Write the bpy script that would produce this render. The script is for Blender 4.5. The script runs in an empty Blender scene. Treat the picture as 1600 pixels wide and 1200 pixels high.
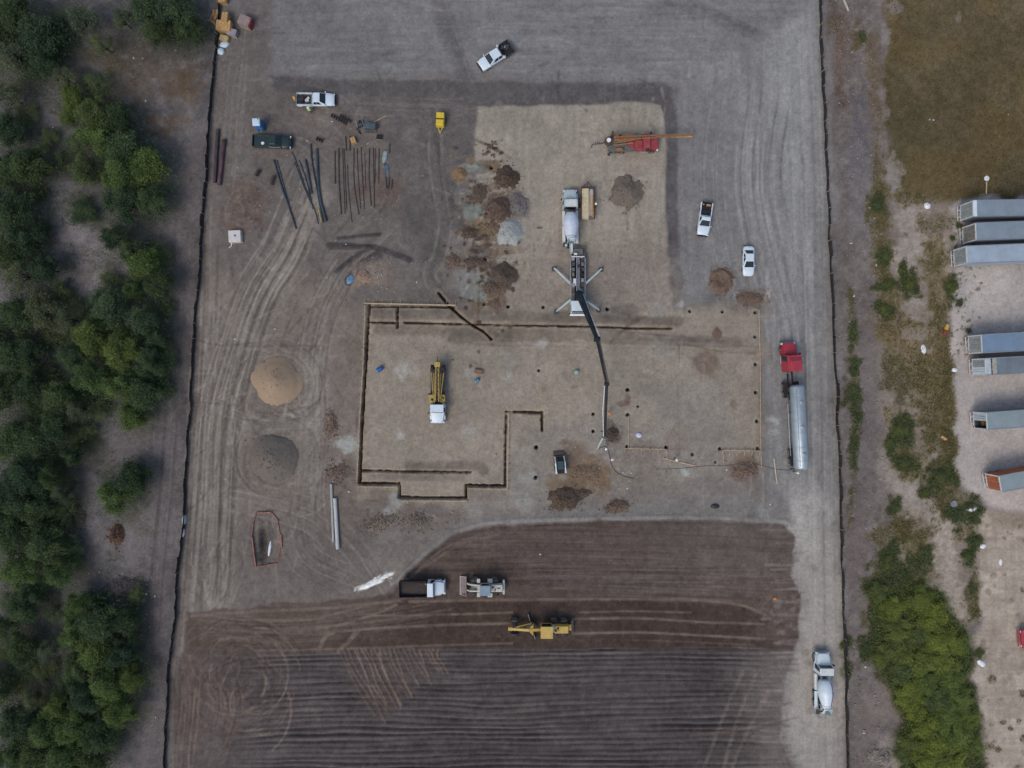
import bpy, bmesh, math, random
import numpy as np
from mathutils import Vector, Matrix

# ------------------------------------------------------------------ camera, sky, sun, exposure
scene = bpy.context.scene
CAM_H = 107.0
cam_data = bpy.data.cameras.new("camera")
cam_data.sensor_fit = 'HORIZONTAL'
cam_data.sensor_width = 36.0
cam_data.lens = 18.0 * CAM_H / 80.0
cam_data.clip_start = 1.0
cam_data.clip_end = 5000.0
cam = bpy.data.objects.new("camera", cam_data)
cam.location = (0, 0, CAM_H)
cam.rotation_euler = (0, 0, 0)
scene.collection.objects.link(cam)
scene.camera = cam

SUN_EL, SUN_AZ = math.radians(52), math.radians(218)      # azimuth of the sun, clockwise from +Y
world = bpy.data.worlds.new("World")
scene.world = world
world.use_nodes = True
wn = world.node_tree
bgn = wn.nodes["Background"]
sky = wn.nodes.new("ShaderNodeTexSky")
sky.sky_type = 'NISHITA'
sky.sun_disc = False
sky.sun_elevation = SUN_EL
sky.sun_rotation = SUN_AZ
sky.air_density = 1.0
sky.dust_density = 3.0
sky.ozone_density = 1.0
bgn.inputs["Strength"].default_value = 0.13
wn.links.new(sky.outputs[0], bgn.inputs["Color"])

sun_data = bpy.data.lights.new("sun", 'SUN')
sun_data.energy = 0.75
sun_data.angle = math.radians(24)
sun_data.color = (1.0, 0.95, 0.9)
sun = bpy.data.objects.new("sun", sun_data)
sd = Vector((math.sin(SUN_AZ) * math.cos(SUN_EL), math.cos(SUN_AZ) * math.cos(SUN_EL), math.sin(SUN_EL)))
sun.rotation_euler = sd.to_track_quat('Z', 'Y').to_euler()
sun.location = (0, 0, 60)
scene.collection.objects.link(sun)

scene.view_settings.view_transform = 'Standard'
scene.view_settings.look = 'None'
scene.view_settings.exposure = 0.22
scene.view_settings.gamma = 1.0
scene.view_settings.use_curve_mapping = False
scene.render.engine = 'CYCLES'
scene.cycles.max_bounces = 6
scene.cycles.use_denoising = True

rng = np.random.default_rng(7)
random.seed(7)
COL = scene.collection
ILL = np.array([0.705, 0.72, 0.81])      # light on level ground in this sky (measured), used to turn seen colours into surface colours

def W(px, py, h=0.0):
    """Place on the site (metres) of a point h metres above ground; 10 photo pixels are one metre on the ground."""
    s = (CAM_H - h) / CAM_H
    return Vector(((px - 800) / 10 * s, (600 - py) / 10 * s, h))

def lin(c):
    c = np.asarray(c, float) / 255.0
    return np.where(c <= 0.04045, c / 12.92, ((c + 0.055) / 1.055) ** 2.4)

def alb(r, g, b):
    """Surface colour of something seen as this sRGB colour on level ground."""
    a = lin((r, g, b)) / ILL
    return tuple(float(min(0.9, max(0.004, v))) for v in a)

# ------------------------------------------------------------------ noise on arrays
_LAT = [rng.random((256, 256)).astype(np.float32) for _ in range(12)]
def vnoise(x, y, seed=0):
    L = _LAT[seed % 12]
    x = x + seed * 17.3; y = y + seed * 9.7
    xi = np.floor(x).astype(np.int32); yi = np.floor(y).astype(np.int32)
    fx = (x - xi).astype(np.float32); fy = (y - yi).astype(np.float32)
    fx = fx * fx * (3 - 2 * fx); fy = fy * fy * (3 - 2 * fy)
    x0 = xi & 255; x1 = (xi + 1) & 255; y0 = yi & 255; y1 = (yi + 1) & 255
    a = L[y0, x0]; b = L[y0, x1]; c = L[y1, x0]; d = L[y1, x1]
    return (a + (b - a) * fx) * (1 - fy) + (c + (d - c) * fx) * fy
def fbm(x, y, seed=0, octv=4, gain=0.5):
    s = 0; a = 1; t = 0
    for k in range(octv):
        s = s + a * vnoise(x * 2 ** k, y * 2 ** k, seed + k); t += a; a *= gain
    return s / t
def sstep(e0, e1, x):
    t = np.clip((x - e0) / (e1 - e0), 0, 1)
    return t * t * (3 - 2 * t)

# ------------------------------------------------------------------ materials
_M = {}
def N(nt, t, **kw):
    n = nt.nodes.new(t)
    for k, v in kw.items(): setattr(n, k, v)
    return n
def mat(key, rgb, rough=0.6, metal=0.0, var=0.15, scale=2.0, dust=0.0, bump=0.0, spec=None, stripes=None):
    """Painted / fabric / metal surface with uneven tone and some dust; rgb is the surface colour."""
    if key in _M: return _M[key]
    m = bpy.data.materials.new(key); m.use_nodes = True
    nt = m.node_tree; b = nt.nodes["Principled BSDF"]
    tc = N(nt, "ShaderNodeTexCoord")
    n1 = N(nt, "ShaderNodeTexNoise"); n1.inputs["Scale"].default_value = scale; n1.inputs["Detail"].default_value = 5
    nt.links.new(tc.outputs["Object"], n1.inputs["Vector"])
    rp = N(nt, "ShaderNodeValToRGB")
    lo = [max(0, c * (1 - var)) for c in rgb]; hi = [min(1, c * (1 + var)) for c in rgb]
    rp.color_ramp.elements[0].position = 0.3; rp.color_ramp.elements[1].position = 0.7
    rp.color_ramp.elements[0].color = (*lo, 1); rp.color_ramp.elements[1].color = (*hi, 1)
    nt.links.new(n1.outputs["Fac"], rp.inputs["Fac"])
    out = rp.outputs["Color"]
    if dust > 0:
        n2 = N(nt, "ShaderNodeTexNoise"); n2.inputs["Scale"].default_value = scale * 0.7; n2.inputs["Detail"].default_value = 7
        n2.inputs["Roughness"].default_value = 0.7
        nt.links.new(tc.outputs["Object"], n2.inputs["Vector"])
        mr = N(nt, "ShaderNodeMapRange"); mr.inputs["From Min"].default_value = 0.4; mr.inputs["From Max"].default_value = 0.75
        mr.inputs["To Max"].default_value = dust
        nt.links.new(n2.outputs["Fac"], mr.inputs["Value"])
        mx = N(nt, "ShaderNodeMixRGB"); mx.inputs["Color2"].default_value = (0.25, 0.19, 0.14, 1)
        nt.links.new(mr.outputs[0], mx.inputs["Fac"]); nt.links.new(out, mx.inputs["Color1"])
        out = mx.outputs["Color"]
    nt.links.new(out, b.inputs["Base Color"])
    b.inputs["Roughness"].default_value = rough; b.inputs["Metallic"].default_value = metal
    if spec is not None: b.inputs["Specular IOR Level"].default_value = spec
    if bump > 0:
        bp = N(nt, "ShaderNodeBump"); bp.inputs["Strength"].default_value = bump; bp.inputs["Distance"].default_value = 0.08
        n3 = N(nt, "ShaderNodeTexNoise"); n3.inputs["Scale"].default_value = scale * 4; n3.inputs["Detail"].default_value = 6
        nt.links.new(tc.outputs["Object"], n3.inputs["Vector"])
        nt.links.new(n3.outputs["Fac"], bp.inputs["Height"]); nt.links.new(bp.outputs[0], b.inputs["Normal"])
    _M[key] = m
    return m

def soil_material():
    m = bpy.data.materials.new("site_soil"); m.use_nodes = True
    nt = m.node_tree; b = nt.nodes["Principled BSDF"]
    at = N(nt, "ShaderNodeAttribute"); at.attribute_name = "soil"
    tc = N(nt, "ShaderNodeTexCoord")
    n1 = N(nt, "ShaderNodeTexNoise"); n1.inputs["Scale"].default_value = 2.2; n1.inputs["Detail"].default_value = 6; n1.inputs["Roughness"].default_value = 0.7
    nt.links.new(tc.outputs["Object"], n1.inputs["Vector"])
    mr = N(nt, "ShaderNodeMapRange"); mr.inputs["From Min"].default_value = 0.25; mr.inputs["From Max"].default_value = 0.75
    mr.inputs["To Min"].default_value = 0.78; mr.inputs["To Max"].default_value = 1.22
    nt.links.new(n1.outputs["Fac"], mr.inputs["Value"])
    mul = N(nt, "ShaderNodeVectorMath", operation='SCALE')
    nt.links.new(at.outputs["Color"], mul.inputs[0]); nt.links.new(mr.outputs[0], mul.inputs["Scale"])
    # scattered pale pebbles
    vo = N(nt, "ShaderNodeTexVoronoi"); vo.inputs["Scale"].default_value = 1.6
    nt.links.new(tc.outputs["Object"], vo.inputs["Vector"])
    lt = N(nt, "ShaderNodeMath", operation='LESS_THAN'); lt.inputs[1].default_value = 0.1
    nt.links.new(vo.outputs["Distance"], lt.inputs[0])
    sep = N(nt, "ShaderNodeSeparateColor"); nt.links.new(vo.outputs["Color"], sep.inputs[0])
    gt = N(nt, "ShaderNodeMath", operation='GREATER_THAN'); gt.inputs[1].default_value = 0.9
    nt.links.new(sep.outputs[0], gt.inputs[0])
    mm = N(nt, "ShaderNodeMath", operation='MULTIPLY'); nt.links.new(lt.outputs[0], mm.inputs[0]); nt.links.new(gt.outputs[0], mm.inputs[1])
    m2 = N(nt, "ShaderNodeMath", operation='MULTIPLY'); nt.links.new(mm.outputs[0], m2.inputs[0]); m2.inputs[1].default_value = 0.45
    mx = N(nt, "ShaderNodeMixRGB"); mx.inputs["Color2"].default_value = (0.36, 0.33, 0.29, 1)
    nt.links.new(m2.outputs[0], mx.inputs["Fac"]); nt.links.new(mul.outputs[0], mx.inputs["Color1"])
    nt.links.new(mx.outputs[0], b.inputs["Base Color"])
    b.inputs["Roughness"].default_value = 0.95; b.inputs["Specular IOR Level"].default_value = 0.15
    n3 = N(nt, "ShaderNodeTexNoise"); n3.inputs["Scale"].default_value = 5; n3.inputs["Detail"].default_value = 8
    nt.links.new(tc.outputs["Object"], n3.inputs["Vector"])
    bp = N(nt, "ShaderNodeBump"); bp.inputs["Strength"].default_value = 0.5; bp.inputs["Distance"].default_value = 0.1
    nt.links.new(n3.outputs["Fac"], bp.inputs["Height"]); nt.links.new(bp.outputs[0], b.inputs["Normal"])
    return m

# ------------------------------------------------------------------ the ground: one continuous sheet, cut along its land uses
STEP = 0.17
def axis(lo, hi):
    out = [1500, 900, 600, 400, 280, 210, 165, 135, 115, 103]
    mid = np.arange(lo, hi + 1e-6, STEP)
    k = 103 if abs(lo) > 80 else 88
    out = [v for v in out if v > abs(lo) + 5]
    return np.concatenate([-np.array(out, float), mid, np.array(out[::-1], float)])
gx = axis(-86.5, 86.5); gy = axis(-66.5, 66.5)
GX, GY = np.meshgrid(gx, gy)
PX = (800 + 10 * GX).astype(np.float32); PY = (600 - 10 * GY).astype(np.float32)
NY, NX = PX.shape
C = np.empty((NY, NX, 3), np.float32)
H = np.zeros((NY, NX), np.float32)
VEG = np.zeros((NY, NX), np.float32)       # where weeds grow (green share)
RUB = np.zeros((NY, NX), np.float32)       # where loose stones lie

wa = (fbm(PX / 30, PY / 30, 1, 4) - 0.5)
wb = (fbm(PX / 30, PY / 30, 5, 4) - 0.5)
WX = PX + wa * 14; WY = PY + wb * 14          # gently uneven edges
fine = fbm(PX / 7, PY / 7, 3, 3) - 0.5
big = fbm(PX / 140, PY / 140, 2, 3) - 0.5
mid = fbm(PX / 35, PY / 35, 8, 4) - 0.5
spk = np.clip(0.45 + 2.0 * (fbm(PX / 9, PY / 9, 7, 4, 0.75) - 0.5) + 1.2 * (rng.random(PX.shape).astype(np.float32) - 0.5) * 0.5, 0, 1)      # fine patchiness of stains

def box_idx(x0, x1, y0, y1):
    i0, i1 = np.searchsorted(gx, [(x0 - 800) / 10, (x1 - 800) / 10])
    j0, j1 = np.searchsorted(gy, [(600 - y1) / 10, (600 - y0) / 10])
    return slice(max(0, j0 - 1), min(NY, j1 + 1)), slice(max(0, i0 - 1), min(NX, i1 + 1))

def poly_sd(pts, X, Y):
    """signed distance to polygon (positive inside), in photo pixels"""
    pts = np.asarray(pts, float)
    d = np.full(X.shape, 1e9, np.float32); inside = np.zeros(X.shape, bool)
    n = len(pts)
    for i in range(n):
        ax, ay = pts[i]; bx, by = pts[(i + 1) % n]
        ex, ey = bx - ax, by - ay
        L = ex * ex + ey * ey + 1e-9
        t = np.clip(((X - ax) * ex + (Y - ay) * ey) / L, 0, 1)
        d = np.minimum(d, (X - ax - t * ex) ** 2 + (Y - ay - t * ey) ** 2)
        c = ((ay > Y) != (by > Y))
        if ey != 0:
            inside ^= c & (X < ex * (Y - ay) / ey + ax)
    d = np.sqrt(d)
    return np.where(inside, d, -d)

def paint(sl, m, col, a=1.0):
    m = (m * a)[..., None]
    C[sl] += (np.asarray(col, np.float32) - C[sl]) * m

def poly(pts, col, a=1.0, soft=4, warp=1.0, dh=0.0, wall=3):
    p = np.asarray(pts, float)
    sl = box_idx(p[:, 0].min() - 25, p[:, 0].max() + 25, p[:, 1].min() - 25, p[:, 1].max() + 25)
    X = PX[sl] + wa[sl] * 14 * warp; Y = PY[sl] + wb[sl] * 14 * warp
    s = poly_sd(pts, X, Y)
    m = sstep(-soft, soft, s)
    if col is not None: paint(sl, m, col, a)
    if dh: H[sl] += dh * sstep(-wall, wall, s)
    return sl, m

def blob(x, y, rx, ry, col, a=1.0, rough=0.6, soft=0.45, ang=0, veg=0, rub=0, dh=0, firm=0.0):
    soft = soft * (1.3 - 0.5 * firm)
    R = max(rx, ry) * 1.7 + 4
    sl = box_idx(x - R, x + R, y - R, y + R)
    X = PX[sl] - x; Y = PY[sl] - y
    if ang:
        c, s = math.cos(math.radians(ang)), math.sin(math.radians(ang))
        X, Y = X * c + Y * s, -X * s + Y * c
    r = np.sqrt((X / rx) ** 2 + (Y / ry) ** 2)
    r = r + (fbm(PX[sl] / 14 + x, PY[sl] / 14 + y, 4, 4, 0.65) - 0.5) * 2.6 * rough
    m = 1 - sstep(1 - soft, 1 + soft, r)
    if col is not None:
        col = np.asarray(col, np.float32); g = col.mean() * np.array([1.03, 1.0, 0.97], np.float32); col = col * 0.78 + g * 0.22
        paint(sl, np.clip(m * ((0.4 + 1.15 * spk[sl]) * (1 - firm) + (0.8 + 0.5 * spk[sl]) * firm), 0, 1), col, a)
    if veg: VEG[sl] = np.maximum(VEG[sl], m * veg)
    if rub: RUB[sl] = np.maximum(RUB[sl], m * rub)
    if dh: H[sl] += dh * m
    return sl, m

def spline(pts, n=8):
    pts = [np.asarray(p, float) for p in pts]
    if len(pts) < 3: return pts
    P = [2 * pts[0] - pts[1]] + pts + [2 * pts[-1] - pts[-2]]
    out = []
    for i in range(1, len(P) - 2):
        p0, p1, p2, p3 = P[i - 1:i + 3]
        for k in range(n):
            t = k / n
            out.append(0.5 * ((2 * p1) + (-p0 + p2) * t + (2 * p0 - 5 * p1 + 4 * p2 - p3) * t * t + (-p0 + 3 * p1 - 3 * p2 + p3) * t ** 3))
    out.append(pts[-1])
    return out

def line_dist(pts, pad):
    p = np.asarray(pts)
    sl = box_idx(p[:, 0].min() - pad, p[:, 0].max() + pad, p[:, 1].min() - pad, p[:, 1].max() + pad)
    X = PX[sl]; Y = PY[sl]
    D = np.full(X.shape, 1e6, np.float32)
    j00, i00 = sl[0].start, sl[1].start
    for (ax, ay), (bx, by) in zip(p[:-1], p[1:]):
        s2 = box_idx(min(ax, bx) - pad, max(ax, bx) + pad, min(ay, by) - pad, max(ay, by) + pad)
        l = (slice(s2[0].start - j00, s2[0].stop - j00), slice(s2[1].start - i00, s2[1].stop - i00))
        l = tuple(slice(max(0, q.start), q.stop) for q in l)
        x, y = X[l], Y[l]
        if x.size == 0: continue
        ex, ey = bx - ax, by - ay
        t = np.clip(((x - ax) * ex + (y - ay) * ey) / (ex * ex + ey * ey + 1e-9), 0, 1)
        D[l] = np.minimum(D[l], (x - ax - t * ex) ** 2 + (y - ay - t * ey) ** 2)
    return sl, np.sqrt(D)

def stroke(pts, w, col, a=0.5, dh=0.0, soft=1.2, broken=0.5, smooth=True, rim=0.0):
    """tyre track or other linear mark w photo pixels wide; dh sinks the surface, rim raises its edges"""
    p = spline(pts) if smooth else [np.asarray(q, float) for q in pts]
    sl, D = line_dist(p, w + 5)
    m = 1 - sstep(w / 2 - soft * 0.5, w / 2 + soft, D)
    if broken:
        m = m * (1 - broken + broken * 2 * np.clip(vnoise(PX[sl] / 11 + w, PY[sl] / 11, 6) - 0.15, 0, 1))
        m = np.clip(m, 0, 1)
    if col is not None: paint(sl, m, col, a)
    if dh: H[sl] += dh * m
    if rim: H[sl] += rim * np.exp(-((D - w / 2 - 1.5) / 1.5) ** 2)

def offset_line(pts, d):
    p = np.asarray(spline(pts, 5)); t = np.gradient(p, axis=0)
    n = np.stack([-t[:, 1], t[:, 0]], 1); n /= np.linalg.norm(n, axis=1)[:, None] + 1e-9
    return p + n * d

def bundle(pts, n, spread, cols, a=(0.15, 0.4), w=(2, 4), wander=5, dh=0.0):
    for k in range(n):
        o = random.uniform(-spread, spread)
        p = offset_line(pts, o)
        ph = random.random() * 6; am = random.uniform(0, wander)
        s = np.linspace(0, 1, len(p))
        p = p + np.stack([np.sin(s * random.uniform(3, 7) + ph) * am, np.cos(s * 4 + ph) * am * 0.5], 1)
        i0 = random.randint(0, len(p) // 3); i1 = random.randint(2 * len(p) // 3, len(p))
        if i1 - i0 < 3: continue
        ww = random.uniform(*w); c = random.choice(cols); aa = random.uniform(*a)
        stroke(p[i0:i1], ww, c, aa, dh=dh, smooth=False)
        if random.random() < 0.6:     # the other wheel
            t = np.gradient(p, axis=0); nn = np.stack([-t[:, 1], t[:, 0]], 1); nn /= np.linalg.norm(nn, axis=1)[:, None] + 1e-9
            stroke((p + nn * 19)[i0:i1], ww, c, aa * 0.9, dh=dh, smooth=False)

FENCE_L = [(346, -700), (345, -60), (344, 0), (341, 60), (337, 95), (334, 130), (330, 170), (327, 210), (323, 300), (318, 345), (315, 400), (312, 440), (308, 480), (305, 530), (301, 600), (297, 650), (293, 690), (291, 750), (288, 820), (282, 870), (278, 900), (276, 970), (270, 1008), (267, 1018), (266, 1035), (264, 1080), (261, 1130), (258, 1200), (255, 1260)]
FENCE_R = [(1278, -60), (1280, 0), (1281, 60), (1284, 120), (1287, 190), (1290, 250), (1293, 310), (1294, 350), (1296, 400), (1299, 470), (1301, 540), (1304, 575), (1307, 615), (1307, 660), (1309, 700), (1311, 760), (1313, 820), (1315, 900), (1316, 960), (1317, 990), (1320, 1060), (1321, 1110), (1322, 1150), (1323, 1200), (1325, 1260)]
def fence_x(F, py):
    ys = [p[1] for p in F]; xs = [p[0] for p in F]
    return np.interp(py, ys, xs)
FLX = fence_x(FENCE_L, PY); FRX = fence_x(FENCE_R, PY)

# ---- land uses
POLY_LOT = [(424, -900), (1284, -900), (1284, 40), (1240, 90), (1120, 120), (1052, 136), (760, 122), (424, 126)]
POLY_PAD1 = [(745, 166), (1012, 158), (1034, 166), (1041, 190), (1043, 330), (1047, 400), (1052, 492), (742, 492), (746, 420), (742, 300)]
POLY_PAD2 = [(580, 484), (1180, 480), (1192, 560), (1192, 715), (1100, 745), (960, 770), (850, 795), (700, 790), (560, 775), (566, 640)]
POLY_ROAD = [(1060, 140), (1284, 0), (1286, 60), (1296, 300), (1302, 560), (1312, 800), (1320, 1000), (1330, 3000), (1240, 3000), (1245, 1200), (1222, 1150), (1232, 1050), (1252, 960), (1238, 900), (1244, 850), (1222, 815), (1195, 800), (1190, 740), (1196, 560), (1186, 480), (1150, 460), (1056, 480)]
POLY_GRADED = [(292, 958), (420, 946), (540, 938), (612, 926), (640, 892), (672, 862), (706, 838), (760, 822), (860, 816), (1060, 812), (1225, 818), (1240, 838), (1236, 900), (1250, 930), (1248, 985), (1238, 1016), (700, 1016), (400, 1022), (288, 1024)]
POLY_FURROW = [(284, 1020), (400, 1022), (700, 1014), (1238, 1014), (1228, 1060), (1215, 1150), (1240, 1210), (1240, 3000), (200, 3000), (272, 1200), (274, 1100)]
POLY_MEADOW = [(1368, -900), (4000, -900), (4000, 300), (1600, 306), (1500, 318), (1440, 322), (1412, 300), (1396, 250), (1384, 200), (1382, 120), (1386, 60)]
POLY_YARD = [(1484, 326), (1520, 312), (4000, 300), (4000, 806), (1600, 800), (1545, 796), (1510, 770), (1496, 720), (1492, 640), (1490, 520), (1496, 440)]
POLY_WASTE = [(1530, 800), (4000, 806), (4000, 3000), (1520, 3000), (1540, 1200), (1535, 1100), (1520, 1040), (1528, 960), (1520, 880)]

# ---- base tones; those at left and top include the lens's darkening
C[:] = (93, 87, 86)
left = 1 - sstep(-3, 3, PX - FLX + wa * 6)
right = sstep(-3, 3, PX - FRX + wa * 6)
sl_all = (slice(0, NY), slice(0, NX))
paint(sl_all, left, (80, 78, 82))
paint(sl_all, right, (96, 90, 91))
# ---- left lot: trodden dirt between the fence and the pads
on_site = (1 - left) * (1 - right)
paint(sl_all, on_site * sstep(300, 420, PY) * (1 - sstep(760, 860, PY)) * (1 - sstep(560, 600, PX)), (103, 96, 92), 0.8)
paint(sl_all, on_site * (1 - sstep(0, 160, PY)) * (1 - sstep(400, 440, PX)), (92, 90, 93), 0.8)
poly([(345, 40), (420, 0), (430, 130), (470, 220), (560, 300), (700, 300), (742, 160), (700, 480), (560, 470), (480, 420), (400, 430), (330, 420)], (89, 85, 85), 0.7, soft=20)
poly([(600, 140), (745, 150), (742, 420), (700, 470), (640, 380), (610, 250)], (80, 77, 79), 0.8, soft=14)
for (x, y, rx, ry) in ((380, 330, 30, 40), (392, 310, 26, 30), (600, 300, 40, 22)):
    blob(x, y, rx, ry, (90, 76, 71), 0.85, rub=0.15, rough=0.9)
for k in range(70): blob(random.gauss(385, 14), random.gauss(325, 24), random.uniform(1, 3), random.uniform(1, 3), random.choice([(70, 58, 54), (104, 92, 86)]), 0.6, dh=0.03)

# gravel lot along the top, combed sideways by the grader
sl, m = poly(POLY_LOT, (105, 105, 109), 1, soft=16, warp=1.5)
st = fbm(PX / 90, PY / 5, 2, 4) - 0.5
C[sl] += (m * (st[sl] * 30 + np.abs(st[sl] * 2) ** 3 * 10))[..., None]
poly([(424, -60), (720, -60), (760, 122), (424, 126)], (99, 97, 99), 0.5, soft=25)
poly([(1040, -60), (1284, -60), (1284, 70), (1180, 100)], (92, 92, 96), 0.3, soft=30)
stroke([(668, -80), (690, 10), (708, 70), (730, 122)], 26, (80, 78, 82), 0.6, soft=8)
stroke([(702, 45), (720, 90), (735, 125)], 12, (77, 75, 79), 0.6, soft=5)
stroke([(688, -20), (715, 60), (736, 125)], 2.5, (112, 110, 112), 0.45)
stroke([(1045, 0), (1110, 25), (1200, 65), (1260, 100)], 14, (84, 84, 88), 0.6, soft=6)
stroke([(1080, 0), (1150, 35), (1230, 70)], 8, (82, 82, 87), 0.5, soft=4)
stroke([(1200, 58), (1240, 95), (1282, 105)], 5, (88, 87, 90), 0.5, soft=3)
bundle([(424, 60), (700, 50), (1000, 60), (1270, 80)], 16, 55, [(110, 110, 114), (86, 86, 91)], (0.12, 0.3), (1.5, 3), 4)
# sunken dark strip between lot and pad
poly([(424, 118), (560, 124), (760, 126), (1040, 128), (1062, 140), (1062, 400), (1043, 400), (1040, 175), (1020, 160), (745, 165), (430, 140)], (76, 74, 77), 0.9, soft=4, warp=0.5, dh=-0.10)
poly([(430, 140), (745, 150), (742, 200), (560, 175), (440, 160)], (84, 80, 81), 0.6, soft=10)
for k in range(26):
    x = random.uniform(860, 1015); stroke([(x, random.uniform(120, 135)), (x - random.uniform(-4, 8), random.uniform(150, 168))], random.uniform(1, 2.5), random.choice([(96, 94, 95), (70, 68, 71)]), 0.5)
bundle([(1050, 170), (1050, 260), (1052, 390)], 14, 14, [(95, 94, 97), (66, 64, 67)], (0.2, 0.5), (1, 2.5), 2, dh=-0.02)
bundle([(430, 150), (560, 160), (700, 165), (790, 150)], 10, 14, [(102, 99, 100), (72, 70, 72)], (0.2, 0.4), (1.5, 2.5), 3, dh=-0.015)

# haul road
sl, m = poly(POLY_ROAD, (110, 110, 113), 1, soft=18, warp=2)
st = fbm(PX / 5, PY / 120, 4, 4) - 0.5
C[sl] += (m * st[sl] * 34)[..., None]
paint(sl, m * sstep(700, 900, PY[sl]), (137, 131, 128), 0.75)
paint(sl, m * (1 - sstep(250, 500, PY[sl])) * sstep(1180, 1240, PX[sl]), (126, 127, 131), 0.6)
poly([(1060, 130), (1150, 120), (1190, 480), (1060, 480)], (100, 99, 102), 0.6, soft=18)
bundle([(1180, 130), (1165, 300), (1210, 500), (1225, 640)], 30, 60, [(132, 131, 133), (88, 87, 90)], (0.2, 0.5), (1.5, 3.5), 4)
bundle([(1262, 0), (1272, 300), (1280, 600), (1285, 900), (1290, 1200)], 20, 22, [(146, 144, 144), (100, 98, 99)], (0.15, 0.4), (2, 3.5), 3)
blob(1250, 830, 26, 60, (152, 150, 150), 0.5, soft=0.5)
blob(1262, 790, 34, 22, (148, 147, 149), 0.5, soft=0.6)
blob(1285, 1050, 30, 110, (145, 140, 136), 0.4, soft=0.5)
for (x, y) in ((1270, 888), (1266, 1110), (1258, 1020), (1262, 1035), (1302, 1112)):
    blob(x, y, 6, 6, (96, 92, 92), 0.5)

# pads
sl, m = poly(POLY_PAD1, (127, 121, 115), 1, soft=3, warp=0.6)
C[sl] += (m * (fbm(PX[sl] / 6, PY[sl] / 60, 9, 3) - 0.5) * 16)[..., None]
H[sl] += 0.10 * m
poly([(860, 380), (1046, 380), (1052, 492), (742, 492), (800, 440)], (118, 110, 104), 0.7, soft=25)
poly([(880, 390), (1045, 400), (1050, 480), (900, 470)], (111, 105, 102), 0.5, soft=20)
sl, m = poly(POLY_PAD2, (122, 115, 108), 1, soft=10, warp=2)
H[sl] += 0.06 * m
poly([(850, 660), (980, 650), (1190, 730), (1200, 800), (860, 805), (690, 800)], (110, 105, 103), 0.7, soft=20, warp=2)
poly([(990, 590), (1120, 600), (1150, 700), (1060, 710)], (112, 108, 107), 0.6, soft=30, warp=2)
poly([(780, 740), (860, 720), (850, 800), (760, 800)], (112, 109, 106), 0.6, soft=12)
poly([(900, 790), (1225, 770), (1240, 815), (860, 816), (760, 822), (710, 830), (650, 880), (640, 870), (700, 815)], (101, 99, 100), 0.85, soft=8)
poly([(640, 800), (760, 805), (700, 830), (650, 875), (620, 900), (600, 920), (575, 905), (575, 790)], (104, 99, 97), 0.7, soft=10)
# bank that rises to the graded field: pale grey broken edge
stroke([(600, 925), (640, 888), (672, 858), (706, 834), (760, 818), (860, 812), (1060, 808), (1228, 814)], 5, (128, 126, 127), 0.5, dh=0.10, broken=0.8)
stroke([(610, 930), (645, 894), (676, 864), (710, 841), (762, 825), (860, 819), (1060, 815), (1230, 821)], 4, (84, 81, 82), 0.4, dh=-0.12, broken=0.7)

# the sunken dark strip again along the right flank of the upper pad
stroke([(745, 146), (860, 144), (960, 146), (1030, 150), (1046, 172)], 16, (78, 76, 79), 0.75, soft=6, broken=0.3)
stroke([(1044, 160), (1050, 200), (1050, 300), (1053, 395)], 15, (76, 74, 78), 0.9, soft=5, broken=0.2)
stroke([(1053, 390), (1056, 440)], 16, (92, 89, 91), 0.6, soft=7, broken=0.4)
# spoil strips beside the trenches
for p, w, c, a in (([(585, 492), (700, 492), (900, 498), (1060, 503)], 13, (96, 88, 83), 0.75), ([(590, 514), (690, 516), (800, 522), (1000, 530), (1150, 536)], 16, (106, 97, 90), 0.7),
                   ([(700, 524), (760, 530), (790, 528)], 20, (94, 87, 82), 0.7), ([(640, 730), (740, 728), (755, 736)], 12, (95, 87, 83), 0.75), ([(580, 745), (720, 748)], 7, (99, 91, 87), 0.6),
                   ([(590, 494), (640, 500), (620, 515)], 18, (98, 90, 85), 0.5), ([(860, 500), (960, 492), (985, 488)], 22, (92, 86, 83), 0.65), ([(555, 500), (550, 540), (552, 560)], 24, (98, 92, 88), 0.5),
                   ([(590, 770), (610, 790), (640, 796)], 26, (104, 96, 90), 0.5), ([(735, 770), (780, 772)], 18, (101, 93, 88), 0.4)):
    stroke(p, w, tuple(v * 0.96 for v in c), min(1, a * 1.15), dh=0.06, soft=5, broken=0.35)
bundle([(700, 535), (900, 538), (1190, 548)], 8, 8, [(128, 120, 112), (92, 85, 82)], (0.2, 0.5), (1.5, 3), 3)
stroke([(1000, 530), (1080, 532), (1135, 535)], 4, (82, 80, 84), 0.6, soft=2)
stroke([(790, 505), (950, 516), (1130, 533)], 2.5, (86, 78, 74), 0.6)
stroke([(1062, 566), (1062, 540), (1080, 540), (1130, 550), (1180, 552)], 1.8, (84, 76, 73), 0.6)
stroke([(1062, 540), (1062, 570)], 1.6, (70, 66, 64), 0.6)

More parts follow.
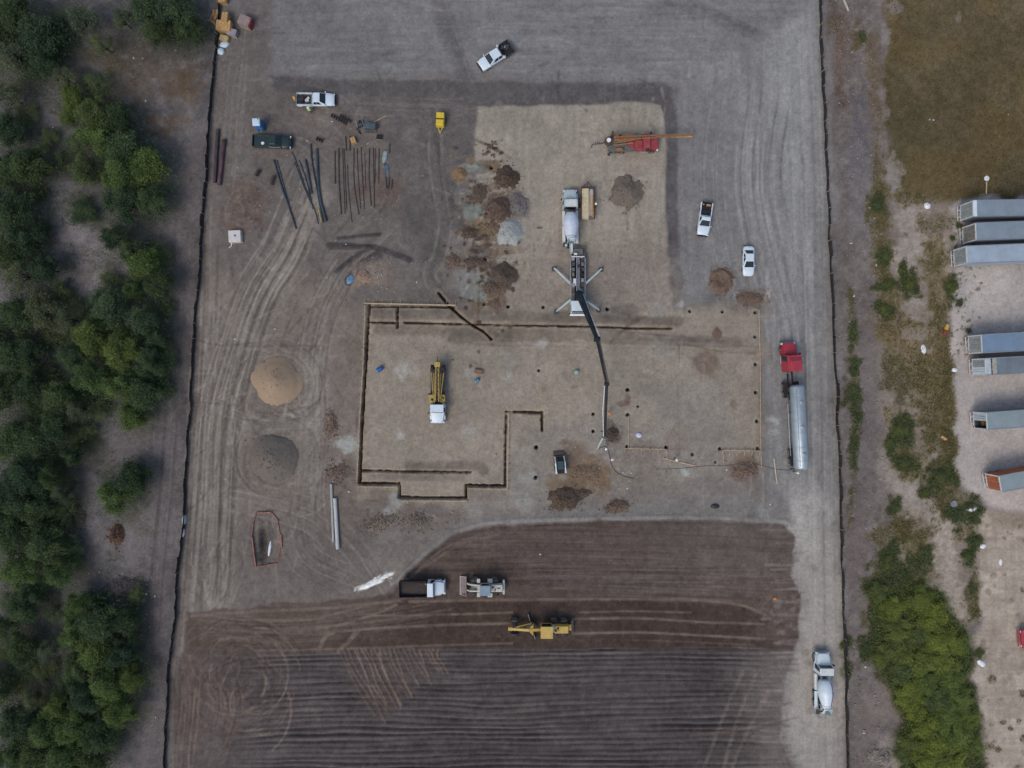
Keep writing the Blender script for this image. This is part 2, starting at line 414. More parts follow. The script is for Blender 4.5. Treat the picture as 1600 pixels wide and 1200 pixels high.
# trenches (real cuts in the ground), plus one for a rail's shadow
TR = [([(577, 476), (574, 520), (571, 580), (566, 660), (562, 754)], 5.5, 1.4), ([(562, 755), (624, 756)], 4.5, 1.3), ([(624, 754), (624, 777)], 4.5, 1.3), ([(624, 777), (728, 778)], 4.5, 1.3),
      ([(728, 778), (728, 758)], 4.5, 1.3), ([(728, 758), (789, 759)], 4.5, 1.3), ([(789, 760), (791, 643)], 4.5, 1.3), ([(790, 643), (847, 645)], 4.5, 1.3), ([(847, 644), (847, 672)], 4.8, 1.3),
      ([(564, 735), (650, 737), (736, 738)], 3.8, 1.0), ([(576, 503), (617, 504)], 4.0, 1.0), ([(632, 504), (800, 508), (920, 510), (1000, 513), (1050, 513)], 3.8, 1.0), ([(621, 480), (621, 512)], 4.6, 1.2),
      ([(685, 457), (697, 472), (715, 490), (737, 507), (755, 518), (768, 530)], 4.8, 1.3), ([(577, 479), (640, 479), (710, 480)], 3.4, 0.8)]  # last entry: a rail's shadow shaped and painted as a shallow cut
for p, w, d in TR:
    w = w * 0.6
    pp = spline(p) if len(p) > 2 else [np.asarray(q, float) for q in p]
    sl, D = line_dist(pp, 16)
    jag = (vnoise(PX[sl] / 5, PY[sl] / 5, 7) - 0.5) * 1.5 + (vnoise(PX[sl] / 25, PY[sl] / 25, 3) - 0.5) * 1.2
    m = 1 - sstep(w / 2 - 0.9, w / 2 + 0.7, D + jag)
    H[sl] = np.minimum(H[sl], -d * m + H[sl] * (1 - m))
    paint(sl, 1 - sstep(w / 2 - 1, w / 2 + 1, D), (80, 68, 60), 0.8)  # trench floor's darkening is also painted into the colour
    paint(sl, np.exp(-((D - w / 2 - 3) / 2.0) ** 2) * (0.4 + vnoise(PX[sl] / 9, PY[sl] / 9, 2)), (128, 116, 102), 0.45)

# drilled shafts
HOLES = [(768, 262, 3.2), (761, 332, 3.4), (758, 406, 3.4), (757, 475, 3.2), (794, 479, 3.0), (849, 480, 2.6), (949, 483, 3.2), (1078, 486, 2.8), (1129, 487, 2.6), (1180, 488, 2.6), (1180, 526, 2.6), (1181, 569, 3),
         (1181, 613, 3.0), (1183, 658, 3.0), (1184, 701, 3.2), (1125, 701, 3.0), (1082, 710, 3.0), (1041, 699, 3.2), (981, 648, 3.0), (981, 609, 3.4), (927, 647, 3.0), (927, 674, 3.0), (838, 699, 3.6), (837, 746, 3.4), (981, 698, 3.2), (1118, 722, 1.8), (842, 579, 2.2), (997, 635, 1.6)]
for x, y, r in HOLES:
    r = r * 0.64
    sl = box_idx(x - 16, x + 16, y - 16, y + 16)
    D = np.hypot(PX[sl] - x, PY[sl] - y)
    m = 1 - sstep(r - 0.8, r + 1.0, D)
    H[sl] = H[sl] * (1 - m) - 1.5 * m
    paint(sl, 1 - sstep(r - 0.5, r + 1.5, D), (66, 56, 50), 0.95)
    paint(sl, np.exp(-((D - r - 2) / 2.2) ** 2) * 0.6, (140, 136, 130), 0.4)

# spoil, slurry and stains by the shafts on the upper pad
BR = (84, 70, 62); OC = (112, 92, 70); SL = (96, 100, 97)
for (x, y, rx, ry, c, a) in ((745, 262, 32, 10, (104, 92, 84), .8), (738, 264, 22, 8, SL, .9), (718, 272, 14, 10, OC, .9), (770, 262, 12, 12, (104, 88, 74), .8), (755, 300, 20, 26, (99, 88, 82), .7), (730, 300, 18, 30, (112, 108, 107), .6),
                             (740, 333, 22, 14, SL, .9), (778, 326, 24, 22, (96, 83, 76), .8), (808, 322, 20, 20, (98, 95, 99), .8), (760, 352, 26, 14, OC, .8), (735, 364, 22, 9, BR, .8), (775, 372, 22, 12, (110, 94, 80), .8), (790, 388, 24, 10, (112, 96, 82), .7),
                             (722, 408, 26, 12, (98, 84, 76), .8), (756, 402, 26, 18, (92, 80, 73), .9), (745, 398, 16, 8, SL, .7), (715, 385, 20, 20, (118, 112, 109), .6), (785, 430, 22, 22, (84, 73, 68), .8), (770, 445, 22, 20, (92, 78, 71), .8), (745, 458, 17, 14, (108, 116, 114), .95),
                             (728, 440, 24, 20, (112, 113, 115), .8), (775, 470, 14, 14, (106, 88, 76), .8), (745, 475, 10, 14, (108, 92, 76), .7), (755, 440, 12, 9, (116, 122, 121), .8), (795, 365, 20, 18, (126, 132, 137), .6), (705, 430, 12, 26, (110, 104, 101), .5)):
    blob(x, y, rx * 1.05, ry * 1.05, tuple(v * 0.94 for v in c), min(1, a * 1.1), rough=0.55, soft=0.22, firm=0.8)
for k in range(240):
    x = random.gauss(752, 26); y = random.gauss(370, 70)
    blob(x, y, random.uniform(1.5, 5), random.uniform(1.5, 4), random.choice([BR, (64, 53, 49), (64, 53, 49), OC, (126, 118, 112)]), 0.85, soft=0.3, dh=0.04, firm=0.6)
for k in range(34):
    a = random.random() * 6.28; r = abs(random.gauss(0, 9)); blob(771 + r * math.cos(a), 233 + r * math.sin(a) * 1.3, random.uniform(1.0, 2.2), random.uniform(1.0, 2.2), (62, 50, 47), 0.95, soft=0.3, dh=0.06, firm=1)
for (x, y, rx, ry) in ((733, 263, 18, 7), (738, 333, 15, 12), (745, 458, 14, 12)): blob(x, y, rx, ry, (104, 112, 110), 0.9, rough=0.35, soft=0.12, firm=1)
for k in range(14): blob(random.uniform(830, 1040), random.uniform(175, 480), random.uniform(2, 7), random.uniform(2, 7), (108, 101, 96), 0.35)
for k in range(9): blob(838 - k * 1.5 + random.uniform(-2, 2), 375 + k * 8, 1.8, 3, (92, 84, 80), 0.6)
for k in range(8): blob(978 - k * 0.8 + random.uniform(-4, 4), 340 + k * 9, 1.8, 2, (92, 84, 80), 0.6)
bundle([(890, 200), (880, 280), (885, 380), (880, 480)], 12, 60, [(134, 128, 122), (114, 107, 102)], (0.15, 0.35), (1.5, 3), 4)
bundle([(1000, 180), (1000, 260), (990, 380), (990, 480)], 8, 30, [(134, 128, 122), (114, 107, 102)], (0.15, 0.35), (1.5, 3), 4)
# concrete washings and white marks on the lower pad
for (x, y, r, c, a) in ((632, 579, 15, (150, 152, 153), .75), (846, 537, 8, (150, 150, 150), .7), (790, 558, 12, (140, 143, 147), .5), (735, 585, 9, (140, 143, 146), .6), (795, 588, 9, (142, 145, 148), .6), (626, 681, 10, (146, 148, 151), .7),
                      (731, 674, 10, (140, 143, 147), .6), (543, 693, 14, (136, 144, 147), .8), (1072, 738, 12, (138, 150, 152), .85), (1208, 658, 8, (140, 150, 154), .8), (1210, 675, 6, (140, 148, 152), .6), (830, 748, 12, (132, 138, 140), .5), (818, 782, 12, (132, 138, 141), .6),
                      (1030, 482, 14, (128, 132, 132), .5), (1065, 475, 6, (140, 146, 148), .6), (1040, 545, 20, (130, 130, 130), .35), (1195, 492, 10, (136, 140, 142), .6), (620, 785, 12, (142, 146, 150), .6), (607, 800, 8, (140, 146, 152), .6), (738, 800, 14, (128, 130, 131), .5),
                      (520, 725, 10, (132, 128, 126), .5), (1195, 800, 12, (128, 132, 136), .5), (640, 605, 6, (130, 128, 124), .4)):
    blob(x, y, r, r * 0.8, c, a, rough=0.8, soft=0.5)
# brown wet spoil by the loader, right stains
for (x, y, rx, ry, c, a) in ((900, 720, 34, 26, (98, 82, 72), .9), (915, 745, 32, 22, (112, 92, 74), .85), (890, 760, 30, 14, (104, 86, 72), .8), (930, 740, 24, 14, (112, 90, 70), .7), (945, 760, 8, 16, (106, 86, 68), .8), (955, 680, 13, 12, (88, 78, 72), .9),
                             (955, 668, 10, 12, (86, 76, 70), .8), (975, 630, 10, 4, (92, 72, 66), .7), (980, 622, 4, 8, (92, 70, 64), .7), (1146, 633, 7, 8, (98, 80, 74), .7), (1160, 735, 22, 14, (98, 82, 76), .8), (1175, 725, 10, 14, (94, 80, 74), .7), (1160, 715, 12, 6, (112, 92, 78), .7),
                             (1105, 570, 20, 20, (100, 84, 74), .7), (1120, 520, 7, 8, (92, 74, 64), .8), (1175, 465, 24, 14, (98, 84, 78), .7), (1160, 478, 16, 16, (104, 94, 88), .5), (1200, 480, 14, 20, (106, 98, 94), .5), (1128, 440, 22, 20, (98, 84, 76), .6), (1055, 445, 12, 16, (98, 90, 86), .5),
                             (1000, 710, 30, 18, (104, 95, 90), .6), (1010, 745, 26, 16, (104, 95, 91), .5), (1055, 690, 16, 22, (120, 107, 98), .5), (1110, 660, 40, 30, (112, 107, 104), .4), (850, 605, 5, 6, (110, 98, 78), .7), (897, 604, 6, 3, (104, 90, 74), .7), (900, 590, 20, 10, (116, 108, 98), .5)):
    blob(x, y, rx, ry, tuple(v * 0.96 for v in c), a, rough=0.6, soft=0.3, firm=0.5)
for (x, y, rx, ry) in ((516, 664, 10, 26), (520, 735, 16, 18), (590, 815, 18, 12), (650, 815, 16, 14), (700, 812, 14, 8), (540, 740, 12, 10), (530, 460, 14, 10), (600, 430, 20, 30), (720, 802, 10, 8)):
    blob(x, y, rx, ry, (98, 87, 81), 0.7, rough=0.9, soft=0.3, rub=0.8)
for k in range(160):
    x = random.choice([random.gauss(518, 10), random.gauss(600, 26), random.gauss(660, 24)]); y = random.gauss(665, 16) if x < 545 and random.random() < 0.5 else (random.gauss(735, 10) if x < 545 else random.gauss(815, 8))
    blob(x, y, random.uniform(1, 2.2), random.uniform(1, 2.2), random.choice([(70, 60, 56), (122, 112, 104), (84, 72, 64)]), 0.7, soft=0.4, dh=0.05)
bundle([(590, 540), (620, 640), (600, 720)], 8, 30, [(130, 124, 116), (110, 103, 97)], (0.15, 0.3), (2, 3), 4)
bundle([(760, 560), (770, 650), (750, 730)], 8, 30, [(130, 124, 116), (110, 103, 97)], (0.15, 0.3), (2, 3), 4)
bundle([(1000, 560), (1080, 620), (1060, 720)], 12, 70, [(128, 122, 118), (104, 99, 97)], (0.15, 0.3), (1.5, 3), 6)
stroke([(1058, 598), (1060, 650), (1062, 720)], 3, (96, 92, 92), 0.35)

# tyre tracks on the left lot
LT = [(134, 128, 124), (122, 117, 114), (74, 68, 66), (82, 76, 74)]
stroke([(330, 480), (322, 640), (312, 800), (300, 950), (288, 1200)], 24, (112, 107, 105), 0.75, soft=9, broken=0.3)
stroke([(495, 300), (450, 400), (405, 470), (375, 560), (352, 660), (345, 800), (340, 930)], 40, (119, 114, 110), 0.8, soft=16, broken=0.25)
stroke([(470, 380), (432, 450), (398, 520), (370, 600)], 22, (126, 121, 117), 0.6, soft=10, broken=0.3)
stroke([(500, 560), (500, 640), (480, 700), (490, 780)], 26, (112, 107, 105), 0.6, soft=12, broken=0.4)
stroke([(350, 640), (400, 660), (450, 655), (500, 640)], 20, (116, 111, 108), 0.6, soft=10, broken=0.4)
bundle([(334, 320), (330, 480), (322, 640), (312, 800), (300, 950), (288, 1200)], 26, 16, LT, (0.25, 0.6), (1.4, 3), 3, dh=-0.02)
bundle([(500, 280), (455, 390), (410, 465), (378, 560), (354, 660), (346, 800), (338, 930)], 34, 28, LT, (0.25, 0.65), (1.4, 3.4), 7, dh=-0.03)
bundle([(620, 350), (560, 410), (515, 490), (498, 580), (500, 680), (496, 790), (520, 900)], 18, 16, LT, (0.2, 0.45), (1.5, 3), 4, dh=-0.02)
bundle([(700, 330), (690, 400), (672, 430), (690, 470)], 10, 10, [(118, 113, 110), (82, 78, 77)], (0.2, 0.5), (1.4, 2.6), 4, dh=-0.02)
def ring(cx, cy, r, a0, a1): return [(cx + r * math.cos(math.radians(a)), cy + r * math.sin(math.radians(a))) for a in np.linspace(a0, a1, 9)]
for k in range(18):
    r = random.uniform(42, 78); a0 = random.uniform(-160, -20); stroke(ring(436, 600, r, a0, a0 + random.uniform(50, 150)), random.uniform(1.5, 3), random.choice(LT[:3]), random.uniform(0.25, 0.5), dh=-0.02)
for k in range(22):
    r = random.uniform(42, 70); a0 = random.uniform(60, 250); stroke(ring(432, 716, r, a0, a0 + random.uniform(50, 130)), random.uniform(1.5, 3), random.choice(LT), random.uniform(0.25, 0.5), dh=-0.02)
for k in range(14):
    stroke([(360 + k * 9, 640 + random.uniform(-12, 12)), (420 + k * 6, 655 + random.uniform(-8, 8)), (500, 640 + random.uniform(-20, 20))], random.uniform(1.5, 3), random.choice(LT), 0.35, dh=-0.015)
bundle([(360, 640), (420, 655), (500, 640)], 10, 14, LT, (0.2, 0.45), (1.5, 3), 3, dh=-0.015)
bundle([(345, 760), (420, 775), (500, 800), (560, 860), (600, 920)], 16, 22, LT, (0.2, 0.45), (1.4, 3), 6, dh=-0.02)
bundle([(460, 800), (480, 870), (560, 910)], 10, 20, LT, (0.2, 0.4), (1.4, 2.6), 6, dh=-0.02)
bundle([(355, 850), (350, 900), (345, 940)], 10, 12, LT, (0.3, 0.5), (1.4, 2.4), 3, dh=-0.02)
bundle([(440, 180), (500, 200), (560, 260)], 14, 60, LT, (0.12, 0.3), (1.5, 3), 8)
bundle([(390, 30), (380, 120), (370, 220), (360, 320)], 12, 25, LT, (0.12, 0.3), (1.5, 3), 5)
bundle([(690, 200), (692, 260), (706, 340)], 6, 5, [(68, 66, 69), (98, 95, 95)], (0.4, 0.6), (2, 4), 2, dh=-0.03)
stroke([(676, 170), (684, 230), (694, 270), (706, 325)], 7, (68, 66, 69), 0.6, dh=-0.03)
for k in range(90):
    x0, y0 = random.uniform(335, 520), random.uniform(420, 900); a = random.gauss(115, 35); L_ = random.uniform(40, 130); c, s = math.cos(math.radians(a)), math.sin(math.radians(a)); b_ = random.uniform(-25, 25)
    stroke([(x0, y0), (x0 + c * L_ / 2 - s * b_, y0 + s * L_ / 2 + c * b_), (x0 + c * L_, y0 + s * L_)], random.uniform(1.5, 3.5), random.choice(LT), random.uniform(0.2, 0.5), dh=-0.02, broken=0.8)
# stacked-steel ground marks and long spoil ridges
for p, w in (([(528, 373), (560, 370), (592, 367)], 3.5), ([(512, 383), (545, 384), (578, 386)], 4.5), ([(514, 388), (545, 388), (575, 386)], 3), ([(584, 387), (610, 395), (640, 407)], 7), ([(525, 425), (550, 405), (578, 388)], 5), ([(545, 440), (565, 415), (590, 400)], 12)):
    stroke(p, w * 1.1, (60, 58, 61), 1.0, dh=0.2, soft=2.5, broken=0.25)
blob(575, 425, 26, 18, (122, 104, 92), 0.6); blob(560, 440, 10, 8, (124, 104, 92), 0.5)
for (x, y, r) in ((575, 425, 20), (640, 210, 12), (645, 265, 14), (640, 205, 6)): blob(x, y, r, r, (104, 99, 97), 0.35)
# fenced pit
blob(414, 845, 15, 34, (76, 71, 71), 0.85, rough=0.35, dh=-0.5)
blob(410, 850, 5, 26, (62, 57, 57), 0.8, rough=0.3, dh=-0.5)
blob(395, 862, 8, 14, (80, 73, 70), 0.6); blob(420, 810, 8, 6, (92, 88, 86), 0.6)

# brown graded field
sl, m = poly(POLY_GRADED, (73, 64, 61), 1, soft=3, warp=0.8)
st = fbm(PX[sl] / 80, PY[sl] / 4.5, 6, 4) - 0.5
C[sl] += (m * st * 24)[..., None] * np.array([1.0, 0.92, 0.9])
paint(sl, m * sstep(900, 1130, PX[sl]) * (1 - sstep(890, 935, PY[sl])) * 0.6, (90, 84, 83))
poly([(640, 938), (1000, 938), (1150, 944), (1200, 965), (1195, 1012), (400, 1018), (480, 985)], (59, 50, 47), 0.9, soft=5, warp=0.5)
paint(sl, m * (1 - sstep(420, 640, PX[sl])) * 0.55, (86, 77, 73))
H[sl] += m * st * 0.10
PL = (106, 93, 87)
for p, w, a in (([(300, 962), (400, 955), (480, 952), (560, 945), (625, 938)], 4, .5), ([(400, 968), (480, 968), (540, 955), (575, 945)], 3, .5), ([(400, 980), (480, 985), (560, 968), (620, 945)], 3.4, .6), ([(585, 962), (700, 960), (800, 957)], 2.6, .6), ([(400, 988), (480, 990), (570, 983), (680, 977), (800, 974)], 3.4, .65),
                ([(400, 1016), (520, 1014), (690, 1008), (800, 1005)], 2.6, .5), ([(905, 957), (990, 955), (1080, 957)], 2.2, .5), ([(895, 967), (1000, 966), (1100, 972), (1195, 975)], 3, .6), ([(895, 990), (1000, 988), (1100, 993), (1195, 998)], 3, .65), ([(640, 940), (800, 937), (1000, 936), (1100, 938), (1160, 946), (1195, 960)], 3.4, .6),
                ([(525, 985), (505, 1000), (490, 1040), (460, 1080), (420, 1090), (390, 1092)], 6, .6), ([(560, 985), (520, 1030), (500, 1060), (470, 1095), (430, 1115), (390, 1118)], 6, .6), ([(420, 1055), (460, 1038), (520, 1022)], 4, .5), ([(990, 1000), (1080, 1003), (1180, 1008)], 2, .3), ([(650, 895), (720, 850), (780, 835)], 3, .4), ([(630, 915), (690, 860), (760, 832)], 2.5, .4)):
    stroke(p, w, PL, min(1, a * 1.3), dh=0.03, soft=1.6, broken=0.4)
bundle([(300, 965), (420, 975), (560, 965), (700, 945)], 16, 18, [(98, 88, 84), (66, 58, 56)], (0.25, 0.5), (1.5, 3), 6, dh=-0.02)
bundle([(690, 850), (800, 845), (1000, 850), (1230, 860)], 24, 24, [(90, 82, 80), (60, 54, 53)], (0.2, 0.4), (1.2, 2.6), 3, dh=-0.02)
bundle([(830, 900), (1000, 905), (1230, 915)], 24, 22, [(98, 91, 88), (64, 58, 57)], (0.2, 0.45), (1.2, 2.6), 3, dh=-0.02)
bundle([(700, 885), (900, 880), (1230, 880)], 14, 18, [(92, 84, 82), (60, 54, 53)], (0.2, 0.4), (1.2, 2.6), 3)

# furrowed field
sl, m = poly(POLY_FURROW, (67, 62, 64), 1, soft=4, warp=0.8)
x, y = PX[sl], PY[sl]
ph = y + (fbm(x / 220, y / 60, 5, 3) - 0.5) * 16 + (fbm(x / 60, y / 12, 2, 2) - 0.5) * 2.5 + (x - 800) * 0.012
per = ph / 10.2 * 2 * np.pi
g1 = 1 - 2 * np.exp(-((np.mod(ph / 8.6 + 0.5, 1) - 0.5) / 0.16) ** 2); fw = g1 * 0.75 + np.sin(per * 1.37 + 1.3) * 0.3 * vnoise(x / 120, y / 14, 3)
amp = np.clip(0.1 + 1.5 * vnoise(x / 150, ph / 8.6, 9), 0, 1.3)
fanm = sstep(-14, 10, (fbm(x / 12, y / 12, 5, 3) - 0.5) * 24 + poly_sd([(526, 1012), (674, 1012), (664, 1060), (640, 1085), (612, 1120), (588, 1132), (556, 1080)], x, y)); amp = amp * (1 - 0.55 * fanm)
left_soft = sstep(330, 470, x) * (1 - sstep(1150, 1230, x) * 0.8)
H[sl] += m * fw * amp * 0.17 * left_soft
st = fbm(x / 70, ph / 3.6, 7, 4) - 0.5
C[sl] += (m * (st * 30 + np.clip(fw, -1, 1) * amp * 7 * left_soft))[..., None]  # groove darkening painted in too, following the ridge height
paint(sl, m * fanm, (66, 58, 56), 0.3)
paint(sl, m * sstep(1120, 1230, x), (104, 97, 95), 0.7)
paint(sl, m * (1 - sstep(300, 440, x)), (84, 76, 73), 0.7)
paint(sl, m * sstep(1120, 1250, y) * (1 - sstep(400, 700, x)), (70, 66, 69), 0.6)
BT = (96, 84, 79); BD = (66, 58, 56)
for k, x0 in enumerate(np.cumsum(np.r_[528, np.random.default_rng(4).uniform(4, 9.5, 21)])):
    L = np.interp(x0, [528, 560, 600, 680], [112, 120, 80, 40]) * random.uniform(0.7, 1.1)
    lean = np.interp(x0, [528, 600, 680], [55, 36, 14]) * random.uniform(0.8, 1.2)
    p = [(x0, 1014), (x0 + lean * 0.25, 1014 + L * 0.3), (x0 + lean * 0.55, 1014 + L * 0.62), (x0 + lean, 1014 + L)]
    wig = random.uniform(-4, 4); p = [(a + wig * math.sin(i * 1.7), b) for i, (a, b) in enumerate(p)]
    stroke(p, random.uniform(1.8, 3.6), (100, 88, 82), random.uniform(0.5, 0.95), dh=0.06, broken=0.4)
    stroke([(a + 3.2, b) for a, b in p], 1.6, BD, 0.6, dh=-0.05, broken=0.3)
for k in range(70):
    cx, cy = random.gauss(375, 18), random.gauss(1060, 22); r = random.uniform(24, 85); a0 = random.uniform(0, 360)
    stroke(ring(cx, cy, r, a0, a0 + random.uniform(40, 120)), random.uniform(1.5, 3.5), random.choice([BT, BT, BD, (108, 98, 93)]), random.uniform(0.4, 0.75), dh=random.choice([-0.04, 0.04]))
bundle([(300, 1030), (296, 1110), (290, 1200)], 20, 14, [BT, BD, (104, 96, 92)], (0.3, 0.6), (1.4, 3), 3, dh=-0.03)
bundle([(345, 1040), (360, 1110), (330, 1200)], 14, 24, [BT, BD], (0.3, 0.5), (1.6, 3), 6, dh=-0.03)
for p in ([(1160, 1050), (1130, 1120), (1100, 1200)], [(1180, 1055), (1150, 1130), (1130, 1200)], [(1200, 1080), (1160, 1160), (1140, 1210)], [(1080, 1150), (1160, 1140), (1240, 1120)]):
    stroke(p, 5, (110, 99, 94), 0.5, dh=-0.03); stroke([(a + 9, b) for a, b in p], 3, (80, 72, 69), 0.4, dh=-0.03)
blob(1215, 940, 26, 26, (96, 85, 81), 0.7); blob(1210, 985, 30, 16, (88, 77, 74), 0.5)
for k in range(26): blob(random.uniform(1195, 1250), random.uniform(915, 990), random.uniform(2, 8), random.uniform(2, 4), random.choice([(72, 64, 62), (120, 112, 109)]), 0.5)
# ragged edge of the field against the road
for k in range(60):
    yy = random.uniform(820, 1200); xx = np.interp(yy, [820, 850, 900, 940, 1000, 1060, 1150, 1200], [1228, 1242, 1238, 1250, 1244, 1230, 1218, 1236])
    stroke([(xx - random.uniform(20, 45), yy), (xx + random.uniform(-4, 14), yy + random.uniform(-3, 3))], random.uniform(1.5, 4), random.choice([(84, 77, 75), (128, 122, 119)]), 0.4)

# woodland floor
sl = box_idx(-900, 360, -900, 3000)
L = left[sl]; x, y = PX[sl], PY[sl]
C[sl] += (L * (fbm(x / 18, y / 18, 9, 4) - 0.5) * 30)[..., None]
for (bx, by, rx, ry, c, a) in ((120, 385, 40, 60, (98, 95, 101), .95), (160, 415, 45, 28, (98, 94, 99), .9), (80, 320, 22, 30, (90, 88, 95), .9), (110, 290, 40, 18, (82, 80, 88), .7), (255, 265, 40, 30, (80, 79, 86), .7), (295, 330, 24, 70, (84, 79, 82), .7), (300, 230, 22, 60, (84, 79, 81), .7), (285, 470, 22, 110, (80, 74, 77), .6),
                            (200, 690, 70, 50, (84, 79, 83), .85), (250, 760, 40, 110, (88, 83, 86), .8), (215, 840, 70, 50, (86, 82, 86), .7), (240, 950, 22, 90, (86, 78, 80), .7), (235, 1120, 26, 110, (80, 74, 79), .8), (170, 640, 22, 34, (80, 80, 90), .8), (75, 570, 14, 50, (76, 75, 85), .8), (68, 30, 30, 9, (84, 81, 88), .8),
                            (50, 125, 12, 18, (86, 80, 86), .8), (90, 190, 18, 18, (80, 77, 84), .7), (75, 240, 40, 18, (76, 73, 79), .7), (20, 225, 26, 8, (84, 80, 84), .6), (140, 195, 8, 10, (84, 80, 84), .5), (225, 220, 10, 14, (82, 80, 86), .6), (110, 1070, 30, 40, (76, 73, 80), .7), (20, 1100, 20, 40, (78, 76, 84), .6), (100, 930, 40, 24, (74, 73, 80), .7)):
    blob(bx, by, rx, ry, tuple(v * 1.1 for v in c), a, soft=0.3)
for (bx, by, rx, ry, c, a) in ((180, 90, 50, 26, (78, 67, 60), .75), (240, 120, 60, 36, (76, 66, 58), .75), (290, 135, 24, 28, (84, 66, 52), .8), (260, 195, 30, 14, (82, 66, 54), .75), (200, 140, 40, 30, (74, 65, 60), .7), (150, 50, 40, 26, (72, 66, 68), .6), (270, 80, 40, 20, (74, 67, 66), .6)):
    blob(bx, by, rx, ry, c, a, rough=0.9, soft=0.5, veg=0.25)
for k in range(46): blob(random.uniform(110, 320), random.uniform(10, 220), random.uniform(2, 5), random.uniform(2, 5), (100, 97, 102), 0.5, rough=1.0)
blob(200, 915, 36, 18, (72, 68, 70), 0.7, rub=1.0); blob(150, 905, 30, 12, (70, 68, 72), 0.7, rub=0.6); blob(120, 800, 14, 24, (68, 66, 62), 0.6, rub=0.5); blob(300, 395, 18, 18, (82, 72, 70), 0.6, rub=0.5)
blob(210, 955, 22, 22, (60, 58, 62), 0.8, rub=0.7)
for k in range(90):      # leaf litter
    blob(random.uniform(0, 250), random.uniform(0, 1200), random.uniform(5, 16), random.uniform(5, 14), random.choice([(60, 60, 56), (66, 66, 56), (90, 86, 90)]), 0.5)
stroke([(282, 300), (275, 420), (262, 600), (255, 760), (238, 900), (230, 1010), (232, 1110), (214, 1200)], 3, (94, 89, 91), 0.35)
bundle([(292, 300), (285, 420), (275, 600), (265, 760), (252, 900), (246, 1010), (240, 1110), (222, 1200)], 12, 14, [(96, 90, 92), (72, 67, 70)], (0.2, 0.4), (1.5, 3), 4)

# right verge, meadow, yard, waste ground
sl, m = poly([(1300, -60), (1372, -60), (1360, 200), (1372, 330), (1384, 480), (1378, 560), (1398, 800), (1370, 880), (1350, 920), (1352, 1000), (1400, 1200), (1326, 1260), (1322, 900)], (94, 88, 88), 0.8, soft=10, warp=1.5)
RUB[sl] = np.maximum(RUB[sl], m * 0.35)
C[sl] += (m * (fbm(PX[sl] / 9, PY[sl] / 9, 10, 4) - 0.5) * 34)[..., None]
for (bx, by, rx, ry, c, a) in ((1340, 250, 18, 60, (94, 92, 99), .8), (1345, 330, 16, 40, (96, 92, 97), .8), (1350, 180, 16, 40, (78, 74, 82), .7), (1350, 500, 26, 40, (84, 76, 78), .6), (1360, 550, 26, 20, (98, 90, 90), .8), (1360, 640, 30, 60, (92, 86, 89), .8), (1345, 720, 26, 80, (88, 81, 84), .7), (1340, 840, 20, 70, (90, 80, 80), .7),
                            (1365, 1000, 22, 18, (98, 90, 88), .9), (1350, 1150, 30, 60, (96, 88, 86), .7), (1380, 1100, 26, 40, (104, 95, 92), .8), (1325, 60, 12, 50, (84, 72, 68), .6), (1310, 120, 8, 50, (86, 70, 66), .6), (1385, 1185, 22, 20, (108, 102, 100), .7)):
    blob(bx, by, rx, ry, c, a, soft=0.4)
GR = (62, 68, 40); OL = (86, 78, 50); BN = (98, 82, 56); SA = (133, 125, 122)
sl, m = poly(POLY_MEADOW, (78, 69, 54), 1, soft=6, warp=2)
VEG[sl] = np.maximum(VEG[sl], m * 0.16)
C[sl] += (m * ((fbm(PX[sl] / 22, PY[sl] / 22, 2, 4) - 0.5) * 14 + (fbm(PX[sl] / 4, PY[sl] / 4, 1, 2) - 0.5) * 12))[..., None]
paint(sl, m * sstep(0.45, 0.7, fbm(PX[sl] / 90, PY[sl] / 90, 11, 3)), (70, 66, 50), 0.7)
paint(sl, m * sstep(0.5, 0.7, fbm(PX[sl] / 60, PY[sl] / 60, 4, 3)), (86, 74, 50), 0.6)
for (bx, by, rx, ry, c, a) in ((1382, 54, 8, 18, (112, 106, 106), .8), (1397, 10, 12, 10, (112, 106, 106), .7), (1380, 150, 6, 14, (112, 106, 106), .7), (1384, 175, 6, 10, (112, 106, 106), .7), (1378, 220, 6, 8, (110, 104, 104), .7), (1395, 275, 14, 24, (118, 111, 109), .8), (1498, 28, 4, 12, (104, 98, 94), .7),
                            (1541, 279, 4, 4, (150, 146, 140), .8), (1544, 304, 14, 3, (120, 112, 102), .6), (1466, 40, 30, 12, (84, 74, 56), .4), (1370, 280, 6, 30, (66, 66, 44), .6), (1365, 100, 12, 60, (88, 74, 60), .6)):
    blob(bx, by, rx, ry, c, a, soft=0.4, firm=0.8, rough=0.9)
sl, m = poly([(1395, 300), (1490, 320), (1500, 520), (1496, 640), (1502, 760), (1535, 860), (1510, 1000), (1420, 920), (1400, 830), (1380, 740), (1372, 560), (1380, 420)], (112, 104, 98), 0.9, soft=14, warp=2)
for (bx, by, rx, ry, c, a) in ((1420, 345, 24, 26, SA, .9), (1420, 400, 26, 24, SA, .9), (1455, 380, 26, 24, SA, .8), (1480, 420, 16, 30, SA, .9), (1500, 470, 18, 60, (136, 130, 130), .9), (1425, 475, 14, 20, SA, .7), (1420, 510, 20, 14, (122, 114, 112), .7), (1390, 1160, 16, 12, SA, .5), (1385, 730, 14, 30, (118, 110, 108), .7),
                            (1425, 750, 36, 24, SA, .9), (1440, 790, 26, 26, SA, .9), (1455, 715, 10, 26, SA, .8), (1475, 860, 20, 50, (142, 132, 126), .95), (1480, 920, 22, 24, (140, 130, 124), .8), (1400, 850, 16, 18, SA, .7), (1400, 1195, 20, 10, (138, 128, 120), .8), (1490, 955, 18, 30, (140, 130, 124), .8), (1505, 820, 20, 14, SA, .6)):
    blob(bx, by, rx, ry, c, a, rough=0.9, soft=0.35)
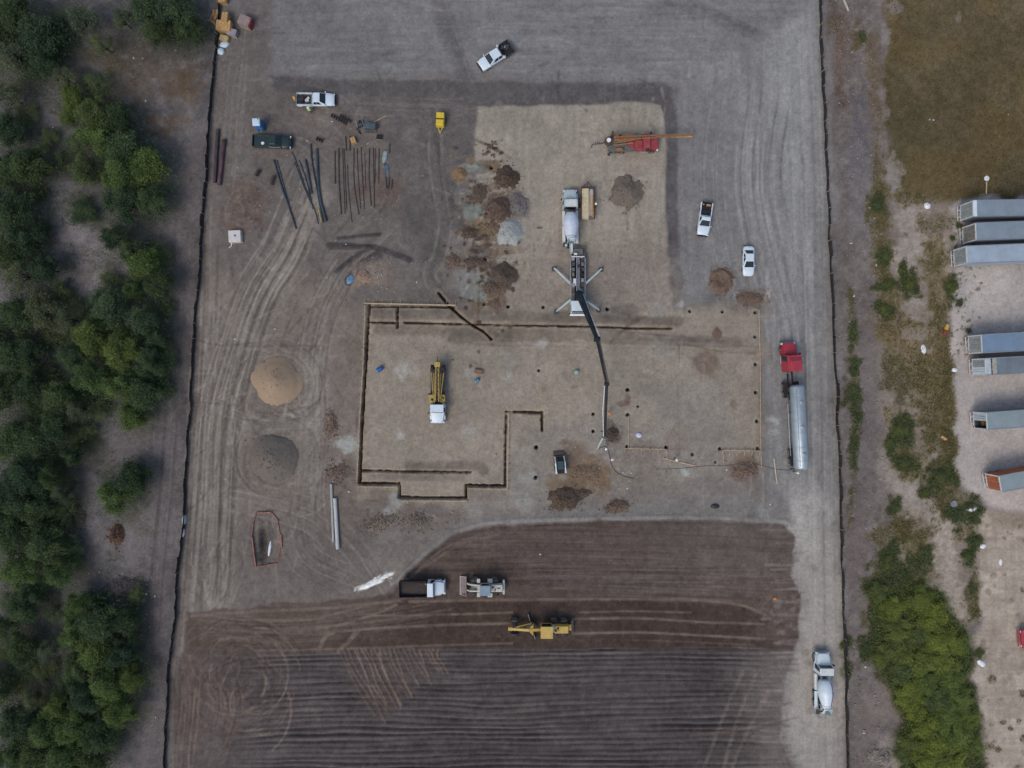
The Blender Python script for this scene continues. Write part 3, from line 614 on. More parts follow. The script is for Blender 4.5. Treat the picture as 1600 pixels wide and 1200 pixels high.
for (pp, w_, c, a, v) in (([(1374, 300), (1378, 400), (1384, 500), (1400, 560), (1440, 600)], 22, OL, .75, .45), ([(1460, 380), (1470, 470), (1472, 560), (1480, 640), (1478, 740)], 26, BN, .6, .4), ([(1478, 600), (1484, 700), (1476, 760)], 24, (78, 72, 46), .7, .6), ([(1380, 520), (1440, 560), (1470, 600)], 26, BN, .6, .35),
                          ([(1400, 650), (1412, 720), (1425, 740)], 26, OL, .6, .5), ([(1380, 840), (1420, 850), (1440, 900)], 40, OL, .7, .5), ([(1490, 770), (1520, 810), (1528, 880), (1524, 960)], 16, (74, 72, 46), .7, .7), ([(1331, 470), (1334, 600), (1334, 740), (1328, 820)], 9, (78, 74, 50), .5, .5), ([(1360, 60), (1370, 180), (1374, 300)], 16, (92, 78, 60), .5, .3), ([(1318, 30), (1312, 130), (1330, 180)], 10, (92, 74, 64), .5, .2)):
    sl, D = line_dist(spline(pp), w_ * 2); D = D + (fbm(PX[sl] / 13, PY[sl] / 13, 4, 4, .65) - .5) * w_ * 1.6
    m = (1 - sstep(w_ * .25, w_ * .75, D)); paint(sl, np.clip(m * (.4 + 1.1 * spk[sl]), 0, 1), c, a * .8); VEG[sl] = np.maximum(VEG[sl], m * v * spk[sl])
for (bx, by, rx, ry, c, a, v) in ((1375, 340, 13, 40, OL, .9, .5), (1372, 320, 10, 14, GR, .7, .8), (1380, 410, 10, 30, OL, .8, .6), (1383, 402, 8, 12, GR, .7, .9), (1388, 445, 16, 9, GR, .8, 1), (1425, 445, 12, 12, GR, .8, 1), (1412, 425, 5, 10, GR, .8, 1), (1460, 410, 14, 18, OL, .8, .4), (1468, 440, 10, 26, BN, .8, .3), (1450, 355, 16, 16, (92, 84, 66), .7, .4), (1420, 310, 20, 12, OL, .8, .4),
                               (1400, 470, 12, 16, BN, .8, .4), (1385, 485, 12, 10, GR, .8, .9), (1400, 510, 26, 18, BN, .8, .4), (1465, 490, 12, 26, OL, .8, .5), (1475, 540, 22, 30, BN, .8, .4), (1430, 540, 18, 10, BN, .7, .3), (1490, 445, 14, 12, GR, .8, 1), (1495, 475, 8, 10, GR, .8, 1), (1440, 590, 26, 26, OL, .8, .5), (1480, 600, 12, 40, OL, .8, .6), (1400, 590, 18, 26, (80, 74, 56), .7, .5),
                               (1332, 520, 6, 24, GR, .7, .8), (1333, 580, 8, 18, GR, .8, 1), (1325, 620, 14, 10, GR, .6, .8), (1337, 640, 7, 20, GR, .7, .9), (1333, 700, 5, 24, GR, .7, .8), (1330, 470, 5, 14, OL, .7, .6), (1408, 670, 14, 18, GR, .9, 1), (1415, 710, 18, 24, OL, .8, .5), (1460, 650, 26, 26, OL, .8, .5), (1480, 700, 22, 40, OL, .85, .6), (1390, 690, 6, 18, GR, .8, 1),
                               (1412, 725, 14, 10, GR, .8, 1), (1470, 745, 22, 18, (76, 72, 46), .9, .8), (1445, 770, 9, 7, (78, 74, 48), .8, .9), (1398, 790, 9, 12, GR, .7, .9), (1470, 785, 20, 14, OL, .8, .6), (1495, 805, 18, 14, GR, .8, 1), (1525, 800, 10, 24, GR, .8, 1), (1527, 845, 10, 18, GR, .9, 1), (1512, 870, 8, 10, GR, .8, 1), (1412, 830, 16, 14, OL, .8, .6), (1430, 850, 22, 24, OL, .8, .5),
                               (1385, 870, 18, 20, GR, .8, .9), (1400, 900, 24, 20, OL, .8, .7), (1440, 880, 14, 18, GR, .7, .8), (1500, 835, 10, 10, BN, .7, .4), (1320, 1010, 8, 10, GR, .7, 1), (1322, 1045, 6, 14, GR, .6, .8), (1525, 905, 10, 26, (76, 72, 50), .8, .7), (1525, 950, 12, 20, OL, .7, .5), (1352, 1015, 10, 14, GR, .8, 1), (1338, 60, 8, 16, (86, 70, 48), .7, .4), (1348, 58, 5, 5, GR, .7, .8), (1305, 40, 10, 24, (88, 70, 58), .6, .3)):
    blob(bx, by, rx * 1.15, ry * 1.15, c, a, rough=1.2, soft=0.5, veg=v)
sl, m = poly([(1352, 905), (1420, 880), (1470, 920), (1500, 990), (1530, 1080), (1540, 1200), (1540, 1300), (1400, 1300), (1410, 1120), (1372, 1050), (1360, 980)], (66, 66, 44), 0.9, soft=10, warp=3)
VEG[sl] = np.maximum(VEG[sl], m * 0.9)
C[sl] += (m * (fbm(PX[sl] / 12, PY[sl] / 12, 6, 4) - 0.5) * 34)[..., None]
sl, m = poly(POLY_YARD, (150, 145, 146), 1, soft=6, warp=1.5)
C[sl] += (m * (mid[sl] * 10))[..., None]
paint(sl, m * (1 - sstep(1490, 1540, PX[sl])) * 0.4, (138, 133, 136))
VEG[sl] *= (1 - m)
sl, m = poly(POLY_WASTE, (140, 131, 124), 1, soft=8, warp=2)
C[sl] += (m * ((fbm(PX[sl] / 40, PY[sl] / 4, 8, 3) - 0.5) * 22 + (fbm(PX[sl] / 4, PY[sl] / 40, 3, 3) - 0.5) * 14 + mid[sl] * 26))[..., None]
VEG[sl] *= (1 - m)
for k in range(60): blob(random.uniform(1535, 1640), random.uniform(805, 1220), random.uniform(2, 6), random.uniform(2, 6), random.choice([(100, 92, 80), (92, 86, 66), (112, 104, 98)]), 0.6, veg=random.choice([0, 0, 0.5]))
poly([(1535, 800), (1640, 800), (1640, 826), (1550, 824)], (112, 104, 94), 0.6, soft=8)
for k in range(120):
    x = random.gauss(1505, 18); y = random.uniform(330, 560); blob(x, y, random.uniform(1, 2.5), random.uniform(1, 2.5), (96, 92, 82), 0.7, veg=0.5)

# scuffs all over the site
for k in range(420):
    x, y = random.uniform(345, 1290), random.uniform(0, 815)
    if x > 1050: a = 90
    elif y < 130: a = random.gauss(0, 8)
    elif x < 560: a = random.gauss(100, 25)
    else: a = random.choice([random.gauss(90, 20), random.gauss(0, 20), random.uniform(0, 180)])
    L_ = random.uniform(12, 60); c, s = math.cos(math.radians(a)), math.sin(math.radians(a)); bend = random.uniform(-6, 6)
    d_ = random.choice([-1, 1]) * random.uniform(8, 20)
    i_ = box_idx(x, x + 1, y, y + 1); base = C[i_].reshape(-1, 3)[0]
    stroke([(x - c * L_ / 2, y - s * L_ / 2), (x - s * bend, y + c * bend), (x + c * L_ / 2, y + s * L_ / 2)], random.uniform(1.5, 4), base + d_, random.uniform(0.3, 0.7), soft=2.5, broken=0.8)
# white powder dust round the spill
for k in range(34): d_ = random.gauss(0, 2.2); x0 = random.uniform(554, 595); stroke([(x0, 922 - (x0 - 556) * .43 + d_), (x0 + random.uniform(10, 22), 922 - (x0 + 16 - 556) * .43 + d_)], random.uniform(1.0, 2.6), (216, 220, 222), 0.7, soft=1.8, broken=0.9, dh=0.03)
# overall unevenness
C += (big * 12 + mid * 16 + fine * 20 + (rng.random(PX.shape).astype(np.float32) - 0.5) * 8)[..., None] * np.array([1.0, 0.98, 0.95], np.float32)
H += (mid * 0.05 + fine * 0.05) * (0.6 + 0.4 * on_site)
H += left * (fbm(PX / 50, PY / 50, 4, 3) - 0.5) * 0.3 + right * (fbm(PX / 60, PY / 60, 2, 3) - 0.5) * 0.2 * (1 - sstep(1480, 1500, PX))
far = np.maximum(np.abs(GX) - 90, np.abs(GY) - 70)
H *= (1 - sstep(0, 20, far))

def ground_h(px, py):
    i = int(np.clip(np.searchsorted(gx, (px - 800) / 10), 0, NX - 1)); j = int(np.clip(np.searchsorted(gy, (600 - py) / 10), 0, NY - 1))
    return float(H[j, i])

A = np.clip(lin(np.clip(C, 8, 250)) / ILL, 0.004, 0.85).astype(np.float32)

# ---- split into land-use sheets
fcx = (PX[:-1, :-1] + PX[1:, 1:]) / 2; fcy = (PY[:-1, :-1] + PY[1:, 1:]) / 2
fwx = fcx + wa[:-1, :-1] * 8; fwy = fcy + wb[:-1, :-1] * 8
reg = np.zeros(fcx.shape, np.int8)
reg[(fcx > fence_x(FENCE_R, fcy))] = 7
for rid, P in ((1, POLY_LOT), (3, POLY_ROAD), (2, POLY_PAD1), (2, POLY_PAD2), (4, POLY_GRADED), (5, POLY_FURROW), (8, POLY_MEADOW), (9, POLY_YARD), (10, POLY_WASTE)):
    s = poly_sd(P, fwx, fwy)
    reg[(s > 0) & ((reg == 0) | (rid > 5) | (rid == 2) | (rid == 4))] = rid
reg[(fcx < fence_x(FENCE_L, fcy))] = 6
SOIL = soil_material()
NAMES = {0: ("ground", "dusty brown dirt of the building site criss-crossed by tyre tracks", "ground"), 1: ("gravel_lot", "grey gravel lot graded in sideways streaks along the top", "ground"),
         2: ("building_pad", "pale compacted earth pad with trenches and drilled shafts", "ground"), 3: ("dirt_road", "pale dusty haul road beside the fence on the right", "road"),
         4: ("graded_field", "smooth dark brown graded soil where the machines work", "ground"), 5: ("furrowed_field", "dark furrowed soil along the bottom of the site", "ground"),
         6: ("woodland_floor", "dim bare earth and dry grass under the trees", "ground"), 7: ("verge", "weedy stony strip between the fence and the trailer yard", "ground"),
         8: ("meadow", "brown dry grass field in the upper right corner", "field"), 9: ("trailer_yard", "pale bare yard where the trailers are parked", "ground"), 10: ("waste_ground", "pale sandy ground below the trailer yard", "ground")}
vid = np.arange(NY * NX).reshape(NY, NX)
quads = np.stack([vid[:-1, :-1], vid[:-1, 1:], vid[1:, 1:], vid[1:, :-1]], -1)
allco = np.stack([GX, GY, H], -1).reshape(-1, 3).astype(np.float32)
allcol = np.concatenate([A.reshape(-1, 3), np.ones((NY * NX, 1), np.float32)], 1)
for rid, (nm, lab, cat) in NAMES.items():
    q = quads[reg == rid].reshape(-1, 4)
    if len(q) == 0: continue
    used, inv = np.unique(q, return_inverse=True)
    me = bpy.data.meshes.new(nm)
    me.vertices.add(len(used)); me.vertices.foreach_set("co", allco[used].ravel())
    me.loops.add(q.size); me.loops.foreach_set("vertex_index", inv.ravel().astype(np.int32))
    me.polygons.add(len(q)); me.polygons.foreach_set("loop_start", np.arange(0, q.size, 4, dtype=np.int32))
    me.polygons.foreach_set("use_smooth", np.ones(len(q), bool))
    at = me.color_attributes.new("soil", 'FLOAT_COLOR', 'POINT')
    at.data.foreach_set("color", allcol[used].ravel())
    me.update(calc_edges=True)
    me.materials.append(SOIL)
    ob = bpy.data.objects.new(nm, me); COL.objects.link(ob)
    ob["kind"] = "structure"; ob["label"] = lab; ob["category"] = cat
# ------------------------------------------------------------------ mesh helpers
class MB:
    def __init__(s): s.v = []; s.f = []
    def add(s, v, f):
        o = len(s.v); s.v += [tuple(p) for p in v]; s.f += [tuple(o + i for i in q) for q in f]; return s
    def hexa(s, b):      # b: 4 bottom corners (ccw from above) then 4 top
        return s.add(b, [(3, 2, 1, 0), (4, 5, 6, 7), (0, 1, 5, 4), (1, 2, 6, 5), (2, 3, 7, 6), (3, 0, 4, 7)])
    def box(s, cx, cy, cz, sx, sy, sz, rz=0.0):
        c, n = math.cos(rz), math.sin(rz); out = []
        for z in (-.5, .5):
            for x, y in ((-.5, -.5), (.5, -.5), (.5, .5), (-.5, .5)):
                X, Y = x * sx, y * sy
                out.append((cx + X * c - Y * n, cy + X * n + Y * c, cz + z * sz))
        return s.hexa(out)
    def span(s, x0, x1, y0, y1, z0, z1): return s.box((x0 + x1) / 2, (y0 + y1) / 2, (z0 + z1) / 2, x1 - x0, y1 - y0, z1 - z0)
    def frustum(s, x0, x1, w0, z0, X0, X1, w1, z1):
        return s.hexa([(x0, -w0, z0), (x1, -w0, z0), (x1, w0, z0), (x0, w0, z0), (X0, -w1, z1), (X1, -w1, z1), (X1, w1, z1), (X0, w1, z1)])
    def bar(s, a, b, w, h=None, w2=None, h2=None):
        a, b = Vector(a), Vector(b); d = (b - a).normalized(); h = h or w; w2 = w2 or w; h2 = h2 or h
        up = Vector((0, 0, 1)) if abs(d.z) < 0.95 else Vector((1, 0, 0))
        sd_ = d.cross(up).normalized(); u = sd_.cross(d)
        q = []
        for p, ww, hh in ((a, w, h), (b, w2, h2)):
            for i, j in ((-1, -1), (1, -1), (1, 1), (-1, 1)): q.append(p + sd_ * (i * ww / 2) + u * (j * hh / 2))
        return s.hexa(q)
    def tube(s, pts, r, n=8, caps=True):
        pts = [Vector(p) for p in pts]; rings = []
        for i, p in enumerate(pts):
            d = (pts[min(i + 1, len(pts) - 1)] - pts[max(i - 1, 0)]).normalized()
            up = Vector((0, 0, 1)) if abs(d.z) < 0.9 else Vector((1, 0, 0))
            a = d.cross(up).normalized(); b = a.cross(d)
            rr = r[i] if hasattr(r, '__len__') else r
            rings.append([p + a * (rr * math.cos(2 * math.pi * k / n)) + b * (rr * math.sin(2 * math.pi * k / n)) for k in range(n)])
        v = [q for R in rings for q in R]; f = []
        for i in range(len(pts) - 1):
            for k in range(n):
                f.append((i * n + k, i * n + (k + 1) % n, (i + 1) * n + (k + 1) % n, (i + 1) * n + k))
        if caps: f += [tuple(range(n))[::-1], tuple((len(pts) - 1) * n + k for k in range(n))]
        return s.add(v, f)
    def lathe(s, prof, org, axis, n=20, a0=0.0, a1=2 * math.pi, off=0.0):
        """prof: (distance along axis, radius)"""
        ax = Vector(axis).normalized(); up = Vector((0, 0, 1)) if abs(ax.z) < 0.9 else Vector((1, 0, 0))
        e = ax.cross(up).normalized(); u = e.cross(ax); org = Vector(org)
        full = abs(a1 - a0 - 2 * math.pi) < 1e-6; m = n if full else n + 1
        v = []
        for t, r in prof:
            for k in range(m):
                a = a0 + (a1 - a0) * k / n
                v.append(org + ax * t + (e * math.cos(a) + u * math.sin(a)) * (r + off))
        f = []
        for i in range(len(prof) - 1):
            for k in range(n):
                k2 = (k + 1) % m
                f.append((i * m + k, i * m + k2, (i + 1) * m + k2, (i + 1) * m + k))
        if full: f += [tuple(range(m))[::-1], tuple((len(prof) - 1) * m + k for k in range(m))]
        return s.add(v, f)
    def loft(s, secs):
        n = len(secs[0]); v = [p for q in secs for p in q]; f = []
        for i in range(len(secs) - 1):
            for k in range(n):
                f.append((i * n + k, i * n + (k + 1) % n, (i + 1) * n + (k + 1) % n, (i + 1) * n + k))
        f += [tuple(range(n))[::-1], tuple((len(secs) - 1) * n + k for k in range(n))]
        return s.add(v, f)
    def panel(s, quad, u0, u1, v0, v1, t=0.012):
        a, b, c, d = [Vector(p) for p in quad]
        P = lambda u, w: (a * (1 - u) + b * u) * (1 - w) + (d * (1 - u) + c * u) * w
        q = [P(u0, v0), P(u1, v0), P(u1, v1), P(u0, v1)]
        n = (q[1] - q[0]).cross(q[3] - q[0]).normalized()
        return s.hexa([p - n * 0.02 for p in q] + [p + n * t for p in q])
    def mesh(s, name, bevel=0.0, smooth=False, seg=1):
        me = bpy.data.meshes.new(name); me.from_pydata(s.v, [], s.f)
        bm = bmesh.new(); bm.from_mesh(me)
        bmesh.ops.recalc_face_normals(bm, faces=bm.faces)
        if bevel > 0:
            bmesh.ops.bevel(bm, geom=list(bm.edges), offset=bevel, segments=seg, affect='EDGES', profile=0.5, clamp_overlap=True)
        if smooth:
            for f in bm.faces: f.smooth = True
            for e in bm.edges:
                if len(e.link_faces) == 2 and e.calc_face_angle(0) > 0.7: e.smooth = False
        bm.to_mesh(me); bm.free()
        return me
    def build(s, name, m, parent=None, bevel=0.0, smooth=False, seg=1):
        me = s.mesh(name, bevel, smooth, seg); me.materials.append(m)
        return link(name, me, parent)

def link(name, me, parent=None):
    o = bpy.data.objects.new(name, me); COL.objects.link(o)
    if parent is not None: o.parent = parent
    return o
def tag(o, label, cat, group=None, kind=None):
    o["label"] = label; o["category"] = cat
    if group: o["group"] = group
    if kind: o["kind"] = kind
    return o
def thing(name, label, cat, px, py, heading=0.0, group=None, z=None):
    o = bpy.data.objects.new(name, None); COL.objects.link(o)
    p = W(px, py); p.z = (ground_h(px, py) if z is None else z)
    o.location = p; o.rotation_euler = (0, 0, math.radians(heading)); o.empty_display_size = 0.5
    return tag(o, label, cat, group)
def B(parent, name, m, *a, bevel=0.02, rz=0.0):
    return MB().span(*a).build(name, m, parent, bevel)

# ------------------------------------------------------------------ shared surfaces
white = mat("white_paint", (0.62, 0.72, 0.78), 0.35, var=0.06, dust=0.18)
offwhite = mat("off_white_paint", (0.60, 0.63, 0.62), 0.45, var=0.1, dust=0.3)
green_white = mat("pale_green_paint", (0.42, 0.52, 0.52), 0.45, var=0.12, dust=0.3)
black = mat("black_metal", (0.016, 0.018, 0.022), 0.6, var=0.3, dust=0.12, spec=0.2)
dark = mat("dark_steel", (0.04, 0.042, 0.045), 0.6, var=0.3, dust=0.35)
rubber = mat("tyre_rubber", (0.022, 0.022, 0.024), 0.85, var=0.3, dust=0.5)
rim_m = mat("wheel_rim", (0.42, 0.44, 0.45), 0.45, metal=0.3, var=0.2, dust=0.4)
glass = mat("dark_glass", (0.012, 0.02, 0.022), 0.12, var=0.2, spec=0.6)
chrome = mat("grey_metal", (0.34, 0.36, 0.38), 0.4, metal=0.5, var=0.15, dust=0.25)
alu = mat("tank_aluminium", (0.36, 0.44, 0.48), 0.42, metal=0.45, var=0.12, scale=1.2, dust=0.2)
red = mat("red_paint", (0.36, 0.03, 0.05), 0.4, var=0.15, dust=0.12)
redrig = mat("faded_red_paint", (0.30, 0.035, 0.045), 0.55, var=0.25, dust=0.35)
orange = mat("rig_orange_paint", (0.27, 0.125, 0.05), 0.6, var=0.3, dust=0.3)
yellow = mat("machine_yellow", (0.50, 0.34, 0.07), 0.5, var=0.15, dust=0.25)
yellow2 = mat("bright_yellow", (0.66, 0.47, 0.03), 0.45, var=0.12, dust=0.15)
drillyel = mat("worn_yellow", (0.40, 0.29, 0.06), 0.6, var=0.3, scale=4, dust=0.35)
rust = mat("rusty_steel", (0.10, 0.05, 0.035), 0.85, var=0.4, scale=4)
greenpk = mat("dark_green_paint", (0.016, 0.034, 0.034), 0.28, var=0.15, dust=0.06)
wood = mat("raw_timber", (0.46, 0.36, 0.22), 0.8, var=0.25, scale=3)
woodpale = mat("pale_plywood", (0.56, 0.47, 0.30), 0.8, var=0.15, scale=2)
greyblue = mat("grey_blue_paint", (0.17, 0.25, 0.31), 0.5, var=0.15, dust=0.2)
boomblue = mat("boom_blue_paint", (0.012, 0.024, 0.038), 0.7, var=0.25, dust=0.08, spec=0.1)
lamp_red = mat("red_lens", (0.35, 0.01, 0.01), 0.2)
lamp_clear = mat("clear_lens", (0.7, 0.72, 0.72), 0.15)
steelbar = mat("steel_bar", (0.05, 0.045, 0.045), 0.75, var=0.35, scale=3)
pipeblue = mat("blue_black_pipe", (0.022, 0.04, 0.058), 0.5, var=0.3, dust=0.2)
concrete = mat("concrete_grey", (0.36, 0.37, 0.35), 0.9, var=0.15, scale=3, bump=0.3)
blackcloth = mat("black_silt_fabric", (0.012, 0.012, 0.014), 0.9, var=0.4, scale=1.5, dust=0.1)
blueplastic = mat("blue_plastic", (0.02, 0.10, 0.34), 0.4, var=0.15)
orangenet = mat("orange_net", (0.30, 0.115, 0.09), 0.7, var=0.25, dust=0.35)
whiteplastic = mat("white_plastic", (0.74, 0.76, 0.78), 0.5, var=0.08, scale=3, dust=0.1)
tanbox = mat("tan_cardboard", (0.42, 0.25, 0.10), 0.85, var=0.22, scale=3)
deckmat = mat("deck_grey_green", (0.10, 0.115, 0.11), 0.7, var=0.3, dust=0.35)

# ------------------------------------------------------------------ wheels
_WH = {}
def wheel(parent, x, y, r, w, out=1, rimmat=None):
    k = (r, w)
    if k not in _WH:
        h = w / 2
        t = MB().lathe([(-h, r * .58), (-h, r * .88), (-h * .7, r), (h * .7, r), (h, r * .88), (h, r * .58)], (0, 0, 0), (0, 1, 0), 22).mesh("wheel", smooth=True)
        t.materials.append(rubber)
        ri = MB().lathe([(-h * .8, .05), (-h * .8, r * .3), (h * .55, r * .35), (h * .7, r * .52), (h * 1.03, r * .6), (h * 1.03, r * .5), (h * .7, r * .2), (h * 1.05, r * .16), (h * 1.05, .01)], (0, 0, 0), (0, 1, 0), 16).mesh("rim", smooth=True)
        _WH[k] = (t, ri)
    t, ri = _WH[k]
    o = link("wheel", t, parent); o.location = (x, y, r)
    if out < 0: o.rotation_euler = (0, 0, math.pi)
    if not ri.materials: ri.materials.append(rimmat or rim_m)
    link("rim", ri, o)
    return o

# ------------------------------------------------------------------ cars and pickups
def car_body(root, secs, m, name="body"):
    """secs: (x, half width, z low, z side, z top) from rear to front"""
    S = []
    for x, w, z0, zs, zt in secs:
        S.append([(x, -w * .9, z0), (x, w * .9, z0), (x, w, z0 + .14), (x, w, zs - .04), (x, w * .955, zs), (x, w * .6, zt), (x, -w * .6, zt), (x, -w * .955, zs), (x, -w, zs - .04), (x, -w, z0 + .14)])
    return MB().loft(S).build(name, m, root, smooth=True)
def greenhouse(root, m, x0, x1, w0, z0, X0, X1, w1, z1, pillars, screen=(0.05, 0.95, 0.08, 0.93), rearwin=True, name="cab"):
    cab = MB().frustum(x0, x1, w0, z0, X0, X1, w1, z1).build(name, m, root, bevel=0.05, seg=2)
    f = [(x1, -w0, z0), (x1, w0, z0), (X1, w1, z1), (X1, -w1, z1)]
    MB().panel(f, *screen).build("windscreen", glass, cab, 0.004)
    if rearwin: MB().panel([(x0, w0, z0), (x0, -w0, z0), (X0, -w1, z1), (X0, w1, z1)], 0.1, 0.9, 0.15, 0.9).build("rear_window", glass, cab, 0.004)
    for sgn in (1, -1):
        q = [(x0, -w0, z0), (x1, -w0, z0), (X1, -w1, z1), (X0, -w1, z1)] if sgn < 0 else [(x1, w0, z0), (x0, w0, z0), (X0, w1, z1), (X1, w1, z1)]
        for a, b in pillars:
            u0, u1 = (a, b) if sgn < 0 else (1 - b, 1 - a)
            MB().panel(q, u0, u1, 0.12, 0.88).build("side_window", glass, cab, 0.004)
    return cab
def mirrors(root, x, w, z, m):
    for s in (1, -1): MB().span(x - .06, x + .06, s * w - .1, s * w + .1, z, z + .2).build("mirror", m, root, 0.03)
def lights(root, xf, xr, w, zf, zr):
    for s in (1, -1):
        MB().span(xf - .12, xf + .015, s * (w - .17) - .15, s * (w - .17) + .15, zf, zf + .17).build("headlight", lamp_clear, root, 0.02)
        MB().span(xr - .015, xr + .06, s * (w - .1) - .08, s * (w - .1) + .08, zr, zr + .3).build("tail_light", lamp_red, root, 0.01)
def pickup(label, px, py, hd, m, L=5.5, Wd=1.86, cab='crew', bed='open', group="pickup trucks on the site"):
    r = thing("pickup_truck", label, "pickup truck", px, py, hd, group)
    h = Wd / 2; f = L / 2; ws = f - 1.3; wt = ws - .85
    cr = {'crew': ws - 2.45, 'extended': ws - 1.95, 'single': ws - 1.55}[cab]
    if bed == 'flat':
        secs = [(cr - .1, h, .42, 1.02, 1.06)]
    else:
        secs = [(-f, h * .95, .48, 1.0, 1.03), (-f + .12, h, .42, 1.02, 1.05), (cr - .12, h, .42, 1.02, 1.05)]
    cabsecs = secs[-1:] + [(ws, h, .42, 1.03, 1.09), (ws + .25, h, .42, 1.0, 1.09), (f - .42, h * .96, .42, .93, 1.03), (f - .16, h * .84, .42, .86, .97), (f - .03, h * .66, .5, .78, .86)]
    body = car_body(r, cabsecs, m)
    greenhouse(r, m, cr, ws, h * .95, 1.06, cr + .2, wt, h * .73, 1.76, [(0.05, 0.33), (0.37, 0.72)] if cab != 'single' else [(0.12, 0.66)])
    B(r, "front_bumper", black, f - .2, f + .16, -h * .9, h * .9, .42, .7, bevel=.07)
    B(r, "grille", black, f - .06, f + .03, -h * .5, h * .5, .66, .84, bevel=.02)
    lights(r, f - .02, -f + .04, h, .7, .7)
    mirrors(r, ws - .05, h + .06, 1.1, black if m is not white else white)
    b0, b1 = -f, cr - .14
    if bed == 'flat':
        w = 1.12
        bd = MB().span(b0, b1, -w, w, .82, .92).build("flatbed", deckmat if False else black, r, 0.02)
        MB().span(b1 - .1, b1 - .02, -w, w, .92, 1.5).build("headboard", black, bd, 0.02)
        for s in (1, -1): MB().span(b0, b1, s * w - .05, s * w + .05, .92, 1.06).build("side_rail", dark, bd, 0.01)
        MB().span(b0 - .03, b0 + .06, -w, w, .88, 1.1).build("tailboard", dark, bd, 0.01)
        for k in range(7):
            x = random.uniform(b0 + .3, b1 - .4); y = random.uniform(-.8, .8)
            MB().box(x, y, 1.02, random.uniform(.25, .6), random.uniform(.15, .4), random.uniform(.15, .3), random.random()).build("load", random.choice([dark, black, deckmat, greyblue]), bd, 0.03)
        for s in (1, -1): MB().lathe([(0, .01), (0, .2), (.3, .2), (.3, .01)], (b1 - .02, s * .98, 1.1), (0, 0, 1), 12).build("canister", whiteplastic, bd, 0.02)
        MB().span(b0 + .1, b1, -.42, .42, .5, .8).build("chassis", black, r, 0.02)
    else:
        floor = MB().span(b0 + .06, b1 - .06, -h + .1, h - .1, .62, .72).build("bed_floor", black if bed in ('open', 'cover') else dark, r, 0.01)
        for s in (1, -1): MB().span(b0 + .03, b1 + .1, s * (h - .07) - .07, s * (h - .07) + .07, .45, 1.06).build("bed_side", m, r, 0.03)
        MB().span(b1 - .06, b1 + .04, -h + .1, h - .1, .45, 1.05).build("bed_front", m, r, 0.02)
        MB().span(b0 - .02, b0 + .07, -h + .12, h - .12, .5, 1.04).build("tailgate", m if bed != 'open' else black, r, 0.02)
        if bed == 'cover': MB().span(b0 + .35, b1 - .02, -h + .12, h - .12, .98, 1.04).build("bed_cover", greenpk, r, 0.02)
        if bed == 'open':
            MB().span(b1 - .95, b1 - .1, -h + .16, h - .16, .72, .98).build("toolbox", black, r, 0.03)
            MB().box(b0 + .38, .28, .84, .3, .62, .2, .1).build("tan_parcel", tanbox, r, 0.02)
            MB().box(b0 + .35, -.5, .82, .22, .16, .2, .3).build("tan_parcel", tanbox, r, 0.02)
        if bed == 'load':
            MB().lathe([(-.12, .2), (-.12, .42), (.12, .42), (.12, .2)], (b0 + .75, .12, 1.02), (.1, .1, 1), 18).build("spare_tyre", rubber, r, 0.02)
            for k in range(9): MB().box(random.uniform(b0 + .3, b1 - .3), random.uniform(-.6, .6), random.uniform(.8, 1.0), random.uniform(.2, .6), random.uniform(.1, .4), random.uniform(.15, .35), random.random()).build("load", random.choice([black, dark, rust, offwhite, deckmat]), r, 0.02)
            rk = MB()
            for s in (1, -1): rk.bar((b0 + .1, s * (h - .06), 1.3), (b1, s * (h - .06), 1.3), .06)
            for x in (b0 + .1, b1 - .02): rk.bar((x, -h + .06, 1.3), (x, h - .06, 1.3), .06)
            for x in (b0 + .1, b1 - .02):
                for s in (1, -1): rk.bar((x, s * (h - .06), 1.0), (x, s * (h - .06), 1.3), .05)
            rk.build("bed_rack", chrome, r)
    B(r, "rear_bumper", chrome if bed != 'flat' else black, -f - .1, -f + .02, -h * .85, h * .85, .45, .6, bevel=.03)
    for x in (f - .95, -f + 1.15):
        for s in (1, -1): wheel(r, x, s * (h - .12), .39, .26, s)
    return r
pickup("white crew cab truck with a black flatbed, parked askew at the top", 774.5, 92, -146.9, white, 5.75, 1.88, 'crew', 'flat')
pickup("white pickup truck with a spare tyre and tools in its bed", 495.5, 159, -0.5, white, 5.9, 1.95, 'extended', 'load')
pickup("dark green pickup truck parked below the blue portable toilet", 427.5, 224, -2.5, greenpk, 5.95, 1.95, 'extended', 'cover')
pickup("white pickup truck with a black bed, facing down beside the haul road", 1099, 344, -98, white, 5.1, 1.85, 'single', 'open')
p = W(411, 224, 1.05)
o = MB().box(0, 0, .12, .5, .4, .24, .3).build("white_block", whiteplastic, None, 0.08); o.location = p  # white block standing for a bright spot on the bed cover
tag(o, "white block lying on the bed cover of the dark green pickup", "jug")

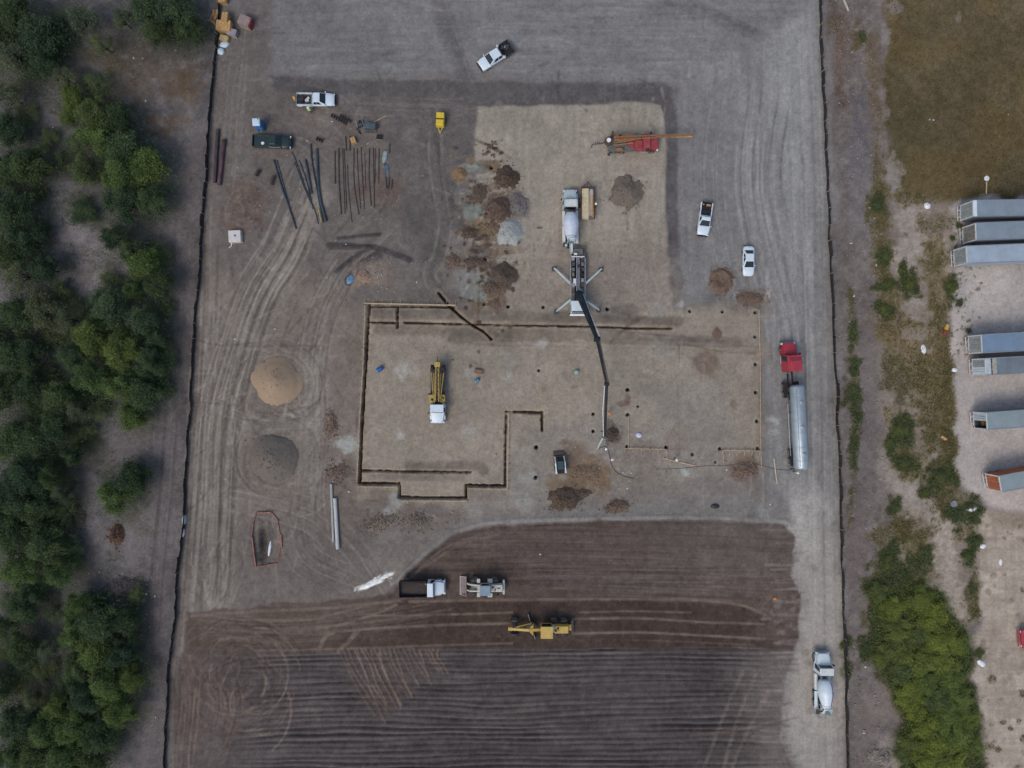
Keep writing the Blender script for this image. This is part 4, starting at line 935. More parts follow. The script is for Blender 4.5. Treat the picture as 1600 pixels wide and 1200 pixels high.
def sedan(label, px, py, hd, m, L=4.55, Wd=1.76):
    r = thing("sedan_car", label, "car", px, py, hd); h = Wd / 2; f = L / 2
    car_body(r, [(-f, h * .72, .45, .74, .84), (-f + .1, h * .87, .36, .84, .93), (-f + .4, h * .96, .3, .9, .97), (-.6, h, .28, .92, .97), (.6, h, .28, .92, .97), (1.0, h, .28, .9, .96), (f - .5, h * .96, .3, .8, .88), (f - .12, h * .84, .36, .68, .76), (f, h * .66, .42, .6, .66)], m)
    greenhouse(r, m, -1.72, 1.1, h * .94, .93, -.95, .12, h * .72, 1.42, [(0.17, 0.43), (0.47, 0.74)], name="cabin")
    lights(r, f - .1, -f + .06, h * .9, .55, .62); mirrors(r, .75, h + .05, .95, m)
    B(r, "front_bumper", m, f - .15, f + .04, -h * .75, h * .75, .28, .5, bevel=.06)
    B(r, "rear_bumper", m, -f - .05, -f + .15, -h * .78, h * .78, .32, .56, bevel=.06)
    for x in (f - .85, -f + .95):
        for s in (1, -1): wheel(r, x, s * (h - .09), .32, .2, s)
    return r
sedan("white sedan car parked alone beside the haul road", 1167, 409, -90.5, white)

# ------------------------------------------------------------------ heavy trucks
def truck_front(r, xf, m, hood=1.55, cab=1.5, w=1.2, hoodz=1.75, roof=2.75, roofm=None, sleeper=0.0, slope=.2):
    """bonnet, cab, bumper, lights; returns x of the back of the cab"""
    h0 = xf - .1; h1 = xf - hood
    S = []
    for x, ww, zt in ((h1 - .1, w * .95, hoodz + .05), (h1 + .35, w * .9, hoodz), (h0 - .4, w * .78, hoodz - slope * .6), (h0 - .08, w * .7, hoodz - slope), (h0, w * .62, hoodz - slope - .12)):
        S.append([(x, -ww, .75), (x, ww, .75), (x, ww, zt - .3), (x, ww * .9, zt - .08), (x, ww * .55, zt), (x, -ww * .55, zt), (x, -ww * .9, zt - .08), (x, -ww, zt - .3)])
    hd = MB().loft(S).build("bonnet", m, r, smooth=True)
    B(hd, "grille", chrome, h0 - .03, h0 + .05, -w * .42, w * .42, .85, hoodz - slope - .18, bevel=.02)
    for s in (1, -1):
        S2 = [[(xf - 1.15 + .62 * math.cos(a), s * (w - .34 + .34 * j), .62 + .62 * math.sin(a) * 1.0) for j in (0, 1)] for a in np.linspace(0.1, 3.04, 9)]
        mb = MB(); vv = [q for pr in S2 for q in pr]; n = len(S2)
        mb.add(vv + [(a, b, c - .05) for a, b, c in vv], [(2 * i, 2 * i + 1, 2 * i + 3, 2 * i + 2) for i in range(n - 1)] + [(2 * n + 2 * i, 2 * n + 2 * i + 2, 2 * n + 2 * i + 3, 2 * n + 2 * i + 1) for i in range(n - 1)] + [(2 * i + 1, 2 * n + 2 * i + 1, 2 * n + 2 * i + 3, 2 * i + 3) for i in range(n - 1)])
        mb.build("fender", m, r, smooth=True)
        MB().span(h0 - .25, h0 + .01, s * (w - .3) - .16, s * (w - .3) + .16, .95, 1.2).build("headlight", lamp_clear, r, 0.03)
    B(r, "front_bumper", chrome, xf - .2, xf + .02, -w, w, .5, .8, bevel=.05)
    x1 = h1 - cab
    c = greenhouse(r, m, x1 - sleeper, h1 + .18, w * .97, .85, x1 - sleeper + .04, h1 - .22, w * .86, roof, [(0.62, 0.93)] if sleeper else [(0.42, 0.93)], screen=(0.06, 0.94, 0.55, 0.93), rearwin=not sleeper)
    # side glass only in the upper half of the cab
    for s in (1, -1):
        MB().span(h1 - .1, h1 + .1, s * (w + .16) - .1, s * (w + .16) + .1, 1.7, 2.25).build("mirror", black, r, .03)
        MB().tube([(x1 - sleeper - .12, s * (w - .16), .9), (x1 - sleeper - .12, s * (w - .16), roof + .35)], .07, 10).build("exhaust_stack", chrome, r, smooth=True) if sleeper or s > 0 else None
        MB().span(x1 - .1, h1 - .1, s * (w - .2) - .2, s * (w - .2) + .2, .45, .8).build("fuel_tank", chrome, r, .1)
    return x1 - sleeper, c
def chassis(r, x0, x1, m=None, w=.42): return MB().span(x0, x1, -w, -w + .16, .72, .98).span(x0, x1, w - .16, w, .72, .98).span(x0, x0 + .1, -w + .16, w - .16, .74, .96).span((x0 + x1) / 2, (x0 + x1) / 2 + .12, -w + .16, w - .16, .74, .96).span(x1 - .1, x1, -w + .16, w - .16, .74, .96).build("chassis", m or black, r)
def axles(r, front, rears, w=1.2):
    for s in (1, -1):
        wheel(r, front, s * (w - .17), .52, .3, s)
        for x in rears: wheel(r, x, s * (w - .28), .52, .54, s)

def mixer(label, px, py, hd, m, cabm, drumm, stripes=False, L=9.2):
    r = thing("mixer_truck", label, "mixer truck", px, py, hd, "concrete mixer trucks"); f = L / 2
    xb, c = truck_front(r, f, cabm, 1.75, 1.35, 1.2)
    MB().span(xb + .1, xb + 1.15, -.85, .85, 2.745, 2.80).build("roof_panel", offwhite, c, .02)
    chassis(r, -f + .2, f - .6); axles(r, f - 1.15, (-f + 2.9, -f + 1.55))
    for s in (1, -1):
        MB().span(-f + .85, -f + 3.55, s * 1.0 - .24, s * 1.0 + .24, 1.1, 1.17).build("rear_fender", m, r, .03)
        MB().span(-f + 3.7, xb - .2, s * .98 - .22, s * .98 + .22, .7, 1.25).build("water_tank" if s > 0 else "side_box", offwhite, r, .1, seg=2)
    ax = Vector((-1, 0, .16)).normalized(); org = Vector((xb - .75, 0, 1.95))
    prof = [(0, .25), (.02, .62), (.25, .88), (.9, 1.12), (1.7, 1.2), (2.4, 1.14), (3.4, .86), (4.15, .62), (4.35, .56), (4.4, .4), (4.3, .3)]
    d = MB().lathe(prof, org, ax, 32).build("drum", drumm, r, smooth=True)
    if stripes:
        red_s = mat("drum_red_stripe", (0.34, 0.05, 0.07), 0.5, var=0.15); blue_s = mat("drum_blue_mark", (0.06, 0.12, 0.26), 0.5)
        for (t0, t1, a0, a1, mm) in ((.3, 1.6, 2.2, 2.4, red_s), (2.4, 3.8, 2.2, 2.44, red_s), (1.65, 1.98, 2.1, 2.45, blue_s), (2.05, 2.35, 2.15, 2.42, blue_s)):
            ts = np.linspace(t0, t1, 9); pr = [(t, float(np.interp(t, [q[0] for q in prof[:9]], [q[1] for q in prof[:9]])) + .012) for t in ts]
            MB().lathe(pr, org, ax, 4, math.pi - (a1 - 1.3), math.pi - (a0 - 1.3)).build("stripe", mm, d, smooth=True)
    e = org + ax * 4.35
    MB().lathe([(-.12, .66), (-.12, .74), (.06, .74), (.06, .66)], e - ax * .55, ax, 24).build("roller_ring", chrome, r, smooth=True)
    hop = MB(); hx, hz = e.x - .15, e.z + .25
    hop.add([(hx - .5, -.5, hz + .35), (hx + .4, -.55, hz + .45), (hx + .4, .55, hz + .45), (hx - .5, .5, hz + .35), (hx - .2, -.22, hz - .3), (hx + .15, -.22, hz - .25), (hx + .15, .22, hz - .25), (hx - .2, .22, hz - .3)], [(0, 1, 5, 4), (1, 2, 6, 5), (2, 3, 7, 6), (3, 0, 4, 7)])
    hop.build("charge_hopper", green_white, r)
    fr = MB()
    for s in (1, -1):
        fr.bar((-f + .6, s * .55, 1.0), (e.x, s * .5, e.z - .35), .12); fr.bar((-f + 1.5, s * .5, 1.0), (e.x + .1, s * .55, e.z + .2), .1)
        fr.bar((xb - .35, s * .5, .95), (xb - .6, s * .4, 1.75), .25)
    fr.bar((e.x, -.5, e.z - .35), (e.x, .5, e.z - .35), .14)
    fr.build("drum_frame", green_white, r)
    MB().span(xb - .65, xb - .12, -.5, .5, 1.0, 1.75).build("drive_gearbox", dark, r, .08)
    # chute: open half pipe
    ca, cb = Vector((e.x - .3, .0, e.z - .4)), Vector((-f - (.75 if not stripes else -.05), .12 if stripes else -.12, 1.35))
    S = []
    for p_ in (ca, cb):
        S.append([p_ + Vector((0, .24 * math.cos(t), -.24 * math.sin(t))) for t in np.linspace(0, math.pi, 7)] + [p_ + Vector((0, .2 * math.cos(t), -.2 * math.sin(t))) for t in np.linspace(math.pi, 0, 7)])
    MB().loft(S).build("chute", green_white, r, smooth=True)
    ld = MB()
    for s in (-.18, .18): ld.bar((-f + .05, .95 + s, .5), (-f + .1, .95 + s, 2.6), .05)
    for z in np.arange(.6, 2.6, .3): ld.bar((-f + .07, .77, z), (-f + .07, 1.13, z), .04)
    ld.build("ladder", chrome, r)
    MB().span(-f + .2, -f + .9, .55, 1.2, 1.55, 1.6).build("platform", dark, r)
    return r
mixer("dusty grey-green concrete mixer truck discharging into the pump truck", 890, 345.5, 90.5, offwhite, green_white, mat("mixer_drum_grey", (0.55, 0.62, 0.70), 0.45, var=0.08, dust=0.25), False, 9.2)
mixer("white concrete mixer truck with a red striped drum on the lower haul road", 1280, 1062, 90.0, white, mat("pale_cab_white", (0.60, 0.70, 0.72), 0.4, var=0.06, dust=0.15), white, True, 9.6)

# tractor and tanker
r = thing("semi_tractor", "red semi tractor pulling the silver tank trailer", "truck", 1230, 580, 94.5); f = 4.5
xb, c = truck_front(r, f, red, 1.9, 1.35, 1.22, 1.75, 3.3, sleeper=1.35)
MB().frustum(xb + .1, xb + 2.2, .95, 3.28, xb + .15, xb + 1.6, .8, 3.75).build("roof_fairing", red, c, .08, seg=2)
chassis(r, -f + .1, f - .6); axles(r, f - 1.2, (-f + 2.25, -f + .95))
MB().lathe([(0, .1), (0, .55), (.12, .55), (.12, .1)], (-f + 1.6, 0, .99), (0, 0, 1), 20).build("fifth_wheel", dark, r)
for s in (1, -1): MB().span(-f + .4, -f + 2.85, s * .93 - .26, s * .93 + .26, 1.1, 1.15).build("mudguard", black, r, .02)
MB().tube([(xb - .2, .3, 1.1), (xb - .6, .35, 1.5), (xb - 1.0, .2, 1.3)], .03).build("air_line", blueplastic, r)
r = thing("tank_trailer", "long silver tank trailer hitched to the red tractor", "tank trailer", 1239.5, 666, 93.0); Lt = 13.0; f = Lt / 2
t = MB().lathe([(-f, .05), (-f + .02, .7), (-f + .22, 1.02), (-f + .4, 1.1), (f - .4, 1.1), (f - .22, 1.02), (f - .02, .7), (f, .05)], (0, 0, 2.25), (1, 0, 0), 32).build("tank", alu, r, smooth=True)
for x in (-5.1, -3.0, -.9, 1.0, 2.9, 4.9): MB().lathe([(-.05, 1.1), (-.05, 1.135), (.05, 1.135), (.05, 1.1)], (x, 0, 2.25), (1, 0, 0), 32).build("tank_band", alu, t, smooth=True)
for x in (-4.0, 0.1, 3.9): MB().lathe([(0, .01), (0, .3), (.1, .3), (.14, .22), (.14, .01)], (x, -.1, 3.32), (0, 0, 1), 16).build("manhole_lid", chrome, t, smooth=True)
MB().bar((-f + .6, .55, 3.25), (f - .6, .55, 3.25), .06).bar((-f + .6, -.55, 3.25), (f - .6, -.55, 3.25), .06).build("catwalk_rail", chrome, t)
MB().span(-f + .3, f - 1, -.45, -.3, 1.0, 1.25).span(-f + .3, f - 1, .3, .45, 1.0, 1.25).build("frame", black, r)
for x in (-5.3, -4.0):
    for s in (1, -1): wheel(r, x, s * .93, .5, .5, s)
for s in (1, -1):
    MB().span(-6.0, -3.3, s * .95 - .26, s * .95 + .26, 1.08, 1.13).build("mudguard", black, r, .02)
    MB().bar((2.2, s * .6, 1.05), (2.2, s * .6, .1), .14).build("landing_leg", dark, r)
    MB().tube([(-4.5, s * 1.08, 1.05), (3.6, s * 1.08, 1.05)], .1, 10).build("hose_tube", chrome, r, smooth=True)
B(r, "rear_bumper", black, -f - .1, -f + .05, -1.15, 1.15, .5, .75)
lr = MB()
for s in (-.2, .2): lr.bar((-f - .06, .5 + s, .8), (-f - .02, .5 + s, 3.2), .05)
for z in np.arange(.9, 3.2, .3): lr.bar((-f - .04, .3, z), (-f - .04, .7, z), .035)
lr.build("ladder", chrome, r)

# dump truck
r = thing("dump_truck", "white cabbed dump truck with an empty dark tipper body", "dump truck", 662, 915, 1.0); f = 3.5
xb, c = truck_front(r, f, white, 1.55, 1.15, 1.2, 1.7, 2.55)
chassis(r, -f + .3, f - .6); axles(r, f - 1.05, (-f + 1.0,))
bx0, bx1 = -f, xb - .08
body = MB().span(bx0, bx1, -1.15, 1.15, 1.1, 1.2).build("tipper_floor", dark, r)
for s in (1, -1):
    MB().span(bx0, bx1, s * 1.18 - .05, s * 1.18 + .05, 1.1, 2.05).build("tipper_side", black, r, .02)
    for x in np.linspace(bx0 + .3, bx1 - .3, 5): MB().span(x - .05, x + .05, s * 1.26 - .04, s * 1.26 + .04, 1.1, 2.05).build("side_rib", black, r)
B(r, "tipper_headboard", black, bx1 - .06, bx1 + .04, -1.2, 1.2, 1.1, 2.3); B(r, "tailgate", black, bx0 - .06, bx0 + .02, -1.15, 1.15, 1.1, 1.95)
MB().loft([[(x, -1.08, 1.2), (x, 1.08, 1.2), (x, .9, z), (x, 0, z + .12), (x, -.9, z)] for x, z in ((bx0 + .25, 1.22), (bx0 + 1.0, 1.32), (bx1 - 1.0, 1.5), (bx1 - .1, 1.45))]).build("soil_residue", mat("dark_damp_soil", (0.055, 0.042, 0.038), 0.95, var=0.3, scale=3, bump=0.5), r, smooth=True)
for s in (1, -1): MB().lathe([(0, .05), (0, .3), (.9, .3), (.9, .05)], (xb + .1, s * .95, .75), (1, 0, 0), 12).build("air_tank", chrome, r, smooth=True)

# drill rig on the upper pad
r = thing("drill_rig", "red and orange truck drill rig with its mast folded over the cab", "drill rig", 987, 229, 0.5); f = 3.95
xb, c = truck_front(r, f, redrig, 1.35, 1.3, 1.22, 1.85, 2.5)
chassis(r, -f, f - .6); axles(r, f - 1.05, (-f + 1.0, -f + 2.2))
MB().span(-f, xb - .1, -1.2, 1.2, 1.05, 1.15).build("deck", deckmat, r, .02)
eng = MB().span(-1.9, .0, .4, 1.25, 1.15, 2.1).build("engine_housing", orange, r, .12, seg=2)
for x in (-1.3, -.5): MB().lathe([(0, .3), (0, .36), (.06, .36), (.06, .3)], (x, .82, 2.0), (0, 0, 1), 18).build("cable_guard", rust, eng)
MB().lathe([(-.4, .34), (-.4, .5), (-.34, .5), (-.34, .3), (.34, .3), (.34, .5), (.4, .5), (.4, .34)], (-2.4, .75, 1.7), (0, 1, 0), 20).build("winch_drum", orange, r, smooth=True)
mast = MB()
mb_, mt_ = Vector((-3.2, .3, 2.35)), Vector((8.8, .62, 3.05))
for s in (1, -1):
    for q in (0, .4): mast.bar(mb_ + Vector((0, s * .22, q)), mt_ + Vector((0, s * .09, q * .5)), .1, .1, .07, .07)
for k in range(26):
    t0 = k / 26; t1 = (k + 1) / 26; a = mb_.lerp(mt_, t0); b = mb_.lerp(mt_, t1); w0 = .22 - .13 * t0; w1 = .22 - .13 * t1
    s = 1 if k % 2 else -1
    mast.bar(a + Vector((0, s * w0, .4 - .2 * t0)), b + Vector((0, -s * w1, .4 - .2 * t1)), .05)
mast.build("mast", orange, r)
MB().span(3.9, 8.7, .38, .7, 2.62, 2.8).build("kelly_bar", mat("tan_kelly", (0.42, 0.27, 0.12), 0.7, var=0.2), r, .02)
for a, b in (((-3.0, -.1, 2.0), (.2, .25, 2.3)), ((-3.0, -.45, 1.9), (-.2, -.2, 2.2)), ((-2.8, -.8, 1.5), (-1.6, -1.0, 1.5)), ((-2.6, .1, 2.2), (.6, .35, 2.5))):
    MB().tube([a, b], .09, 8).build("hydraulic_cylinder", orange, r, smooth=True)
MB().span(.1, 1.35, -1.2, .3, 1.15, 1.9).build("tool_locker", redrig, r, .05)
MB().span(-.9, .1, -.5, .35, 1.15, 1.6).build("hydraulic_tank", redrig, r, .05)
MB().hexa([(-2.9, -1.15, 1.3), (-1.5, -1.15, 1.3), (-1.7, -.75, 1.3), (-2.6, -.75, 1.3), (-2.9, -1.15, 1.6), (-1.5, -1.15, 1.6), (-1.7, -.75, 1.6), (-2.6, -.75, 1.6)]).build("toolbox", orange, r, .03)
rot = MB().lathe([(0, .1), (0, .62), (.5, .62), (.5, .4), (.75, .4), (.75, .1)], (-3.9, .2, 1.5), (0, 0, 1), 18).build("rotary_head", rust, r, smooth=True)
MB().lathe([(0, .2), (0, .33), (.1, .33), (.1, .2)], (-3.9, .2, 2.26), (0, 0, 1), 18).build("rotary_ring", whiteplastic, rot, smooth=True)
au = MB().tube([(-4.4, .1, 1.45), (-6.3, -.1, 1.3)], .05, 8)
for k in range(48):
    a0, a1 = k * .7, (k + 1) * .7; x0, x1 = -4.6 - k * .034, -4.6 - (k + 1) * .034
    if k < 47: au.add([(x0, .1 - .1 * (k / 48) + .05 * math.cos(a0), 1.4 + .05 * math.sin(a0)), (x0, .1 - .1 * (k / 48) + .27 * math.cos(a0), 1.4 + .27 * math.sin(a0)), (x1, .1 - .1 * (k / 48) + .27 * math.cos(a1), 1.4 + .27 * math.sin(a1)), (x1, .1 - .1 * (k / 48) + .05 * math.cos(a1), 1.4 + .05 * math.sin(a1))], [(0, 1, 2, 3)])
au.build("auger", steelbar, r)
MB().bar((-6.3, -.1, 1.3), (-6.35, -.1, .0), .1).build("auger_stand", steelbar, r)
for s in (1, -1): MB().bar((-3.6, s * 1.0, 1.1), (-3.6, s * 1.25, .05), .16).build("jack_leg", dark, r); MB().box(-3.6, s * 1.27, .05, .4, .4, .06).build("jack_foot", dark, r)
MB().hexa([(-3.5, 1.0, 1.2), (-2.9, 1.0, 1.2), (-2.95, 1.3, 1.2), (-3.45, 1.3, 1.2), (-3.3, 1.6, 2.0), (-3.1, 1.6, 2.0), (-3.1, 1.75, 2.0), (-3.3, 1.75, 2.0)]).build("operator_guard", rust, r, .02)
for k in range(9): MB().box(random.uniform(-.1, 1.0), random.uniform(-1.0, .9), random.uniform(1.25, 1.7), random.uniform(.2, .5), random.uniform(.2, .4), random.uniform(.2, .5), random.random()).build("valve_block", random.choice([dark, redrig, rust, chrome]), r, .03)

# yellow drill truck on the lower pad
r = thing("drill_truck", "white cabbed drill truck with a yellow mast on the lower pad", "drill truck", 685.5, 614, -90.5); f = 4.7
xb, c = truck_front(r, f, white, 1.65, 1.35, 1.18, 1.75, 2.55)
chassis(r, -f + .2, f - .6); axles(r, f - 1.1, (-f + 1.4,))
MB().span(-f + .6, xb - .1, -1.15, 1.15, 1.05, 1.15).build("deck", dark, r, .02)
MB().span(xb - 1.5, xb - .15, -1.28, -.35, 1.15, 1.85).build("engine_box", drillyel, r, .06)
MB().span(xb - 1.5, xb - .2, .35, 1.15, 1.15, 1.7).build("pump_box", drillyel, r, .05)
MB().box(xb - .7, -.8, 1.9, .35, .3, .12).build("air_cleaner", black, r, .02); MB().box(xb - 1.55, -1.1, 1.7, .25, .6, .3).build("radiator", black, r, .02)
for s, m_ in ((-1.0, drillyel), (-.62, drillyel), (.55, drillyel), (.95, drillyel)): MB().bar((-f + 1.6, s * .95, 1.7), (xb - .9, s * .55, 2.1), .13).build("outrigger_beam", m_, r, .01)
ma = MB()
for s in (1, -1):
    for z in (1.95, 2.35): ma.bar((-f + .1, s * .22, z), (xb - .4, s * .26, z + .15), .1)
for k in range(14):
    x0 = -f + .1 + k * .36; ma.bar((x0, (.22 if k % 2 else -.22), 2.35), (x0 + .36, (-.22 if k % 2 else .22), 2.37), .05); ma.bar((x0, .22, 1.95), (x0, .22, 2.35), .05); ma.bar((x0, -.22, 1.95), (x0, -.22, 2.35), .05)
ma.build("mast", drillyel, r)
for y in (-.1, .06): MB().tube([(-f + .4, y, 2.15), (xb - .7, y, 2.25)], .06, 8).build("drill_rod", steelbar, r, smooth=True)
MB().span(-f - .1, -f + .7, -.45, .45, 1.9, 2.5).build("mast_head", drillyel, r, .06)
MB().tube([(-f - .95, 0, 2.1), (-f + .1, 0, 2.15)], .06, 8).build("drill_bit", rust, r)
for y in (-.85, .9): MB().lathe([(-.2, .12), (-.2, .5), (.2, .5), (.2, .12)], (-f + .85, y, 1.75), (.15, 1, 0), 16).build("hose_reel", black, r, smooth=True)
for k in range(10): MB().box(random.uniform(xb - 1.6, xb - .3), random.uniform(-.3, 1.0), random.uniform(1.6, 1.95), random.uniform(.12, .35), random.uniform(.12, .3), .25, random.random()).build("valve", random.choice([rust, black, drillyel, redrig]), r, .02)

# concrete pump truck with its boom reaching over the pad
r = thing("pump_truck", "grey concrete pump truck with outriggers spread and a long dark boom", "pump truck", 901.5, 444, -90.0); f = 4.85
cb = MB().frustum(f - 2.0, f, 1.18, .7, f - 1.95, f - .12, 1.08, 2.5).build("cab", white, r, .06, seg=2)
MB().panel([(f, -1.18, .7), (f, 1.18, .7), (f - .12, 1.08, 2.5), (f - .12, -1.08, 2.5)], .06, .94, .45, .93).build("windscreen", glass, cb, .004)
for s in (1, -1):
    q = [(f - 2.0, -1.18, .7), (f, -1.18, .7), (f - .12, -1.08, 2.5), (f - 1.95, -1.08, 2.5)] if s < 0 else [(f, 1.18, .7), (f - 2.0, 1.18, .7), (f - 1.95, 1.08, 2.5), (f - .12, 1.08, 2.5)]
    MB().panel(q, .3 if s < 0 else .1, .9 if s < 0 else .7, .5, .9).build("side_window", glass, cb, .004)
    MB().span(f - .1, f + .08, s * 1.32 - .08, s * 1.32 + .08, 1.5, 2.1).build("mirror", black, r, .02)
    MB().span(f - .04, f + .06, s * .85 - .18, s * .85 + .18, .75, .95).build("headlight", lamp_clear, r, .02)
B(r, "front_bumper", whiteplastic, f - .05, f + .18, -1.2, 1.2, .45, .72, bevel=.04)
MB().span(f - .32, f - .14, -1.0, 1.0, 2.5, 2.6).build("sun_visor", black, cb, .02)
chassis(r, -f + .4, f - .5); axles(r, f - 1.0, (-f + 2.0, -f + 3.4))
for s in (1, -1):
    MB().span(-f + 1.0, f - 2.3, s * 1.12 - .1, s * 1.12 + .1, 1.1, 1.35).build("side_walkway", chrome, r, .02)
    for k in range(7): MB().box(-f + 1.2 + k * .82, s * .7, 1.35 + .2 * (k % 2), .55, .4, .4 + .2 * (k % 3)).build("side_locker", [chrome, dark, deckmat, dark, black][(k + (s > 0)) % 5], r, .03)
for k in range(16): MB().box(random.uniform(-f + .2, 1.4), random.uniform(-.9, .9), random.uniform(1.4, 1.9), random.uniform(.15, .5), random.uniform(.1, .35), random.uniform(.15, .5), random.choice([0, 1.57])).build("pump_fitting", random.choice([dark, black, chrome, rust, offwhite]), r, .02)
for y in (-.16, .16): MB().tube([(-f + .9, y, 1.55), (1.3, y, 1.7)], .1, 10).build("pump_cylinder", chrome, r, smooth=True)
MB().span(-.6, .5, -.75, -.3, 1.4, 1.9).build("oil_tank", offwhite, r, .05)
hop = MB(); hop.add([(-f - .55, -.95, 1.5), (-f + .7, -.95, 1.5), (-f + .7, .95, 1.5), (-f - .55, .95, 1.5), (-f - .2, -.5, .75), (-f + .5, -.5, .75), (-f + .5, .5, .75), (-f - .2, .5, .75)], [(0, 1, 5, 4), (1, 2, 6, 5), (2, 3, 7, 6), (3, 0, 4, 7), (4, 5, 6, 7)])
hop.build("hopper", dark, r); MB().span(-f - .4, -f + .55, -.75, .75, 1.2, 1.26).build("hopper_concrete", mat("wet_concrete", (0.13, 0.13, 0.125), 0.5, var=0.2, bump=0.4), r)
MB().bar((-f + .85, -1.0, 1.6), (-f + .85, 1.0, 1.6), .16).build("hopper_bar", offwhite, r, .02)
rm = r.matrix_basis.inverted() if False else None
def loc_of(root, wp):
    m_ = Matrix.Translation(root.location) @ Matrix.Rotation(root.rotation_euler.z, 4, 'Z')
    return m_.inverted() @ wp
for (ax_, ay_), (bx_, by_) in (((893, 445), (866, 419)), ((914, 444), (940, 420)), ((892, 468), (870, 486)), ((917, 471), (936, 484))):
    a = loc_of(r, W(ax_, ay_, 1.2)); b = loc_of(r, W(bx_, by_, 1.0))
    leg = MB().bar(a, b, .34, .34, .24, .24).build("outrigger", green_white, r, .02)
    MB().bar(b, (b.x, b.y, .08), .18).build("jack", chrome, leg); MB().box(b.x, b.y, .08, .7, .7, .1).build("jack_pad", dark, leg)
tr = loc_of(r, W(905, 459, 2.6))
MB().lathe([(0, .6), (1.0, .6), (1.0, .45), (1.7, .45), (1.7, .1)], (tr.x, tr.y, 1.2), (0, 0, 1), 20).build("turret", boomblue, r, smooth=True)
J = [W(905, 460, 3.2), W(915, 490, 4.6), W(933, 530, 6.2), W(941, 566, 6.8), W(948, 600, 7.0), W(945, 640, 6.0), W(945, 683, 4.6), W(933, 700, 1.6)]
J = [loc_of(r, q) for q in J]
s1 = MB().bar(J[0], J[2], .95, .9, .5, .6).build("boom_section", boomblue, r, .06)
MB().bar(J[0] + Vector((.3, -.1, .55)), J[2] + Vector((.2, .05, .45)), .35, .12, .2, .1).build("boom_hose_tray", black, s1)
MB().tube([J[0] + Vector((0, .62, .1)), J[1] + Vector((0, .66, .1)), J[2] + Vector((0, .55, .1))], .075, 8).build("delivery_pipe", offwhite, s1, smooth=True)
MB().lathe([(-.45, .01), (-.45, .38), (.45, .38), (.45, .01)], J[2], (0, 1, 0), 16).build("boom_joint", boomblue, r, smooth=True)
s2 = MB().bar(J[2], J[4], .44, .5, .34, .4).build("boom_section", black, r, .04)
MB().tube([J[2] + Vector((0, .3, .2)), J[4] + Vector((0, .28, .2))], .07, 8).build("delivery_pipe", dark, s2, smooth=True)
MB().lathe([(-.35, .01), (-.35, .28), (.35, .28), (.35, .01)], J[4], (0, 1, 0), 16).build("boom_joint", black, r, smooth=True)
s3 = MB().bar(J[4], J[6], .42, .4, .34, .3).build("boom_section", black, r, .03)
MB().tube([J[4] + Vector((0, -.28, .1)), J[5] + Vector((0, -.3, .1)), J[6] + Vector((0, -.2, .1))], .06, 8).build("delivery_pipe", offwhite, s3, smooth=True)
MB().lathe([(-.28, .01), (-.28, .22), (.28, .22), (.28, .01)], J[6], (0, 1, 0), 14).build("boom_joint", dark, r, smooth=True)
MB().tube([J[6], J[6] + Vector((.3, -.3, -.6)), J[7] + Vector((0, 0, .6)), J[7]], .14, 10).build("end_hose", green_white, r, smooth=True)

# lumber trailer
r = thing("lumber_trailer", "small rusty trailer stacked with pale plywood and planks", "trailer", 917.5, 320, 90.0)
fr = MB()
for s in (1, -1): fr.span(-2.45, 2.45, s * 1.02 - .06, s * 1.02 + .06, .62, .78)
for x in (-2.4, -1.2, 0, 1.2, 2.4): fr.span(x - .05, x + .05, -.96, .96, .64, .76)
fr.bar((2.4, .9, .68), (3.3, 0, .6), .1).bar((2.4, -.9, .68), (3.3, 0, .6), .1).bar((3.2, 0, .6), (3.5, 0, .6), .14)
fr.build("frame", rust, r)
rl = MB()
for s in (1, -1): rl.bar((-2.4, s * 1.05, 1.2), (2.4, s * 1.05, 1.2), .07); [rl.bar((x, s * 1.05, .78), (x, s * 1.05, 1.2), .07) for x in (-2.4, 0, 2.4)]
rl.bar((2.42, -1.05, 1.2), (2.42, 1.05, 1.2), .09); rl.build("side_rail", rust, r)
for s in (1, -1): wheel(r, -.3, s * 1.2, .36, .22, s)
MB().bar((3.0, 0, .55), (3.0, 0, 0), .08).build("jockey_leg", dark, r)
for k in range(6): MB().box(-.15 + random.uniform(-.05, .05), .42, .82 + k * .06, 4.75 - k * .02, 1.02, .05, random.uniform(-.006, .006)).build("plywood_sheet", woodpale, r)
for k in range(9): MB().box(random.uniform(-.3, .1), -.22 - .08 * (k % 8), .84 + .09 * (k // 5) + .03 * (k % 3), random.uniform(3.2, 4.4), .09, .05, random.uniform(-.03, .03)).build("plank", random.choice([wood, woodpale, offwhite, tanbox]), r)
MB().box(1.7, -.55, .95, .9, .5, .3, .1).build("parcel", concrete, r, .05)

